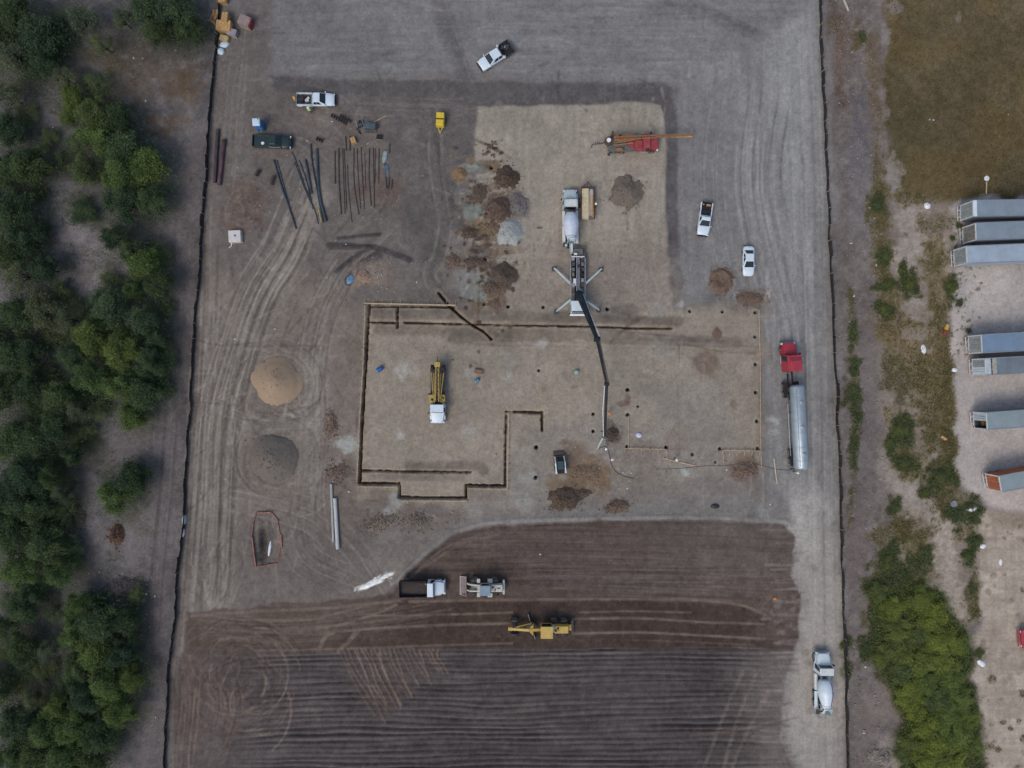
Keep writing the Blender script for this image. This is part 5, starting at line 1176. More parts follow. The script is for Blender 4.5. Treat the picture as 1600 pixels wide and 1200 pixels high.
# wheel loader
r = thing("wheel_loader", "cream wheel loader with its bucket lowered, next to the dump truck", "wheel loader", 757, 914, 180.0)
cream = mat("loader_cream", (0.50, 0.50, 0.44), 0.55, var=0.15, scale=3, dust=0.35)
S = [[(x, y, z) for x, z in ((2.75, 1.05), (2.75, .15), (3.75, .12), (3.75, .2), (2.9, .3), (2.88, 1.05))] for y in (-1.42, 1.42)]
bk = MB().loft(S).build("bucket", mat("worn_bucket", (0.20, 0.16, 0.15), 0.7, var=0.3, scale=4, dust=0.4), r)
MB().span(3.66, 3.82, -1.45, 1.45, .1, .19).build("cutting_edge", offwhite, bk)
for s in (1, -1): MB().loft([[(x, y, z) for x, z in ((2.75, 1.05), (2.75, .15), (3.75, .12))] for y in (s * 1.42, s * 1.46)]).build("bucket_cheek", offwhite, bk)
for s in (1, -1):
    MB().bar((.9, s * .45, 1.7), (2.2, s * .5, 1.35), .22, .35).bar((2.2, s * .5, 1.35), (2.8, s * .5, .6), .22, .3).build("lift_arm", cream, r, .02)
    MB().tube([(.6, s * .3, 1.0), (2.0, s * .45, 1.1)], .09, 8).build("lift_cylinder", chrome, r, smooth=True)
    MB().span(.6, 1.1, s * 1.1 - .32, s * 1.1 + .32, 1.5, 1.58).build("front_fender", cream, r, .03)
    MB().span(-1.3, -.55, s * 1.1 - .32, s * 1.1 + .32, 1.5, 1.62).build("rear_fender", cream, r, .03)
    wheel(r, 1.45, s * 1.05, .72, .55, s); wheel(r, -1.6, s * 1.05, .72, .55, s)
MB().span(.3, 2.0, -.5, .5, .6, 1.3).build("front_frame", cream, r, .05); MB().tube([(.5, 0, 1.9), (2.2, 0, 1.5)], .1, 8).build("tilt_cylinder", dark, r, smooth=True)
MB().span(.5, 1.0, -.6, .6, 1.3, 2.0).build("arm_tower", cream, r, .05)
cb = MB().frustum(-.95, .55, .72, 1.3, -.9, .45, .66, 2.95).build("cab", cream, r, .05)
for q in ([(.55, -.72, 1.3), (.55, .72, 1.3), (.45, .66, 2.95), (.45, -.66, 2.95)], [(-.95, .72, 1.3), (-.95, -.72, 1.3), (-.9, -.66, 2.95), (-.9, .66, 2.95)], [(-.95, -.72, 1.3), (.55, -.72, 1.3), (.45, -.66, 2.95), (-.9, -.66, 2.95)], [(.55, .72, 1.3), (-.95, .72, 1.3), (-.9, .66, 2.95), (.45, .66, 2.95)]):
    MB().panel(q, .08, .92, .3, .94).build("cab_window", glass, cb, .004)
MB().span(-1.05, .6, -.78, .78, 2.95, 3.08).build("cab_roof", greyblue, cb, .06, seg=2)
MB().frustum(-2.95, -.95, .62, .9, -2.85, -1.0, .55, 1.85).build("engine_cover", cream, r, .06)
MB().span(-3.2, -2.85, -1.1, 1.1, .7, 1.25).build("counterweight", cream, r, .08)
MB().lathe([(0, .01), (0, .1), (.5, .1), (.5, .01)], (-1.7, .2, 1.85), (0, 0, 1), 10).build("exhaust_pipe", black, r); MB().box(-2.3, -.05, 1.87, .5, .12, .05).build("vent", black, r); MB().box(-1.4, -.2, 1.87, .22, .3, .06).build("vent", black, r)

# motor grader
r = thing("motor_grader", "yellow motor grader working on the dark graded soil", "motor grader", 845, 977, 180.0)
MB().span(-4.7, -1.2, -.45, .45, .7, 1.0).build("rear_frame", yellow, r, .03)
eng = MB().frustum(-4.2, -1.9, .62, 1.0, -4.15, -2.0, .56, 2.05).build("engine_cover", yellow, r, .06)
MB().box(-2.2, .1, 2.08, .3, .3, .06).build("vent", black, eng); MB().box(-2.5, -.25, 2.08, .3, .25, .06).build("vent", black, eng)
MB().tube([(-2.6, -.2, 2.05), (-2.6, -.2, 2.75)], .07, 8).build("exhaust_pipe", black, eng, smooth=True)
MB().box(-1.8, -.1, 1.7, .35, .9, .9).build("air_box", whiteplastic, r, .05)
cb = MB().frustum(-1.65, .1, .78, 1.15, -1.6, 0, .76, 3.15).build("cab", yellow, r, .04)
for q in ([(.1, -.78, 1.15), (.1, .78, 1.15), (0, .76, 3.15), (0, -.76, 3.15)], [(-1.65, .78, 1.15), (-1.65, -.78, 1.15), (-1.6, -.76, 3.15), (-1.6, .76, 3.15)], [(-1.65, -.78, 1.15), (.1, -.78, 1.15), (0, -.76, 3.15), (-1.6, -.76, 3.15)], [(.1, .78, 1.15), (-1.65, .78, 1.15), (-1.6, .76, 3.15), (0, .76, 3.15)]):
    MB().panel(q, .07, .93, .2, .94).build("cab_window", glass, cb, .004)
MB().span(-1.72, .15, -.92, .92, 3.15, 3.27).build("cab_roof", yellow, cb, .04)
MB().bar((0, 0, 1.75), (1.8, 0, 2.05), .42, .45).bar((1.8, 0, 2.05), (4.6, 0, 1.55), .4, .45, .36, .4).build("main_beam", yellow, r, .02)
MB().span(4.4, 5.1, -.28, .28, .75, 1.7).build("nose_block", yellow, r, .06)
MB().bar((4.1, -.95, .68), (4.1, .95, .68), .25).build("front_axle", dark, r)
for s in (1, -1):
    wheel(r, 4.1, s * 1.08, .64, .38, s); wheel(r, -2.0, s * 1.05, .66, .42, s); wheel(r, -3.55, s * 1.05, .66, .42, s)
    MB().bar((-3.6, s * .75, .7), (-2.0, s * .75, .7), .22, .35).build("tandem_case", dark, r, .03)
    MB().tube([(1.6, s * .35, 2.0), (1.5, s * .75, .95)], .1, 8).build("lift_cylinder", yellow, r, smooth=True)
    MB().bar((3.9, 0, .85), (1.5, s * .6, .8), .16).build("drawbar", yellow, r)
MB().hexa([(1.1, -1.0, 1.7), (1.5, -.2, 1.7), (1.5, .2, 1.7), (1.1, 1.0, 1.7), (1.25, -.9, 2.1), (1.9, -.2, 2.2), (1.9, .2, 2.2), (1.25, .9, 2.1)]).build("blade_saddle", yellow, r, .03)
MB().lathe([(0, .55), (0, .75), (.12, .75), (.12, .55)], (1.4, 0, .72), (0, 0, 1), 24).build("blade_circle", dark, r)
MB().bar((2.0, -1.95, .38), (.9, 1.95, .38), .1, .55).build("mouldboard", mat("polished_blade", (0.24, 0.24, 0.25), 0.45, metal=0.4, var=0.2, dust=0.3), r, .02)
MB().bar((-4.75, -1.0, .8), (-4.75, 1.0, .8), .2).bar((-4.95, -1.15, .75), (-4.95, 1.15, .75), .14).bar((-4.75, .4, .8), (-5.0, .4, .8), .14).bar((-4.75, -.4, .8), (-5.0, -.4, .8), .14).build("ripper", dark, r)
for y in (-1.0, -.5, 0, .5, 1.0): MB().bar((-4.95, y, .75), (-5.05, y, .2), .1).build("ripper_tooth", offwhite, r)

# skid steer
r = thing("skid_steer", "white armed skid steer loader with a brown bucket beside wet spoil", "skid steer", 874.5, 724, 95.5)
MB().span(-1.35, .85, -.55, .55, .35, 1.25).build("body", mat("charcoal_paint", (0.03, 0.035, 0.04), 0.5, var=0.2, dust=0.2), r, .06)
cb = MB().frustum(-.75, .7, .48, 1.2, -.7, .55, .45, 2.02).build("cab", black, r, .04)
MB().span(-.72, .58, -.46, .46, 2.02, 2.07).build("cab_roof", mat("teal_glass_roof", (0.03, 0.06, 0.065), 0.3, var=0.2), cb, .02)
MB().span(-1.4, -.8, -.5, .5, 1.25, 1.45).build("engine_cover", black, r, .05); MB().box(-1.42, 0, 1.2, .1, .7, .12).build("tail_light_bar", lamp_red, r)
for s in (1, -1):
    MB().bar((-1.3, s * .72, 1.35), (.3, s * .72, 1.62), .2, .22).bar((.3, s * .72, 1.62), (1.15, s * .7, .75), .2, .2).build("lift_arm", white, r, .03)
    MB().span(-1.4, -1.1, s * .72 - .13, s * .72 + .13, .6, 1.5).build("arm_post", white, r, .03)
    wheel(r, .5, s * .78, .4, .28, s); wheel(r, -.75, s * .78, .4, .28, s)
MB().loft([[(x, y, z) for x, z in ((1.2, .75), (1.2, .1), (2.0, .08), (2.0, .14), (1.3, .2), (1.28, .75))] for y in (-.85, .85)]).build("bucket", mat("muddy_bucket", (0.11, 0.08, 0.07), 0.9, var=0.3), r)
MB().loft([[(1.3, y, .18), (1.95, y, .14), (1.85, y, .3), (1.4, y, .55 + .06 * math.sin(y * 5))] for y in np.linspace(-.8, .8, 7)]).build("soil_load", mat("red_brown_soil", (0.12, 0.085, 0.07), 0.95, var=0.25, scale=5, bump=0.5), r, smooth=True)

# yellow towable compressor
r = thing("towed_compressor", "bright yellow towable compressor standing alone near the top", "compressor", 689, 191, -93)
MB().frustum(-1.05, 1.05, .66, .45, -1.0, 1.0, .6, 1.5).build("housing", yellow2, r, .1, seg=2)
MB().span(-.05, .12, -.6, .6, 1.5, 1.52).span(.3, .36, -.5, .5, 1.5, 1.52).build("vent", black, r)
MB().span(.2, .9, -.5, .5, 1.5, 1.56).build("hatch", yellow2, r, .02)
MB().bar((1.0, .35, .5), (1.9, 0, .45), .08).bar((1.0, -.35, .5), (1.9, 0, .45), .08).build("tow_bar", yellow2, r); MB().bar((1.7, 0, .45), (1.7, 0, 0), .07).build("jockey_leg", dark, r)
for s in (1, -1): wheel(r, -.1, s * .72, .32, .2, s)

# ------------------------------------------------------------------ box trailers in the yard
def box_trailer(label, c1, c2, ang, roofm, sidem, endm, L=14.2, Ht=4.0, half_open=False, cut=False, front_strip=False, extra=None, white_half=False):
    a, b = W(*c1, Ht), W(*c2, Ht); w = (a - b).length / 2; mid_ = (a + b) / 2
    d = Vector((math.cos(math.radians(ang)), math.sin(math.radians(ang)), 0)); cc = mid_ + d * L / 2
    r = thing("box_trailer", label, "trailer", 800 + cc.x * 10, 600 - cc.y * 10, ang, "semi trailers parked in the yard", z=0.0); w = max(w, 1.2); f = L / 2
    x0 = -f + (1.7 if cut else 0)
    B(r, "floor", dark, -f, f, -w + .05, w - .05, 1.1, 1.25)
    for s in (1, -1):
        sd_ = MB().span(-f + .03, f, s * w - .04, s * w + .04, 1.15, Ht - .04).build("side_wall", sidem, r)
        for k in range(18): MB().span(-f + .4 + k * .78, -f + .45 + k * .78, s * (w + .045) - .02, s * (w + .045) + .02, 1.2, Ht - .1).build("side_rib", sidem, sd_)
        MB().span(-f, f, s * w - .06, s * w + .06, Ht - .07, Ht + .01).build("top_rail", chrome, r, .01)
    rf = MB().span(x0, f, -w + .04, w - .04, Ht - .06, Ht - .02).build("roof", roofm, r)
    for k in range(22):
        x = x0 + .3 + k * .62
        if x < f: MB().span(x, x + .05, -w + .08, w - .08, Ht - .02, Ht - .008).build("roof_bow", roofm, rf)
    B(r, "nose_wall", sidem, f - .05, f + .03, -w, w, 1.15, Ht)
    if front_strip: MB().span(-f + .0, -f + .55, -w, w, Ht - .015, Ht + .02).build("roof_cap", white, rf, .01)
    if cut:
        MB().span(-f + 1.05, x0, -w + .05, w - .05, Ht - .07, Ht - .03).build("roof_patch", mat("beige_canvas", (.34, .33, .28), .8, var=.2, dust=.3), r)
        MB().span(-f + .06, -f + .85, -w + .05, w - .05, Ht - .07, Ht - .03).build("roof_patch", mat("pale_canvas", (.40, .47, .50), .7, var=.15, dust=.2), r)
        for s in (1, -1): MB().bar((-f + .2, s * .4, Ht - .1), (x0, s * .4, Ht - .1), .08).build("bare_roof_bow", offwhite, r)
        MB().bar((-f + .9, -w, Ht - .08), (-f + .9, w, Ht - .08), .08).build("bare_roof_bow", rust, r)
    frm = MB()
    for s in (1, -1): frm.span(-f - .03, -f + .06, s * (w - .07) - .09, s * (w - .07) + .09, 1.0, Ht)
    frm.span(-f - .03, -f + .06, -w, w, Ht - .16, Ht + .015).span(-f - .05, -f + .06, -w, w, .95, 1.15)
    frm.build("rear_frame", extra or offwhite, r)
    for s in (1, -1):
        if half_open and s < 0: continue
        dm = endm if not (white_half and s < 0) else white
        dr = MB().span(-f - .01, -f + .05, min(s * .02, s * (w - .17)), max(s * .02, s * (w - .17)), 1.17, Ht - .18).build("rear_door", dm, r, .01)
        for y in (.35, .7): MB().tube([(-f - .04, s * y, 1.2), (-f - .04, s * y, Ht - .22)], .025, 6).build("lock_rod", chrome, dr)
    if half_open:
        dr = MB().span(-f + .0, -f + 1.1, -w - .1, -w - .05, 1.17, Ht - .18).build("rear_door", endm, r, .01)
        dr["label"] = "swung open rear door"
        for k in range(4): MB().box(-f + 1.2 + k * .3, -.55 + .1 * (k % 2), 1.55 + .25 * k, .5, .7, .6).build("pallet_load", tanbox, r, .03)
    bp = MB(); bp.span(-f - .16, -f - .08, -w + .1, w - .1, .5, .62)
    for s in (1, -1): bp.bar((-f - .1, s * .5, .58), (-f + .1, s * .5, 1.0), .09)
    bp.build("underride_bar", extra or offwhite, r)
    for s in (1, -1):
        MB().box(-f - .06, s * (w - .3), 1.02, .06, .3, .12).build("tail_light", lamp_red, r, .01)
        for x in (-f + 1.3, -f + 2.55): wheel(r, x, s * (w - .3), .5, .5, s)
        MB().bar((f - 2.6, s * .7, 1.1), (f - 2.6, s * .7, .05), .14).build("landing_leg", dark, r)
    B(r, "bogie", black, -f + .8, -f + 3.1, -.6, .6, .6, 1.0)
    return r
tb1 = mat("trailer_roof_grey", (0.24, 0.30, 0.34), 0.5, metal=0.2, var=0.12, scale=.6, dust=0.25); tb2 = mat("trailer_roof_pale", (0.36, 0.44, 0.50), 0.5, metal=0.2, var=0.12, scale=.6, dust=0.2)
tb3 = mat("trailer_roof_blue", (0.17, 0.25, 0.34), 0.5, metal=0.1, var=0.1, scale=.6, dust=0.2); tb4 = mat("trailer_roof_dark", (0.14, 0.18, 0.21), 0.6, var=0.15, scale=.7, dust=0.3)
tb5 = mat("trailer_roof_green_grey", (0.22, 0.28, 0.29), 0.55, var=0.1, scale=.6, dust=0.2); tside = mat("trailer_side_grey", (0.20, 0.25, 0.30), 0.45, metal=0.3, var=0.12, dust=0.3)
tend = mat("trailer_door_grey", (0.30, 0.34, 0.34), 0.6, var=0.15, dust=0.35); tred = mat("trailer_orange_red", (0.42, 0.115, 0.04), 0.6, var=0.2, dust=0.15)
box_trailer("grey box trailer with a white strip across its roof end, topmost in the yard", (1520, 313), (1521.5, 338), 1.0, tb1, tside, tend, front_strip=True)
box_trailer("grey box trailer with dirty rear doors between two others in the yard", (1523, 348.5), (1526.5, 375), 2.2, tb1, tside, mat("dirty_door", (0.20, 0.20, 0.18), 0.7, var=0.3, dust=0.5))
box_trailer("pale box trailer, lowest of the three parked side by side", (1509, 384.5), (1512, 411.5), 2.4, tb2, tb2, tend)
box_trailer("blue roofed box trailer, upper of the close pair in mid yard", (1532.5, 523), (1535.5, 551.5), 3.2, tb3, tside, tend)
box_trailer("dark box trailer with its roof end stripped, lower of the close pair", (1538.5, 560), (1541.5, 586), 3.0, tb4, tside, tend, cut=True, white_half=True)
box_trailer("green grey box trailer with one rear door standing open", (1540, 645), (1544, 671.5), 4.2, tb5, tside, mat("pale_blue_door", (0.48, 0.56, 0.62), 0.5, var=0.1, dust=0.2), half_open=True)
box_trailer("orange red box trailer with a grey roof, lowest in the yard", (1560, 744), (1566, 769), 10.5, tb5, tred, tred, extra=offwhite)
r = thing("flatbed_trailer", "low white flatbed with a red tail cut by the right photo edge", "trailer", 1632, 992, 3.5, z=0.0); f = 4.4
MB().span(-f + .35, f, -1.4, 1.4, 1.0, 1.25).build("deck", white, r, .03); MB().span(-f, -f + .35, -1.42, 1.42, .7, 1.3).build("tail_panel", red, r, .04)
for s in (1, -1): MB().span(-f + .35, f, s * 1.4 - .05, s * 1.4 + .05, 1.25, 1.5).build("side_board", white, r, .02); MB().span(-f - .03, -f + .02, s * 1.1 - .15, s * 1.1 + .15, .85, 1.05).build("tail_light", lamp_clear, r, .02)
MB().span(-f - .25, -f - .1, -1.3, 1.3, .5, .65).build("bumper_bar", red, r, .02)
for x in (-2.6, -1.4):
    for s in (1, -1): wheel(r, x, s * 1.1, .48, .4, s)
MB().bar((f, 0, .9), (f + 1.6, 0, .7), .2).build("tow_bar", dark, r)
# ------------------------------------------------------------------ silt fences: fabric panels between stakes
def silt_fence(label, F, hgt, step=2.4):
    pts = [W(*p) for p in F if -70 < p[1] < 1270]
    root = tag(bpy.data.objects.new("silt_fence", None), label, "fence", "silt fences along the site edges"); COL.objects.link(root)
    d = [0]
    for a, b in zip(pts[:-1], pts[1:]): d.append(d[-1] + (b - a).length)
    def at(s):
        i = min(max(np.searchsorted(d, s) - 1, 0), len(pts) - 2); t = (s - d[i]) / (d[i + 1] - d[i] + 1e-9)
        q = pts[i].lerp(pts[i + 1], t); return q
    post_me = MB().box(0, 0, .5, .06, .06, 1.16).mesh("post"); post_me.materials.append(wood)
    s = 0
    rnd = random.Random(len(F))
    prev = None
    while s < d[-1]:
        q = at(s) + Vector((rnd.uniform(-.12, .12), 0, 0)); q.z = ground_h(800 + q.x * 10, 600 - q.y * 10)
        o = link("post", post_me, root); o.location = q; o.rotation_euler = (rnd.uniform(-.08, .08), rnd.uniform(-.1, .1), rnd.random())
        if prev is not None:
            n = 7; V = []
            dr = (q - prev).normalized(); sd_ = Vector((-dr.y, dr.x, 0))
            b1 = rnd.uniform(-.16, .16); lean = rnd.uniform(-.1, .1); top = hgt * rnd.uniform(.8, 1.08)
            for j in range(4):
                for k in range(n):
                    t = k / (n - 1); sag = math.sin(t * math.pi)
                    p = prev.lerp(q, t) + sd_ * (b1 * sag * (j / 3) + lean * (j / 3) + .03 * math.sin(t * 13 + s + j))
                    p.z += -.12 + (top + .12) * j / 3 - .14 * sag * (j / 3) * rnd.uniform(.6, 1.2)
                    V.append(p)
            f = [(j * n + k, j * n + k + 1, (j + 1) * n + k + 1, (j + 1) * n + k) for j in range(3) for k in range(n - 1)]
            o2 = MB().add(V, f).build("fabric_panel", blackcloth, root, smooth=True)
            md = o2.modifiers.new("thickness", 'SOLIDIFY'); md.thickness = 0.03
        prev = q; s += step * rnd.uniform(.85, 1.15)
    return root
silt_fence("black fabric silt fence between the woodland and the site", FENCE_L, 1.0)
silt_fence("black fabric silt fence between the haul road and the weedy verge", FENCE_R, .95)

# ------------------------------------------------------------------ heaps of soil, sand, gravel
def heap(name, label, cat, px, py, rx, ry, h, rgb, lump=.25, shape='cone', ang=0, group=None, rgb2=None, ragged=.2, res=(56, 18), stones=0, stonecol=None, sc=2.5):
    nA, nR = res; V = []; sd_ = px * .37 + py * .11
    ca, sa = math.cos(math.radians(ang)), math.sin(math.radians(ang))
    A_ = np.linspace(0, 2 * np.pi, nA, endpoint=False)
    rim_n = 1 + ragged * (vnoise(np.cos(A_) * 2.2 + sd_, np.sin(A_) * 2.2 + sd_, 1) - .5) * 2 + ragged * (vnoise(np.cos(A_) * 9 + sd_, np.sin(A_) * 6 + sd_, 3) - .5) * 2
    V.append((0, 0)); R_ = [0]; T_ = [0]
    co = []
    for i in range(nR + 1):
        t = i / nR
        for k in range(nA):
            if i == 0 and k > 0: continue
            r_ = t * (1 + (rim_n[k] - 1) * t ** 3) if i else 0
            co.append((r_ * math.cos(A_[k]) * rx / 10, r_ * math.sin(A_[k]) * ry / 10, t))
    co = np.array(co); x, y, t0 = co.T
    R_ = np.hypot(x / (rx / 10), y / (ry / 10)); t = np.clip(.75 * R_ / 1.08 + .25 * t0, 0, 1); t = np.where(t0 > .99, 1, t)
    x = x + (vnoise(x * 1.1 + sd_, y * 1.1, 4) - .5) * rx * .03 * (lump > .06); y = y + (vnoise(x * 1.1, y * 1.1 + sd_, 6) - .5) * ry * .03 * (lump > .06)
    if shape == 'cone': z = h * (1 - t) ** .95 * (1 - .12 * np.exp(-(t / .1) ** 2))
    elif shape == 'flat': z = h * (1 - t ** 3)
    elif shape == 'ring': z = h * (np.exp(-((t - .62) / .26) ** 2)) * (1 - t ** 6)
    else: z = h * (1 - t * t) ** 1.1
    nz = (fbm(x * 1.3 + sd_, y * 1.3 + sd_, 2, 4) - .5) * 2 + (vnoise(x * 4 + sd_, y * 4, 5) - .5) * .8
    z = z * np.clip((1 - t) * 3.2, 0, 1) ** .5 + nz * lump * .7 * h * (1 - t ** 2) - .06 * (t > .97)
    X = x * ca - y * sa; Y = x * sa + y * ca
    f = []
    for k in range(nA): f.append((0, 1 + k, 1 + (k + 1) % nA))
    for i in range(nR - 1):
        for k in range(nA):
            a = 1 + i * nA + k; b = 1 + i * nA + (k + 1) % nA
            f.append((a, a + nA, b + nA, b))
    m = heap_mat(rgb, rgb2, sc)
    o = MB().add(list(zip(X, Y, z)), f).build(name, m, None, smooth=False)
    for p_ in o.data.polygons: p_.use_smooth = True
    o.location = W(px, py); o.location.z = ground_h(px, py)
    tag(o, label, cat, group)
    if stones:
        mb = MB(); rr = random.Random(int(sd_ * 10))
        for k in range(int(stones * 2)):
            i = rr.randrange(nA, len(X)); s = rr.uniform(.04, .17)
            out = rr.choice([1, 1, 1, 1.08, 1.2, 1.4, 1.6]); stone(mb, X[i] * out, Y[i] * out, max(z[i], 0) + s * .2, s, rr)
        st = mb.build("clods", heap_mat(stonecol or rgb, rgb2, sc), o); st["kind"] = "stuff"
    return o
_HM = {}
def heap_mat(rgb, rgb2, sc=2.5):
    k = (rgb, rgb2, sc)
    if k in _HM: return _HM[k]
    m = bpy.data.materials.new("heap_soil"); m.use_nodes = True; nt = m.node_tree; b = nt.nodes["Principled BSDF"]
    desat = lambda c: tuple(v * .82 + sum(c) / 3 * .18 for v in c)
    rgb = desat(rgb); rgb2 = desat(rgb2 or tuple(max(8, v * .72) for v in rgb)); rgb2 = tuple(.55 * u + .45 * v for u, v in zip(rgb2, rgb))
    c1 = alb(*rgb); c2 = alb(*rgb2)
    tc = N(nt, "ShaderNodeTexCoord"); n1 = N(nt, "ShaderNodeTexNoise"); n1.inputs["Scale"].default_value = sc; n1.inputs["Detail"].default_value = 9; n1.inputs["Roughness"].default_value = .75
    nt.links.new(tc.outputs["Object"], n1.inputs["Vector"])
    rp = N(nt, "ShaderNodeValToRGB"); e = rp.color_ramp.elements; e[0].position = .36; e[1].position = .62; e[0].color = (*c2, 1); e[1].color = (*c1, 1)
    nt.links.new(n1.outputs["Fac"], rp.inputs["Fac"]); nt.links.new(rp.outputs[0], b.inputs["Base Color"])
    bp = N(nt, "ShaderNodeBump"); bp.inputs["Strength"].default_value = .5; bp.inputs["Distance"].default_value = .1
    nt.links.new(n1.outputs["Fac"], bp.inputs["Height"]); nt.links.new(bp.outputs[0], b.inputs["Normal"])
    b.inputs["Roughness"].default_value = .95; b.inputs["Specular IOR Level"].default_value = .1
    _HM[k] = m; return m
_ico = bmesh.new(); bmesh.ops.create_icosphere(_ico, subdivisions=1, radius=1); ICO_V = [v.co.copy() for v in _ico.verts]; _ico.verts.ensure_lookup_table(); ICO_F = [tuple(v.index for v in f.verts) for f in _ico.faces]; _ico.free()
def stone(mb, x, y, z, s, rr):
    a = rr.random() * 6.28; c, n = math.cos(a), math.sin(a); sx, sy, sz = s * rr.uniform(.6, 1.2), s * rr.uniform(.5, 1), s * rr.uniform(.4, .8)
    vs = []
    for v in ICO_V:
        j = rr.uniform(.8, 1.15); X, Y = v.x * sx * j, v.y * sy * j
        vs.append((x + X * c - Y * n, y + X * n + Y * c, z + v.z * sz * j))
    mb.add(vs, ICO_F)

SP = "spoil heaps by the drilled shafts"
heap("sand_pile", "large tan sand pile on the left lot", "sand pile", 433, 597, 38, 38, 2.1, (138, 119, 101), .035, rgb2=(122, 103, 87), ragged=.07, stones=25)
heap("gravel_pile", "large dark grey gravel pile below the tan sand pile", "gravel pile", 428, 716, 40, 39, 1.9, (98, 91, 88), .05, rgb2=(82, 76, 74), ragged=.07, stones=60)
heap("gravel_pile", "round grey gravel pile on the upper pad below the drill rig", "gravel pile", 979, 302, 26, 26, 1.1, (103, 94, 88), .14, rgb2=(78, 71, 67), ragged=.25, stones=90)
heap("gravel_pile", "pale blue grey gravel pile at the edge of the upper pad", "gravel pile", 797, 365, 21, 20, 1.2, (138, 144, 149), .1, rgb2=(104, 108, 112), ragged=.12, stones=40)
heap("soil_heap", "dark brown round spoil heap nearest the top of the upper pad", "soil heap", 791, 278, 20, 18, 1.3, (84, 70, 63), .25, group=SP, rgb2=(52, 43, 40), stones=120)
heap("soil_heap", "red brown spoil heap beside a drilled shaft, middle of the row", "soil heap", 779, 327, 21, 19, 1.2, (92, 76, 69), .25, group=SP, rgb2=(58, 48, 45), stones=130)
heap("soil_heap", "dull grey spoil heap just right of the red brown one", "soil heap", 808, 321, 17, 18, .8, (103, 100, 103), .25, group=SP, rgb2=(74, 71, 74), stones=90)
heap("soil_heap", "smooth dark brown spoil heap, lowest of the row on the upper pad", "soil heap", 787, 431, 20, 21, 1.3, (80, 69, 64), .1, group=SP, rgb2=(62, 53, 49), stones=50)
heap("soil_heap", "small ochre spoil heap outside the pad corner", "soil heap", 719, 272, 12, 10, .6, (120, 98, 74), .2, group=SP, rgb2=(94, 76, 60), stones=20)
heap("soil_heap", "low brown spoil heap between the pale gravel and the lot", "soil heap", 734, 364, 14, 9, .5, (88, 74, 66), .5, group=SP, rgb2=(58, 48, 44), stones=90)
heap("soil_heap", "ribbed brown spoil left of the third drilled shaft", "soil heap", 708, 408, 12, 12, .5, (104, 88, 78), .5, group=SP, rgb2=(66, 55, 50), stones=60)
heap("soil_heap", "broken brown spoil beside the grey slurry puddle", "soil heap", 768, 450, 15, 13, .5, (96, 82, 75), .5, group=SP, rgb2=(62, 53, 50), stones=90)
heap("soil_heap", "flat brown spoil between the first and second drilled shafts", "soil heap", 748, 302, 13, 16, .35, (92, 78, 71), .5, group=SP, rgb2=(58, 48, 45), stones=110, ragged=.35)
heap("soil_heap", "yellow brown spoil just left of the pale gravel pile", "soil heap", 768, 356, 16, 10, .35, (112, 95, 80), .5, group=SP, rgb2=(76, 62, 54), stones=90, ragged=.35)
heap("soil_heap", "flat dark spoil round the third drilled shaft", "soil heap", 741, 410, 15, 8, .3, (90, 77, 70), .5, group=SP, rgb2=(58, 49, 46), stones=110, ragged=.35)
heap("soil_heap", "small brown spoil beside the lowest drilled shaft of the row", "soil heap", 771, 474, 10, 9, .3, (104, 88, 78), .5, group=SP, rgb2=(70, 58, 52), stones=60, ragged=.35)
heap("soil_heap", "spread of wet brown spoil right of the skid steer", "soil heap", 914, 738, 26, 14, .25, (106, 90, 78), .5, rgb2=(84, 70, 62), stones=90, ragged=.35)
heap("soil_heap", "horseshoe of brown spoil below the parked white pickup", "soil heap", 1127, 438, 20, 21, .35, (104, 86, 76), .4, shape='ring', rgb2=(70, 58, 52), stones=110)
heap("soil_heap", "big dark brown spoil heap below the skid steer", "soil heap", 881, 780, 25, 20, 1.1, (84, 71, 64), .25, rgb2=(56, 47, 43), stones=100)
heap("soil_heap", "small oval brown spoil heap near the field bank", "soil heap", 964, 791, 20, 11, .6, (98, 82, 74), .35, ang=10, rgb2=(66, 56, 51), stones=70)
heap("soil_heap", "narrow dark spoil strip between the two brown heaps", "soil heap", 910, 770, 16, 7, .4, (84, 72, 66), .4, rgb2=(58, 50, 46), stones=40)
heap("soil_heap", "reddish spoil by the corner of the string lines", "soil heap", 1162, 736, 22, 12, .5, (108, 90, 82), .4, ang=12, rgb2=(74, 62, 57), stones=80)
heap("soil_heap", "brown clods against the right pad edge under the white sedan", "soil heap", 1172, 466, 22, 11, .3, (102, 86, 78), .4, rgb2=(72, 61, 56), stones=120)
heap("soil_heap", "dark wet spoil under the end of the pump boom", "soil heap", 956, 678, 13, 9, .5, (80, 70, 65), .4, ang=40, rgb2=(56, 48, 45), stones=60)
heap("soil_heap", "rubbly pale spoil along the field bank on the left", "soil heap", 598, 817, 24, 9, .4, (112, 102, 95), .5, ang=20, rgb2=(76, 67, 62), stones=150)
heap("soil_heap", "round rubbly spoil heap under the trench bump", "soil heap", 650, 815, 19, 14, .5, (106, 97, 92), .5, rgb2=(72, 64, 60), stones=130)
heap("soil_heap", "upright patch of brown clods left of the long trench", "soil heap", 518, 665, 10, 22, .4, (110, 95, 86), .5, rgb2=(70, 59, 54), stones=130)
heap("soil_heap", "scatter of brown clods near the concrete pipes", "soil heap", 528, 738, 16, 12, .4, (106, 92, 85), .5, ang=30, rgb2=(68, 58, 54), stones=130)
heap("soil_heap", "orange tinted spoil patch below the long dark ridges", "soil heap", 567, 430, 16, 10, .4, (126, 106, 94), .2, ang=-35, rgb2=(104, 88, 78), stones=20)
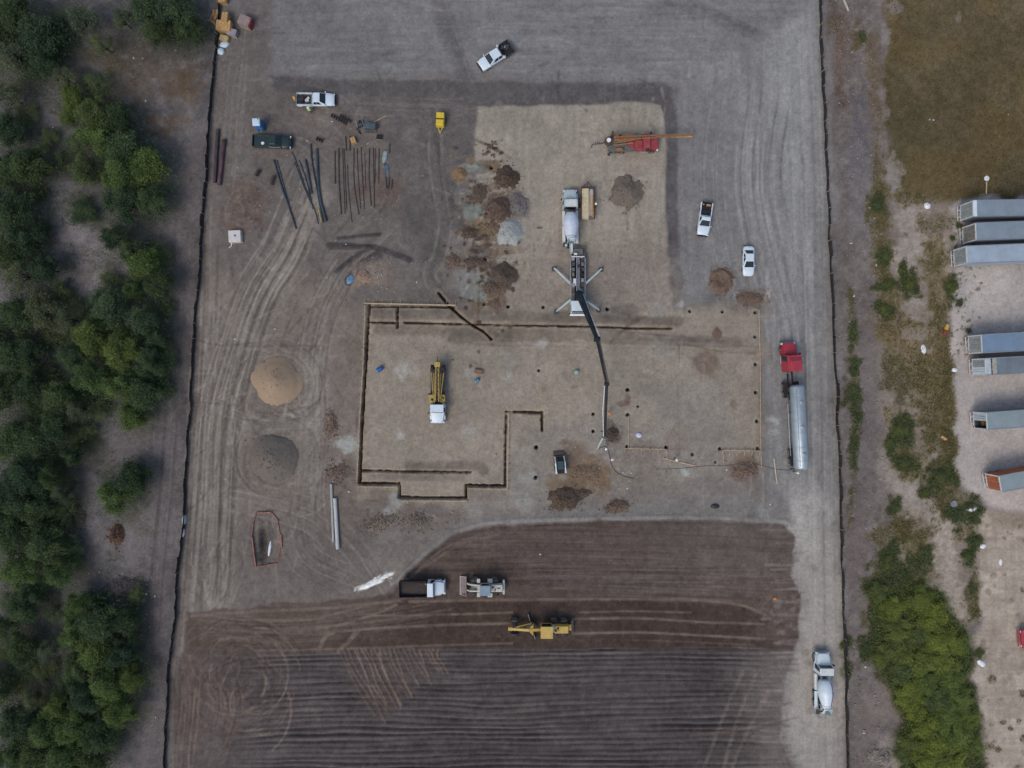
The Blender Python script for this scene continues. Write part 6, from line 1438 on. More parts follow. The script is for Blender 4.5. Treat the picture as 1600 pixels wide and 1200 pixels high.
for (lx, ly, la, lb, lt) in ((601, 900.5, 9, 3.2, "upper"), (585, 908, 9, 3.6, "middle"), (569, 915.5, 8, 2.6, "lower")):
    heap("lime_spill", "bright white powder spilled beside the brown field, %s of three patches" % lt, "powder spill", lx, ly, la, lb, .12, (206, 210, 213), .3, ang=24, shape='dome', group="white powder patches", rgb2=(150, 152, 153), ragged=.45)
heap("brush_pile", "small red brown brush pile beside the woodland", "brush pile", 183, 836, 13, 17, 1.1, (98, 72, 60), .45, rgb2=(44, 32, 28), stones=60, sc=5)
heap("rubble_pile", "grey rubble pile on the woodland edge near the fence", "rubble pile", 196, 918, 32, 16, .9, (92, 85, 86), .45, rgb2=(48, 45, 48), stones=260, sc=4)
heap("rubble_pile", "small pale rubble pile on the weedy verge near the big shrubs", "rubble pile", 1375, 1183, 18, 14, .5, (122, 114, 110), .45, rgb2=(80, 74, 72), stones=90, sc=4)
heap("rubble_pile", "dark mottled rubble pile beside the woodland path", "rubble pile", 122, 806, 11, 20, .6, (78, 74, 66), .5, rgb2=(40, 38, 34), stones=90, sc=5)

# ------------------------------------------------------------------ setting-out rails and strings
PROF = "timber setting-out rails round the footings"
def rail(label, pts, h=.5, step=1.2, w=.07, kick=0.0, wide=None):
    r = tag(bpy.data.objects.new("setting_out_rail", None), label, "rail", PROF); COL.objects.link(r)
    P = [W(x, y) for x, y in pts]
    for a, b in zip(P[:-1], P[1:]):
        A1, B1 = a + Vector((0, 0, h)), b + Vector((0, 0, h))
        MB().bar(A1, B1, wide or w, .09).build("rail_board", wood, r)
        n = max(1, int((b - a).length / step)); d = (b - a).normalized(); s = Vector((-d.y, d.x, 0))
        for k in range(n + 1):
            q = a.lerp(b, k / n)
            MB().bar(q + Vector((0, 0, -.1)), q + Vector((0, 0, h + .08)), .06).build("stake", wood, r)
            if kick: MB().bar(q + s * kick + Vector((0, 0, -.05)), q + Vector((0, 0, h * .9)), .05).build("kicker", wood, r)
    return r
rail("tan timber rail along the upper end of the left footing", [(570, 474.5), (640, 476), (712, 477.5)], .45, 1.25, wide=.16, kick=.9)
rail("tan timber rail standing left of the long vertical trench", [(571, 478), (568.5, 560), (563, 650), (558.5, 752)], .4, 1.3, kick=-.5)
rail("tan timber rail under the lower trench, left half", [(560, 760), (621, 761)], .4, 1.2, kick=-.6)
rail("tan timber rail under the trench bump", [(624, 782), (730, 782.5)], .4, 1.2, kick=-.6)
rail("tan timber rail under the lower trench, right half", [(731, 763), (793, 764), (795, 648)], .4, 1.2, kick=-.6)
rail("tan string rail down the right side of the pad", [(1184, 484), (1186, 560), (1187, 705), (1188, 730)], .5, 2.0)
rail("tan timber rail hanging from a shaft in a vertical line", [(981, 650), (981, 700)], .5, 1.7)
rail("tan timber rail with short stakes between two shafts", [(976, 700), (1041, 702), (1041, 716)], .5, 1.2, kick=-.8)
rail("tan timber frame at the lower right corner of the pad", [(1129, 722), (1128, 703), (1186, 704.5)], .5, 1.0, kick=-1.0)
rail("pale loose board rail lying between the workers", [(1036, 716), (1086, 728)], .15, 2.4, wide=.14)

# ------------------------------------------------------------------ pipes, bars, boards
def laid(name, label, cat, pts, r, m, group=None, n=8, z=None):
    P = []
    for x, y in spline(pts, 5): p = W(x, y); p.z = (r if z is None else z) + max(0, ground_h(x, y)) ; P.append(p)
    o = MB().tube(P, r, n).build(name, m, None, smooth=True)
    return tag(o, label, cat, group)
BP = "dark flexible pipes laid out on the lot"
for lab, pts, r_ in (("dark blue pipe, longest of the fan, with a kink in the middle", [(485.8, 225), (488, 255), (497, 303), (505, 348)], .13), ("thick dark blue pipe ending at the yellow board, rightmost of the fan", [(495.5, 233), (498, 287), (502.5, 318), (510, 346)], .2),
                     ("thin dark pipe running the full length of the fan", [(455.8, 237.5), (463, 253), (476.7, 291.7), (491.7, 328), (497.5, 350)], .07), ("thin dark pipe just under the longest thin one", [(460.8, 254), (475, 292), (488, 322)], .07),
                     ("dark pipe second from the thick pair, bending gently", [(467.5, 250), (480, 286), (489, 326.7)], .08), ("short wide dark pipe between the thin pipes and the thick pair", [(477.5, 250), (483, 276.7), (487.5, 303)], .16),
                     ("long dark pipe lying apart, left of the fan", [(428, 250), (440.8, 293), (451.7, 323), (463, 358)], .13), ("thin blue grey pipe lying across the separate long pipe", [(432.5, 250), (443, 288), (451.7, 320)], .08)):
    laid("plastic_pipe", lab, "pipe", pts, r_, pipeblue, BP)
laid("timber_plank", "yellow plank beside the end of the thick dark pipe", "plank", [(498.5, 327), (503, 348)], .1, mat("yellow_plank", (0.46, 0.31, 0.12), .8), n=4)
def z6(x, y): return (410 + x / 6, 160 + y / 6)
BARS = [([(680, 460), (683, 765)], .09), ([(715, 430), (720, 760), (740, 1050)], .1), ([(752, 430), (762, 740), (775, 1050)], .06), ([(766, 432), (790, 1000)], .06), ([(797, 580), (806, 800), (840, 1130)], .06), ([(858, 430), (860, 760), (905, 1050)], .07), ([(888, 430), (895, 640), (922, 1000)], .06),
        ([(925, 420), (935, 640), (955, 1000)], .07), ([(960, 480), (968, 810)], .05), ([(1005, 430), (1000, 700), (1020, 970)], .08), ([(1040, 430), (1050, 985)], .08), ([(1061, 430), (1056, 760)], .05), ([(1094, 430), (1090, 760)], .07)]
ORD = ["first", "second", "third", "fourth", "fifth", "sixth", "seventh", "eighth", "ninth", "tenth", "eleventh", "twelfth", "thirteenth", "fourteenth", "fifteenth", "sixteenth", "seventeenth", "eighteenth", "nineteenth", "twentieth"]
def ordn(n): return ORD[n] if n < 20 else ("twenty-" + ORD[n - 20] if n < 29 else "thirty-" + ORD[n - 30] if n >= 30 else "thirtieth")
for k, (pts, r_) in enumerate(BARS):
    laid("steel_bar", "%s from the left of the upright dark steel bars laid in a row" % ORD[k], "steel bar", [z6(*q) for q in pts], r_, steelbar, "steel bars laid in a row", 6)
for k, (pts, lab) in enumerate((([(780, 320), (788, 455)], "short dark steel bar above the row, left one of two"), ([(822, 320), (820, 455)], "short dark steel bar above the row, right one of two"), ([(1195, 390), (1190, 480)], "short dark steel bar right of the row, upper one"), ([(1148, 580), (1166, 810)], "dark steel bar under the blue grey scrap"), ([(1192, 700), (1180, 810)], "short dark bar leaning beside the blue grey scrap"), ([(1220, 720), (1210, 810)], "short dark bar at the lower right end of the row"))):
    laid("steel_bar", lab, "steel bar", [z6(*q) for q in pts], .09, steelbar, "loose short steel bars", 6)
laid("steel_pipe", "dark brown steel pipe beside the fence, left of a pair", "steel pipe", [(341.5, 203), (336.5, 286)], .26, mat("brown_pipe", (0.055, 0.04, 0.045), .6, var=.35, scale=1.5), n=14)
laid("steel_pipe", "red patched steel pipe beside the fence, right of a pair", "steel pipe", [(351.5, 219), (343.5, 290)], .3, mat("red_patched_pipe", (0.09, 0.045, 0.05), .6, var=.6, scale=.8), n=14)
laid("concrete_pipe", "slim grey concrete pipe, left of the pair by the clods", "concrete pipe", [(518, 756), (521.5, 846)], .2, concrete, n=14)
laid("concrete_pipe", "thick pale concrete pipe, right of the pair by the clods", "concrete pipe", [(524, 778), (528.5, 857)], .29, mat("pale_concrete", (0.46, 0.48, 0.46), .9, var=.12, bump=.2), n=14)
laid("concrete_hose", "dark hose trailing from the boom end past the workers", "hose", [(934, 701), (946, 698), (951, 706), (954, 722), (962, 737), (975, 744), (990, 748)], .045, dark)
laid("hose", "thin dark hose running from the tanker across the pad edge", "hose", [(1240, 735), (1212, 733), (1190, 727), (1165, 722), (1140, 727), (1100, 728), (1060, 732), (1025, 733)], .03, dark)
laid("timber_pole", "pale pole cut by the upper photo edge on the verge", "pole", [(1314, -8), (1325, 18)], .17, mat("grey_pole", (.4, .38, .33), .85), n=10)
laid("timber_plank", "tan board left of the tanker's rear wheels", "plank", [(1209, 716), (1214, 756)], .08, woodpale, n=4)
laid("timber_plank", "thin tan board near the dark equipment on the lot", "plank", [(584, 191), (604, 181)], .06, wood, n=4)
laid("sign_post", "thin pale post leaning over the brown meadow", "post", [(1541, 284), (1540.5, 303)], .09, woodpale, n=6)
o = MB().lathe([(0, .01), (0, .4), (.1, .4), (.16, .2), (.16, .01)], (0, 0, .05), (0, 0, 1), 18).build("round_lid", whiteplastic, None, smooth=True); o.location = W(1541, 279); o.location.z = ground_h(1541, 279); tag(o, "round white lid on the meadow above the trailers", "lid")

# ------------------------------------------------------------------ portable toilet, tote, barrels, boxes
r = thing("portable_toilet", "blue portable toilet with a white roof above the dark green pickup", "portable toilet", 408.5, 199, 3)
bl = mat("toilet_blue", (0.03, 0.14, 0.38), 0.45, var=.12, dust=.1)
MB().frustum(-.58, .58, .58, .12, -.56, .56, .56, 2.15).build("cabin_wall", bl, r, .04)
MB().span(-.6, .6, -.6, .6, 0, .12).build("base_skid", dark, r, .02)
rf = MB().frustum(-.62, .62, .62, 2.15, -.52, .52, .5, 2.38).build("roof", mat("toilet_roof", (.52, .64, .70), .5, var=.1), r, .05, seg=2)
MB().tube([(.35, .35, 2.3), (.35, .35, 2.6)], .06, 8).build("vent_pipe", black, rf)
d_ = MB().span(-.4, .4, -.6, -.575, .18, 2.05).build("door", mat("toilet_door", (.05, .19, .46), .45), r, .01); MB().span(.26, .32, -.63, -.6, 1.0, 1.15).build("handle", whiteplastic, d_)
for s in (1, -1): MB().span(-.3, .3, s * .585 - .01, s * .585 + .01, 1.85, 2.0).build("vent_slot", black, r)

r = thing("water_tote", "square white water tank on the left lot", "water tank", 369.5, 370.5, 3)
MB().span(-.95, .95, -.92, .92, .15, .8).build("tank", mat("tote_white", (.58, .58, .55), .6, var=.08, dust=.25), r, .08, seg=2)
MB().span(-1.0, 1.0, -.97, .97, 0, .15).build("pallet", wood, r, .02); MB().lathe([(0, .01), (0, .14), (.06, .14), (.06, .01)], (.1, .05, .8), (0, 0, 1), 14).build("filler_cap", rust, r)
MB().tube([(-.6, -.95, .25), (-.9, -1.4, .06), (-1.2, -1.6, .05)], .06, 8).build("drain_hose", whiteplastic, r)
def barrel(label, px, py, m, lying=False, rr=.3, hh=.9):
    r = thing("barrel", label, "barrel", px, py, 30)
    pr = [(0, .02), (0, rr * .96), (.02, rr), (hh * .32, rr), (hh * .34, rr * 1.05), (hh * .36, rr), (hh * .64, rr), (hh * .66, rr * 1.05), (hh * .68, rr), (hh - .02, rr), (hh, rr * .96), (hh - .03, rr * .9), (hh - .03, .02)]
    MB().lathe(pr, (-hh / 2, 0, rr) if lying else (0, 0, 0), (1, 0, 0) if lying else (0, 0, 1), 18).build("shell", m, r, smooth=True)
    MB().lathe([(0, .01), (0, .05), (.03, .05), (.03, .01)], (hh / 2 - .03, .1, rr) if lying else (.12, 0, hh - .03), (1, 0, 0) if lying else (0, 0, 1), 8).build("bung", black, r)
barrel("bright blue barrel lying on the left part of the lower pad", 594, 577, blueplastic, True, .36, .95)
barrel("small blue and white barrel below the brown crate", 745, 595, mat("pale_blue_barrel", (.10, .26, .36), .4, var=.5, scale=3), True, .3, .7)
barrel("small green barrel on the pad left of the boom", 900, 582, mat("green_white_barrel", (.25, .42, .36), .5, var=.4, scale=3), False, .32, .8)
def crate(label, px, py, sx, sy, sz, hd, m, name="crate", cat="crate", slats=5, z=None, group=None):
    r = thing(name, label, cat, px, py, hd, group, z=z)
    MB().span(-sx / 2 + .02, sx / 2 - .02, -sy / 2 + .02, sy / 2 - .02, .1, sz - .04).build("carton", m, r, .02)
    for k in range(slats):
        x = -sx / 2 + (k + .5) * sx / slats
        MB().span(x - sx / slats * .36, x + sx / slats * .36, -sy / 2, sy / 2, sz - .05, sz).build("slat", m, r, .01)
    for y in (-sy / 2 + .06, 0, sy / 2 - .06): MB().span(-sx / 2, sx / 2, y - .05, y + .05, 0, .1).build("runner", wood, r)
    return r
crate("brown upright crate on the lower pad above a small blue barrel", 747.5, 581, .7, 1.3, .6, 80, mat("brown_crate", (.22, .13, .09), .8, var=.3, scale=4), slats=3)
crate("small orange brown box near the steel bars", 553, 221, .8, .9, .7, 20, tanbox, slats=2)
crate("black plastic crate right of the dark equipment", 593, 215, .9, .7, .4, -8, black, slats=3)
gp = "pallets and cartons dumped over the fence corner"
crate("tan carton standing at the top of the pallet dump", 356, 33, 1.0, 1.5, 1.3, -6, tanbox, "carton_stack", "carton", 2, group=gp)
crate("slatted yellow timber crate in the middle of the pallet dump", 353, 45, 2.3, 1.6, 1.1, -5, mat("yellow_timber", (.48, .30, .12), .8, var=.25, scale=4), "timber_crate", "crate", 5, group=gp)
crate("grey brown carton with a red side, rightmost in the pallet dump", 386, 38, 1.8, 1.5, 1.3, -20, mat("grey_brown_board", (.26, .20, .185), .8, var=.15), "carton_stack", "carton", 1, group=gp)
o = MB().span(-.06, .06, -.75, .75, 0, 1.2).build("red_panel", mat("red_panel", (.22, .035, .03), .6, var=.2), None, .01); o.location = W(395.5, 41); o.rotation_euler = (0, .0, math.radians(-20)); tag(o, "dark red panel leaning on the grey brown carton", "panel")
crate("lilac grey carton at the bottom right of the pallet dump", 365, 54, 1.5, 1.0, .9, -14, mat("lilac_board", (.28, .25, .26), .8, var=.15), "carton_stack", "carton", 1, group=gp)
crate("small tan carton below the slatted crate", 352, 62, 1.4, .9, .6, -18, mat("tan_board_b", (.44, .33, .15), .85, var=.2), "carton_stack", "carton", 1, group=gp)
crate("tan carton cut by the top edge of the photo", 350, 4, 1.3, .8, .9, 3, tanbox, "carton_stack", "carton", 1, group=gp)
for k, (x, y, a, l) in enumerate(((332, 25, 70, 1.6), (335, 24, 95, 1.7), (338, 24, 85, 1.6), (331, 34, 160, 1.3), (334, 37, 140, 1.2), (341, 24, 92, 1.5))):
    o = MB().box(0, 0, .12 + .05 * k, l, .22, .06, 0).build("loose_plank", tanbox, None); o.location = W(x, y); o.rotation_euler = (.05, .04 * (k % 3), math.radians(a)); tag(o, ["left slanting orange plank in the pallet dump", "second orange plank from the left in the pallet dump", "third orange plank from the left in the pallet dump", "flat orange plank below the slanting ones", "lowest loose orange plank by the dump", "orange plank touching the top carton"][k], "plank", gp)
def sack(label, px, py, rx, ry, h, m, hd=0, cat="sack", name="sack"):
    V = []; n = 14; rr = random.Random(px)
    rows = []
    for j, (t, zf) in enumerate(((.0, .5), (.55, 0.02), (.95, .02), (1.0, .3), (.9, .62), (.6, .9), (.25, 1.0))):
        if j == 0: continue
        rows.append([(t * rx * math.cos(a) * rr.uniform(.85, 1.15), t * ry * math.sin(a) * rr.uniform(.85, 1.15), zf * h * rr.uniform(.85, 1.1)) for a in np.linspace(0, 2 * math.pi, n, endpoint=False)])
    o = MB().loft(rows).build(name, m, None, smooth=True); o.location = W(px, py); o.location.z = ground_h(px, py); o.rotation_euler.z = math.radians(hd)
    return tag(o, label, cat)
blw = mat("pale_blue_sack", (.50, .60, .66), .6, var=.15, scale=4)
sack("pale blue sack under the pallet dump, upper one", 351, 70, .8, .5, .45, blw, 15); sack("pale blue sack under the pallet dump, lower one", 346, 81, .55, .55, .5, blw, 40)
sack("white feed sack on the waste ground beside a green bush", 1533, 1036, .75, .45, .3, whiteplastic, -40); sack("white plastic sack at the lower left yard corner", 1518, 795, .9, .45, .25, whiteplastic, 10)
sack("white round bundle on the verge above the trailers' left end", 1448, 322, .5, .5, .45, whiteplastic); sack("white scrap sheet on the brown weeds in mid verge", 1443, 546, .4, .7, .15, whiteplastic, 10)
sack("white bag at the yard edge near the stripped trailer", 1491, 578, .5, .35, .3, whiteplastic); sack("white crumpled bag on the waste ground's upper part", 1535, 853, .5, .4, .3, whiteplastic, 30); sack("small white bag below the first one on the waste ground", 1563, 878, .25, .55, .2, whiteplastic)
sack("pale purple cement bag beside the timber rail", 998, 680, .45, .4, .3, mat("lilac_bag", (.55, .58, .74), .6, var=.1)); sack("blue tarp bundle at the end of the dark ridges", 548, 437, .55, .8, .25, mat("blue_tarp", (.10, .20, .30), .5, var=.5, scale=5), -30)
sack("long white liner lying in the fenced pit", 420.5, 858, .22, 1.25, .25, whiteplastic, -8); sack("white liner hung over the silt fence, upper piece", 288.5, 812, .3, .85, .5, mat("grey_liner", (.36, .42, .44), .6, var=.2), -5); sack("white liner hung over the silt fence, lower piece", 286.5, 832, .2, .75, .35, whiteplastic, -3)
sack("pale green tarp scrap beside the steel bars", 601, 245, .35, 1.0, .15, mat("pale_green_tarp", (.22, .30, .29), .7, var=.3), -12); sack("blue grey tarp scrap at the right end of the bars", 604, 266, .4, 1.2, .18, mat("slate_tarp", (.08, .12, .14), .6, var=.3), 8)
sack("dark oily bag on the pad near the field bank", 1117, 791, .65, .4, .25, mat("oily_bag", (.02, .022, .024), .6, var=.3), 0); sack("orange rag on the soil at the field's right edge", 1211, 935, .35, .25, .2, mat("orange_rag", (.5, .18, .04), .7, var=.3))
# dark equipment on the lot
r = thing("generator_set", "slate blue generator box on a dark skid among the steel", "generator", 580, 199, -4)
MB().span(-.85, .85, -.5, .45, .25, .95).build("housing", mat("slate_blue", (.05, .085, .10), .5, var=.25, dust=.2), r, .05); MB().span(-.95, .95, -.55, .5, .1, .25).build("skid", dark, r, .02)
MB().box(.92, -.1, .6, .25, .5, .4).build("control_box", dark, r, .03); MB().bar((-.9, -.85, .15), (1.1, -.8, .15), .1).build("tow_arm", dark, r); MB().tube([(.4, .2, .95), (.4, .2, 1.2)], .05, 8).build("exhaust_pipe", black, r)
r = thing("trash_pump", "dark pump with a pipe frame left of the slate generator", "pump", 564, 197, 20)
MB().lathe([(-.3, .1), (-.3, .32), (.3, .32), (.3, .1)], (0, 0, .5), (1, 0, 0), 14).build("pump_casing", dark, r, smooth=True); MB().box(.1, .45, .45, .5, .4, .5).build("engine", black, r, .05)
MB().bar((-.5, -.4, .1), (.5, -.4, .1), .07).bar((-.5, .7, .1), (.5, .7, .1), .07).bar((-.5, -.4, .1), (-.5, .7, .1), .07).bar((.5, -.4, .1), (.5, .7, .1), .07).bar((-.5, -.4, .9), (-.5, .7, .9), .06).bar((.5, -.4, .9), (.5, .7, .9), .06).build("pipe_frame", chrome, r)
for x in (-.5, .5):
    for y in (-.4, .7): MB().bar((x, y, .06), (x, y, .9), .06).build("frame_post", chrome, r)
MB().tube([(-.3, 0, .5), (-.7, -.4, .4), (-.5, -1.2, .1)], .09, 8).build("suction_hose", black, r, smooth=True)
def cage(label, px, py, hd, L, rr=.3):
    r = thing("reinforcement_cage", label, "steel cage", px, py, hd, "reinforcement cages on the lot")
    mb = MB()
    for a in np.linspace(0, 2 * math.pi, 6, endpoint=False): mb.tube([(-L / 2, rr * math.cos(a), rr + rr * math.sin(a)), (L / 2, rr * math.cos(a), rr + rr * math.sin(a))], .022, 5)
    mb.build("main_bars", steelbar, r)
    for x in np.arange(-L / 2 + .2, L / 2, .42): MB().lathe([(-.02, rr - .02), (-.02, rr + .02), (.02, rr + .02), (.02, rr - .02)], (x, 0, rr), (1, 0, 0), 14).build("hoop", steelbar, r)
cage("rusty steel cage lying below the white pickup", 530, 187, -28, 2.8); cage("steel cage beside it, turned the same way", 541, 186, -30, 2.2, .26); cage("small steel cage by the dark green pickup", 500, 219, -22, 1.2, .32)
cage("steel cage left of the fan of pipes", 427, 283, 75, 1.6, .28); cage("short steel cage lower left of the fan of pipes", 403, 271, 60, 1.3, .3)
# junk at the verge
r = thing("scrap_machine", "yellow and red scrap machine part at the edge of the verge", "scrap", 1476, 514, 75)
MB().box(.3, 0, .35, .9, .5, .5).build("yellow_housing", yellow, r, .08); MB().box(-.6, .05, .25, .7, .4, .4).build("red_housing", redrig, r, .06); MB().tube([(-1.0, 0, .1), (1.0, .2, .3)], .05, 6).build("tube", rust, r)
r = thing("old_tyre", "pale worn tyre lying among weeds beside the yard", "tyre", 1489.5, 787, 0)
MB().lathe([(0, .32), (0, .5), (.12, .56), (.25, .5), (.25, .32)], (0, 0, 0), (0, 0, 1), 20).build("tread", mat("grey_tyre", (.20, .21, .22), .9, var=.3), r, smooth=True); MB().lathe([(.02, .3), (.02, .33), (.22, .33), (.22, .3)], (0, 0, 0), (0, 0, 1), 20).build("bead", black, r, smooth=True)
laid("cardboard_sheet", "tan cardboard scrap in the verge weeds", "cardboard", [(1470, 681), (1478, 686)], .3, tanbox, n=4, z=.05)

# orange net fence round the pit
r = tag(bpy.data.objects.new("safety_fence", None), "orange net fence round the oblong pit on the left lot", "fence"); COL.objects.link(r)
RP = [(401, 802), (424, 801), (434, 813), (438, 835), (439, 856), (434, 880), (416, 884), (399, 884), (396, 862), (393, 838), (396, 816)]
for (a, b) in zip(RP, RP[1:] + RP[:1]):
    A1, B1 = W(*a), W(*b); lean = Vector((random.uniform(-.25, .25), random.uniform(-.25, .25), 0)); hh = random.uniform(.05, .2)
    mb = MB(); n = max(3, int((B1 - A1).length / .28))
    for j in range(6): mb.bar(A1 + lean * (j / 5) + Vector((0, 0, .05 + hh * j / 5)), B1 + lean * (j / 5) + Vector((0, 0, .05 + hh * j / 5)), .07, .08)
    for k in range(n + 1): q = A1.lerp(B1, k / n); mb.bar(q + Vector((0, 0, .02)), q + lean + Vector((0, 0, hh + .05)), .05)
    mb.build("net_panel", orangenet, r)
    MB().bar(A1 - Vector((0, 0, .1)), A1 + Vector((0, 0, .4)), .05).build("post", rust, r)

# stones and litter that show singly
LT_ = [(178, 31), (143, 33), (223, 91), (209, 91), (275, 79), (228, 158), (84, 172), (83, 199), (229, 928), (243, 931), (230, 960), (234, 980), (221, 1030), (229, 1036), (243, 1121), (176, 1194), (143, 1140), (105, 549), (181, 510), (200, 735), (226, 1065), (150, 674), (165, 1158), (367, 530), (352, 749), (430, 514), (545, 768), (1458, 188), (1452, 187), (1575, 179), (480, 220), (408, 205), (519, 190), (541, 382), (590, 433), (651, 441), (973, 738), (986, 739), (983, 752), (980, 763), (844, 866), (1135, 734), (1203, 788), (1331, 82), (1352, 1042), (1350, 1145), (1404, 1158), (1369, 414), (1330, 380), (1334, 462), (1375, 493), (1513, 966), (1445, 971), (1460, 1043), (1511, 1078), (1323, 932)]
pale = mat("pale_limestone", (.50, .49, .47), .85, var=.12, scale=6)
seen_in = {}
for k, (x, y) in enumerate(sorted(LT_, key=lambda q: q[1])):
    mb = MB(); rr = random.Random(k); s = rr.uniform(.11, .24); stone(mb, 0, 0, s * .3, s, rr)
    o = mb.build("pale_stone", pale, None); o.location = W(x, y); o.location.z = ground_h(x, y)
    where = "in the woodland" if x < 260 else "on the left lot" if x < 560 else "on the weedy verge" if 1285 < x < 1440 else "in the meadow" if x > 1440 and y < 310 else "among the lower right weeds" if x > 1440 else "on the pads"
    seen_in[where] = seen_in.get(where, -1) + 1
    tag(o, "small pale stone %s, %s from the top" % (where, ordn(seen_in[where])), "stone", "pale stones scattered %s" % where)

# ------------------------------------------------------------------ trees, shrubs, undergrowth
def leaf_material():
    m = bpy.data.materials.new("foliage"); m.use_nodes = True; nt = m.node_tree; b = nt.nodes["Principled BSDF"]
    oi = N(nt, "ShaderNodeObjectInfo"); geo = N(nt, "ShaderNodeNewGeometry"); at = N(nt, "ShaderNodeAttribute"); at.attribute_name = "leaf"
    r1 = N(nt, "ShaderNodeValToRGB"); e = r1.color_ramp.elements; e[0].position = 0; e[1].position = 1
    e[0].color = (0.076, 0.10, 0.064, 1); e[1].color = (0.24, 0.285, 0.125, 1); e2 = e.new(.5); e2.color = (0.136, 0.178, 0.09, 1)
    nt.links.new(at.outputs["Fac"], r1.inputs["Fac"])
    r2 = N(nt, "ShaderNodeValToRGB"); f = r2.color_ramp.elements; f[0].color = (.88, 1.0, 1.08, 1); f[1].color = (1.2, 1.18, .95, 1)
    nt.links.new(oi.outputs["Random"], r2.inputs["Fac"])
    mx = N(nt, "ShaderNodeMixRGB", blend_type='MULTIPLY'); mx.inputs["Fac"].default_value = 1
    nt.links.new(r1.outputs[0], mx.inputs["Color1"]); nt.links.new(r2.outputs[0], mx.inputs["Color2"])
    mx2 = N(nt, "ShaderNodeMixRGB", blend_type='MULTIPLY'); mx2.inputs["Fac"].default_value = 1
    nt.links.new(mx.outputs[0], mx2.inputs["Color1"]); nt.links.new(oi.outputs["Color"], mx2.inputs["Color2"])
    nt.links.new(mx2.outputs[0], b.inputs["Base Color"]); b.inputs["Roughness"].default_value = .8; b.inputs["Specular IOR Level"].default_value = .15
    tr_ = N(nt, "ShaderNodeBsdfTranslucent"); nt.links.new(mx2.outputs[0], tr_.inputs["Color"]); ms = N(nt, "ShaderNodeMixShader"); ms.inputs[0].default_value = .45
    nt.links.new(b.outputs[0], ms.inputs[1]); nt.links.new(tr_.outputs[0], ms.inputs[2]); nt.links.new(ms.outputs[0], nt.nodes["Material Output"].inputs["Surface"])
    return m
LEAF = leaf_material()
BARK = mat("bark", (.07, .055, .045), .95, var=.3, scale=4)
def leaves_mesh(name, cents, sizes, vals, rs):
    """small diamond leaf sprays at the given centres"""
    n = len(cents); cents = np.asarray(cents); sizes = np.asarray(sizes)[:, None]
    nrm = rs.normal(size=(n, 3)); nrm[:, 2] = np.abs(nrm[:, 2]) + .6; nrm /= np.linalg.norm(nrm, axis=1)[:, None]
    t = rs.normal(size=(n, 3)); t -= nrm * (t * nrm).sum(1)[:, None]; t /= np.linalg.norm(t, axis=1)[:, None]
    bt = np.cross(nrm, t)
    q = np.stack([cents - t * sizes, cents + bt * sizes * .5, cents + t * sizes, cents - bt * sizes * .5], 1).reshape(-1, 3)
    me = bpy.data.meshes.new(name); me.vertices.add(4 * n); me.vertices.foreach_set("co", q.astype(np.float32).ravel())
    me.loops.add(4 * n); me.loops.foreach_set("vertex_index", np.arange(4 * n, dtype=np.int32)); me.polygons.add(n); me.polygons.foreach_set("loop_start", np.arange(0, 4 * n, 4, dtype=np.int32))
    a = me.attributes.new("leaf", 'FLOAT', 'POINT'); a.data.foreach_set("value", np.repeat(vals, 4).astype(np.float32))
    me.update(calc_edges=True); me.materials.append(LEAF); return me
def tree_proto(seed, kind='tree', dens=1.0):
    """a crown of radius 1 in plan, height about 1.3 (shrub .7), with trunk and limbs"""
    rs = np.random.default_rng(seed); rr = random.Random(seed)
    hgt = {'tree': 1.25, 'shrub': .75}[kind]
    lobes = []
    nl = rr.randint(11, 15)
    for k in range(nl):
        a = k * 2.4 + rr.uniform(-.5, .5); d = math.sqrt((k + .3) / nl) * rr.uniform(.7, .86); lr = rr.uniform(.2, .36)
        z = hgt * (1 - .62 * d * d) * rr.uniform(.78, 1.0) - lr * .5
        lobes.append((d * math.cos(a) * rr.uniform(.8, 1.1), d * math.sin(a) * rr.uniform(.8, 1.1), z, lr))
    C_, S_, V_ = [], [], []
    for (x, y, z, lr) in lobes:
        n = int(1250 * dens * lr * lr / .1)
        u = rs.normal(size=(n, 3)); u /= np.linalg.norm(u, axis=1)[:, None]; u[:, 2] = np.where(u[:, 2] < -.3, -u[:, 2], u[:, 2])
        rad = lr * rs.uniform(.05, 1.3, n) ** .75
        rad *= 1 + .35 * (vnoise(u[:, 0] * 3 + seed, u[:, 1] * 3 + x * 9, 2) - .5) * 2
        p = u * rad[:, None] * np.array([1, 1, .75]) + np.array([x, y, z])
        tone = rs.normal(.42 + rr.uniform(-.22, .25), .2, n)
        C_.append(p); S_.append(rs.uniform(.018, .044, n)); V_.append(np.clip(tone, 0, 1))
    # loose outer sprays
    n = int(2200 * dens); a = rs.uniform(0, 6.28, n); d = rs.uniform(.3, 1.4, n) * (1 + .25 * (vnoise(np.cos(a) * 2.5 + seed, np.sin(a) * 2.5, 4) - .5)); 
    C_.append(np.stack([d * np.cos(a), d * np.sin(a), rs.uniform(.15, .6, n) * hgt], 1)); S_.append(rs.uniform(.02, .045, n)); V_.append(np.clip(rs.normal(.35, .15, n), 0, 1))
    crown = leaves_mesh("crown", np.concatenate(C_), np.concatenate(S_), np.concatenate(V_), rs)
    mb = MB(); base = .07 if kind == 'tree' else .04
    mb.tube([(0, 0, -.05), (.02, .01, hgt * .2), (.0, .03, hgt * .42)], [base, base * .8, base * .6], 8)
    for (x, y, z, lr) in lobes: mb.tube([(0, .01, hgt * .22), (x * .45, y * .45, hgt * .3 + z * .25), (x * .95, y * .95, z)], [base * .55, base * .35, base * .1], 5)
    trunk = mb.mesh("trunk"); trunk.materials.append(BARK)
    return crown, trunk
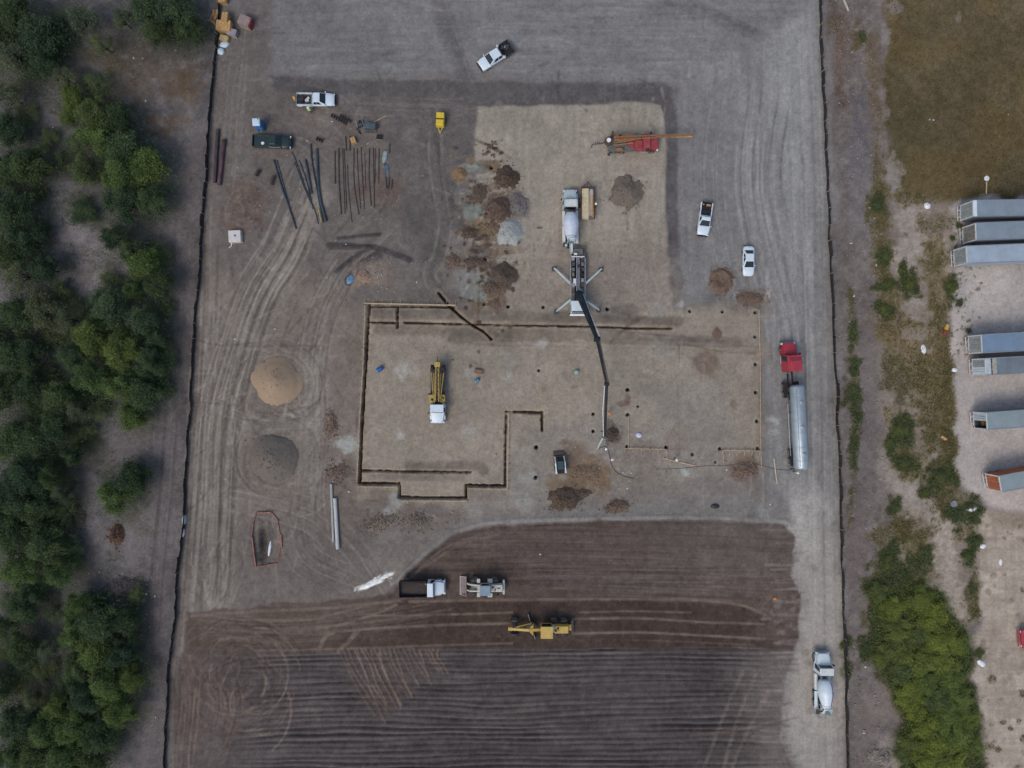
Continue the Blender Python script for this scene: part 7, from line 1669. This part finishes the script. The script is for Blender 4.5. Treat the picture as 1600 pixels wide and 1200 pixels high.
TP = [tree_proto(s, 'tree', .85) for s in (11, 12, 13, 14, 15, 16)]; SPR = [tree_proto(s, 'shrub', .8) for s in (31, 32, 33, 34)]; SCR = [tree_proto(s, 'tree', .35) for s in (51, 52, 53)]
def plant(name, label, cat, px, py, r_px, protos, zs, tint, group, k, lift=0.0):
    rad = r_px / 10; h = zs
    b = W(px, py, h * .6)                       # crown seen at (px, py); the stem stands under it
    pxb, pyb = 800 + b.x * 10, 600 - b.y * 10
    root = thing(name, label, cat, pxb, pyb, (k * 77) % 360, group)
    cr, tk = protos[k % len(protos)]
    for nm, me in (("crown", cr), ("trunk", tk)):
        o = link(nm, me, root); o.scale = (rad, rad * (0.9 + .2 * ((k * 37) % 10) / 10), h / .75 if protos is SPR else h / 1.25); o.color = (*tint, 1)
    return root
DK = (.66, .72, .74); MD = (.92, .94, .9); LG = (1.12, 1.16, .84); GY = (1.1, 1.0, 1.2)
TREES = [(18, 22, 38, DK), (62, 60, 38, DK), (18, 84, 34, GY), (66, 100, 26, DK), (12, 150, 26, GY), (130, 30, 26, GY), (160, 70, 22, GY), (100, 120, 20, GY), (190, 30, 18, GY), (232, 18, 34, MD), (272, 16, 36, MD), (296, 48, 26, DK), (248, 50, 24, DK), (114, 152, 22, LG), (106, 180, 16, LG), (150, 176, 30, MD), (185, 185, 28, DK), (155, 215, 34, LG), (195, 230, 36, MD), (228, 262, 34, LG), (188, 275, 36, LG), (130, 266, 26, MD), (238, 312, 28, MD), (196, 318, 36, DK), (130, 328, 25, MD),
         (14, 205, 28, DK), (46, 262, 34, DK), (12, 268, 32, DK), (20, 330, 36, DK), (36, 372, 32, DK), (12, 400, 32, DK), (70, 354, 10, MD), (70, 420, 26, DK), (32, 430, 30, GY), (180, 372, 22, DK), (204, 392, 22, MD), (228, 412, 30, LG), (246, 444, 24, DK), (172, 478, 34, MD), (208, 452, 20, LG), (224, 500, 30, MD), (246, 530, 22, DK), (140, 525, 32, LG), (106, 500, 26, GY), (66, 484, 32, GY), (26, 494, 34, DK),
         (190, 548, 34, LG), (234, 566, 26, MD), (110, 556, 24, MD), (32, 556, 36, DK), (10, 612, 34, DK), (46, 610, 30, DK), (140, 592, 30, LG), (188, 602, 34, LG), (226, 618, 30, MD), (206, 650, 24, LG), (92, 620, 30, MD), (122, 640, 22, GY), (88, 668, 32, DK), (112, 712, 20, DK), (52, 690, 34, MD), (14, 690, 34, MD), (38, 744, 36, DK), (78, 742, 26, DK), (12, 780, 34, MD), (60, 800, 34, DK), (96, 770, 20, GY), (22, 838, 34, DK), (72, 856, 32, MD), (30, 892, 34, LG), (92, 896, 26, LG),
         (180, 774, 30, LG), (206, 752, 28, DK), (212, 738, 14, MD), (40, 948, 28, MD), (10, 980, 24, MD), (124, 946, 24, LG), (116, 986, 30, LG), (158, 975, 36, MD), (196, 972, 24, DK), (148, 1020, 34, LG), (192, 1020, 28, DK), (206, 1058, 24, LG), (120, 1046, 28, MD), (78, 1018, 22, GY), (36, 1020, 28, DK), (170, 1072, 34, LG), (132, 1090, 30, DK), (186, 1112, 28, LG), (92, 1104, 26, LG), (54, 1090, 22, GY), (30, 1130, 32, DK), (74, 1142, 30, LG), (116, 1140, 34, LG), (158, 1150, 32, DK), (14, 1180, 30, LG), (56, 1186, 32, MD), (100, 1186, 32, LG), (142, 1192, 32, MD), (-20, 60, 36, DK), (-22, 330, 38, DK), (-22, 540, 38, DK), (-22, 800, 38, MD), (-22, 1080, 38, MD)]
cols = {0: [], 1: [], 2: []}
for k, (x, y, rr_, tn) in enumerate(TREES): cols[0 if x < 58 else 1 if x < 140 else 2].append((y, k))
tl = {}
words = {0: "row along the photo's left edge", 1: "middle row of the woodland", 2: "woodland row nearest the fence"}
special = {(130, 328): "round dull green bush standing alone by the sandy clearing", (180, 774): "bright green lone tree on open ground beside the fence", (206, 752): "dark half of the lone double tree beside the fence", (70, 354): "tiny round bush in the middle of the sandy clearing", (212, 738): "small tuft at the upper end of the lone double tree"}
for c_, lst in cols.items():
    for i, (_, k) in enumerate(sorted(lst)):
        x, y, rr_, tn = TREES[k]
        shade = "dark green" if tn is DK else "bright green" if tn is LG else "greyish" if tn is GY else "mid green"
        tl[k] = special.get((x, y), "%s tree, %s from the top in the %s" % (shade, ordn(i), words[c_]))
for k, (x, y, rr_, tn) in enumerate(TREES):
    small = rr_ <= 16 or (x, y) == (130, 328)
    plant("shrub" if small else "mesquite_tree", tl[k], "bush" if small else "tree", x, y, rr_ * 1.02, SPR if small else SCR if tn is GY else TP, (rr_ / 10 * .8) if small else 3.0 + rr_ / 34 * 2.4, tn, "woodland trees left of the site", k)
SCRUB = [(95, 30), (45, 110), (100, 60), (40, 180), (75, 215), (120, 225), (95, 250), (150, 130), (60, 300), (95, 455), (120, 480), (80, 530), (150, 505), (200, 530), (255, 480), (260, 560), (170, 580), (250, 600), (75, 590), (150, 640), (130, 610), (170, 440), (110, 610), (60, 650), (130, 680), (100, 800), (110, 850), (60, 920), (20, 940), (80, 960), (70, 1050), (20, 1070), (100, 1070), (40, 1050), (10, 1020), (110, 870), (245, 400), (215, 930), (150, 940), (150, 1120)]
for n, (x, y) in enumerate(sorted(SCRUB, key=lambda q: q[1])):
    rr_ = 17 + (n * 7) % 11
    plant("scrub_bush", "low grey green scrub, %s from the top between the woodland trees" % ordn(n), "bush", x, y, rr_, SCR, 1.3 + (n % 4) * .3, (1.0, .98, 1.0), "scrub between the woodland trees", n + 3)
SHRUBS = [(1372, 925, 20, DK), (1392, 952, 22, MD), (1402, 985, 24, DK), (1438, 935, 24, MD), (1458, 962, 28, MD), (1432, 990, 22, DK), (1470, 1000, 28, MD), (1498, 1006, 20, MD), (1400, 1018, 26, DK), (1436, 1030, 28, MD), (1376, 1030, 16, DK), (1478, 1036, 26, LG), (1408, 1050, 24, DK), (1448, 1062, 26, MD), (1420, 1082, 22, MD), (1486, 1068, 22, LG), (1462, 1094, 26, DK), (1434, 1108, 22, MD), (1500, 1098, 22, LG), (1478, 1120, 24, LG), (1446, 1136, 28, MD), (1512, 1128, 20, LG), (1490, 1150, 28, LG), (1456, 1166, 28, LG), (1420, 1162, 20, DK), (1520, 1168, 18, LG), (1486, 1188, 28, LG), (1442, 1192, 24, MD), (1412, 1180, 14, DK),
          (1530, 1021, 11, DK), (1528, 845, 11, DK), (1512, 868, 10, DK), (1527, 815, 10, DK), (1516, 790, 10, DK), (1408, 670, 14, LG), (1424, 444, 12, DK), (1388, 446, 12, DK), (1490, 446, 12, DK), (1383, 484, 11, DK), (1372, 322, 11, MD), (1333, 580, 9, MD), (1500, 474, 8, DK), (1390, 692, 9, DK), (1413, 727, 12, DK), (1385, 880, 16, MD), (1352, 1015, 11, DK), (1412, 425, 7, DK), (1383, 402, 9, MD), (1513, 516, 6, DK), (1488, 372, 6, DK), (1498, 352, 6, DK), (1445, 771, 9, MD), (1398, 792, 10, DK), (1496, 806, 12, DK), (1348, 58, 5, DK), (1466, 745, 16, MD), (1320, 1008, 8, MD)]
srt = sorted(range(len(SHRUBS)), key=lambda i: SHRUBS[i][1])
big_i = [i for i in srt if i < 29]; sm_i = [i for i in srt if i >= 29]
for n, i in enumerate(big_i + sm_i):
    x, y, rr_, tn = SHRUBS[i]
    lab = "leafy shrub, %s from the top in the big lower right thicket" % ordn(n) if i < 29 else "small dark weed bush, %s from the top scattered over the right verge" % ordn(n - 29)
    plant("shrub", lab, "shrub", x, y, rr_ * (1.05 if i < 29 else .85), SPR, rr_ / 10 * (.62 if i < 29 else .45), tuple(v * u for v, u in zip((LG if tn is MD else MD if tn is DK else LG), (1.4, 1.25, 1.0))) if i < 29 else (1.1, 1.0, .85), "shrubs in the lower right thicket" if i < 29 else "weed bushes on the right verge", i)

# weeds, litter of twigs and stones: nobody could count them
rs = np.random.default_rng(5)
def sample(field, n, j0=12, pad=12):
    w = np.clip(field, 0, None).copy(); w[:pad] = 0; w[-pad:] = 0; w[:, :pad] = 0; w[:, -pad:] = 0
    cdf = np.cumsum(w.ravel().astype(np.float64)); i = np.searchsorted(cdf, rs.random(n) * cdf[-1]); jy, jx = np.unravel_index(np.clip(i, 0, w.size - 1), w.shape)
    return np.stack([gx[jx] + rs.uniform(-.1, .1, n), gy[jy] + rs.uniform(-.1, .1, n), H[jy, jx]], 1), w[jy, jx]
n = 26000; P_, w_ = sample(np.where(VEG > .62, VEG, 0) * (right > .5), n)
P_ = np.repeat(P_, 3, 0) + rs.normal(0, .13, (n * 3, 3)) * np.array([1, 1, .3]); P_[:, 2] += rs.uniform(.03, .3, n * 3)
me = leaves_mesh("weeds", P_, rs.uniform(.06, .17, n * 3), np.clip(rs.normal(.5, .2, n * 3), 0, 1), rs)
o = link("weeds", me); o.color = (.85, .8, .7, 1); tag(o, "low green and brown weeds growing over the right verge", "weeds", kind="stuff")
n = 22000; P_, w_ = sample(np.where(VEG <= .62, VEG, 0) ** 1.5 * (right > .5), n); P_ = np.repeat(P_, 2, 0) + rs.normal(0, .12, (n * 2, 3)) * np.array([1, 1, .2]); P_[:, 2] += rs.uniform(.02, .2, n * 2)
me = leaves_mesh("dry_grass", P_, rs.uniform(.05, .14, n * 2), np.clip(rs.normal(.45, .2, n * 2), 0, 1), rs)
o = link("dry_grass", me); o.color = (1.35, .9, .75, 1); tag(o, "brown dry grass tufts over the right verge and meadow", "grass", kind="stuff")
und = left * (fbm(PX / 40, PY / 40, 7, 3) > .47) * (PX > -60)
n = 80000; P_, w_ = sample(und * (0.2 + (1 - sstep(150, 250, PX))) * (PY > -60) * (PY < 1260), n); P_[:, 2] += rs.uniform(.02, .5, n)
me = leaves_mesh("undergrowth", P_, rs.uniform(.04, .12, n), np.clip(rs.normal(.45, .22, n), 0, 1), rs)
o = link("undergrowth", me); o.color = (.9, .85, .9, 1); tag(o, "sparse dry undergrowth on the woodland floor", "undergrowth", kind="stuff")
mb = MB(); rr = random.Random(3); n = 2600; P_, w_ = sample(RUB, n)
for k in range(n): stone(mb, P_[k, 0], P_[k, 1], P_[k, 2] + .03, rr.uniform(.04, .12) if rr.random() < .93 else rr.uniform(.12, .26), rr)
o = mb.build("rubble", mat("grey_rubble", (.22, .20, .20), .9, var=.6, scale=1.3)); tag(o, "loose grey stones strewn along the verge and woodland edge", "rubble", kind="stuff")

# ------------------------------------------------------------------ people
def body_mesh(seed, stride, arm):
    rr = random.Random(seed)
    V = [(0, 0, .95), (0, 0, 1.15), (0, 0, 1.36), (0.01, 0, 1.5), (.03, 0, 1.63), (.03, 0, 1.72),      # 0 pelvis .. 5 crown of head
         (0, .1, .9), (stride, .11, .5), (stride * .4 - .05, .11, .08), (stride * .4 + .12, .12, .03), (0, -.1, .9), (-stride, -.11, .5), (-stride * 1.2 - .08, -.11, .08), (-stride * 1.2 + .1, -.12, .03),
         (0, .2, 1.4), (.02, .27, 1.14), (.06 + arm, .25, .93 + arm * .5), (.1 + arm * 1.2, .24, .85 + arm * .6), (0, -.2, 1.4), (.02, -.27, 1.14), (.1 + arm, -.24, .95 + arm * .5), (.16 + arm * 1.2, -.22, .88 + arm * .6)]
    R = [.15, .14, .16, .06, .1, .07, .095, .065, .045, .035, .095, .065, .045, .035, .07, .05, .038, .04, .07, .05, .038, .04]
    E = [(0, 1), (1, 2), (2, 3), (3, 4), (4, 5), (0, 6), (6, 7), (7, 8), (8, 9), (0, 10), (10, 11), (11, 12), (12, 13), (2, 14), (14, 15), (15, 16), (16, 17), (2, 18), (18, 19), (19, 20), (20, 21)]
    me = bpy.data.meshes.new("person_frame"); me.from_pydata(V, E, []); o = bpy.data.objects.new("person_frame", me); COL.objects.link(o)
    md = o.modifiers.new("skin", 'SKIN'); md.use_smooth_shade = True
    for i, sv in enumerate(me.skin_vertices[0].data): sv.radius = (R[i], R[i] * (1.25 if i in (0, 1, 2) else 1)); sv.use_root = (i == 0)
    o.modifiers.new("sub", 'SUBSURF').levels = 1
    dg = bpy.context.evaluated_depsgraph_get(); out = bpy.data.meshes.new_from_object(o.evaluated_get(dg)); bpy.data.objects.remove(o); out.name = "body"
    # fingers: five short tapered chains from each palm
    return out
def person_mat(key, shirt, trousers):
    m = bpy.data.materials.new(key); m.use_nodes = True; nt = m.node_tree; b = nt.nodes["Principled BSDF"]
    tc = N(nt, "ShaderNodeTexCoord"); sx = N(nt, "ShaderNodeSeparateXYZ"); nt.links.new(tc.outputs["Object"], sx.inputs[0])
    rp = N(nt, "ShaderNodeValToRGB"); rp.color_ramp.interpolation = 'CONSTANT'; e = rp.color_ramp.elements
    mr = N(nt, "ShaderNodeMath", operation='DIVIDE'); mr.inputs[1].default_value = 1.8; nt.links.new(sx.outputs["Z"], mr.inputs[0]); nt.links.new(mr.outputs[0], rp.inputs["Fac"])
    e[0].position = 0; e[0].color = (.03, .022, .018, 1); e[1].position = .06; e[1].color = (*trousers, 1)
    for p_, c in ((.545, shirt), (.825, (.26, .15, .1)), (.93, (.02, .016, .014))): q = e.new(p_); q.color = (*c, 1)
    nt.links.new(rp.outputs[0], b.inputs["Base Color"]); b.inputs["Roughness"].default_value = .85
    return m
def person(label, px, py, hd, shirt, trousers, hat, vest=None, stride=.06, arm=.0, z=None, k=0):
    r = thing("person", label, "person", px, py, hd, None, z)
    me = body_mesh(k, stride, arm); me.materials.clear(); me.materials.append(person_mat("clothes_%d" % k, shirt, trousers)); link("body", me, r)
    if hat: 
        hm = mat("hat_%d" % k, hat, .4, var=.05)
        MB().lathe([(-.01, .2), (0, .2), (.005, .15), (.06, .14), (.11, .1), (.135, .03), (.137, .001)], (.03, 0, 1.7), (0, 0, 1), 16).build("hard_hat", hm, r, smooth=True)
    if vest:
        S = []
        for z_, a, b_ in ((.92, .19, .235), (1.1, .175, .215), (1.28, .185, .235), (1.4, .165, .24), (1.47, .1, .15)):
            S.append([(a * math.cos(t), b_ * math.sin(t), z_) for t in np.linspace(0, 2 * math.pi, 16, endpoint=False)])
        mb = MB(); n = 16; mb.add([q for s_ in S for q in s_], [(i * n + j, i * n + (j + 1) % n, (i + 1) * n + (j + 1) % n, (i + 1) * n + j) for i in range(4) for j in range(n)])
        v = mb.build("vest", mat("vest_%d" % k, vest, .7, var=.1), r, smooth=True)
        MB().lathe([(-.025, 1), (.025, 1)], (0, 0, 0), (0, 0, 1), 16).build("reflective_band", whiteplastic, v, smooth=True)
        bnd = v.children[0] if v.children else None
        for o_ in COL.objects:
            if o_.parent is v: o_.scale = (.195, .245, 1); o_.location = (0, 0, 1.05)
    return r
LIME = (.50, .75, .10); ORG = (.80, .28, .04)
person("worker in a lime vest standing beside the white loaded pickup", 486, 175, 80, (.35, .5, .12), (.05, .06, .09), (.7, .74, .6), LIME, k=1)
person("worker in an orange and yellow vest behind the white loaded pickup", 464, 159, 10, (.4, .32, .06), (.05, .05, .07), (.75, .3, .05), (.75, .55, .06), k=2)
person("worker in a white hat standing beside the lumber trailer", 929.5, 323, 180, (.04, .045, .06), (.03, .03, .035), (.78, .76, .74), None, k=3)
person("worker with a pale green hard hat at the mixer's discharge chute", 883, 387, 60, (.03, .05, .05), (.03, .035, .04), (.62, .80, .55), None, arm=.15, k=4)
person("worker in a bright orange vest beside the pump boom", 950, 645, 200, (.5, .16, .03), (.06, .06, .08), (.7, .25, .05), ORG, k=5)
person("worker in a white hat guiding the boom's end hose", 945, 700, 190, (.25, .25, .27), (.08, .09, .1), (.82, .82, .82), None, arm=.2, k=6)
person("worker in a pink shirt holding the hose below the boom", 954.5, 716.5, 120, (.62, .34, .34), (.06, .06, .09), (.78, .66, .66), None, arm=.2, stride=.12, k=7)
person("worker in a rose shirt and white hat by the loose board", 1053, 717, 20, (.50, .16, .18), (.05, .05, .08), (.8, .76, .76), None, stride=.1, k=8)
person("worker in a white shirt behind the tank trailer", 1240, 737, 90, (.6, .6, .55), (.08, .08, .08), (.75, .74, .65), None, k=9)

# offcuts and crumbs of waste on the pads
mb = MB(); mb2 = MB(); rr = random.Random(9)
for k in range(260):
    x, y = (rr.gauss(1020, 90), rr.gauss(725, 30)) if k % 3 == 0 else (rr.uniform(575, 1190), rr.uniform(500, 800)) if k % 3 == 1 else (rr.uniform(350, 720), rr.uniform(180, 480))
    p = W(x, y); (mb if rr.random() < .5 else mb2).box(p.x, p.y, ground_h(x, y) + .04, rr.uniform(.08, .4), rr.uniform(.05, .14), .06, rr.random() * 3.14)
o = mb.build("debris", mat("weathered_offcut", (.34, .29, .22), .9, var=.35, scale=.8)); tag(o, "timber offcuts strewn over the building pads and lot", "debris", kind="stuff")
o = mb2.build("debris", mat("grey_waste", (.2, .19, .18), .9, var=.7, scale=.7)); tag(o, "grey scraps of waste strewn over the building pads and lot", "debris", kind="stuff")
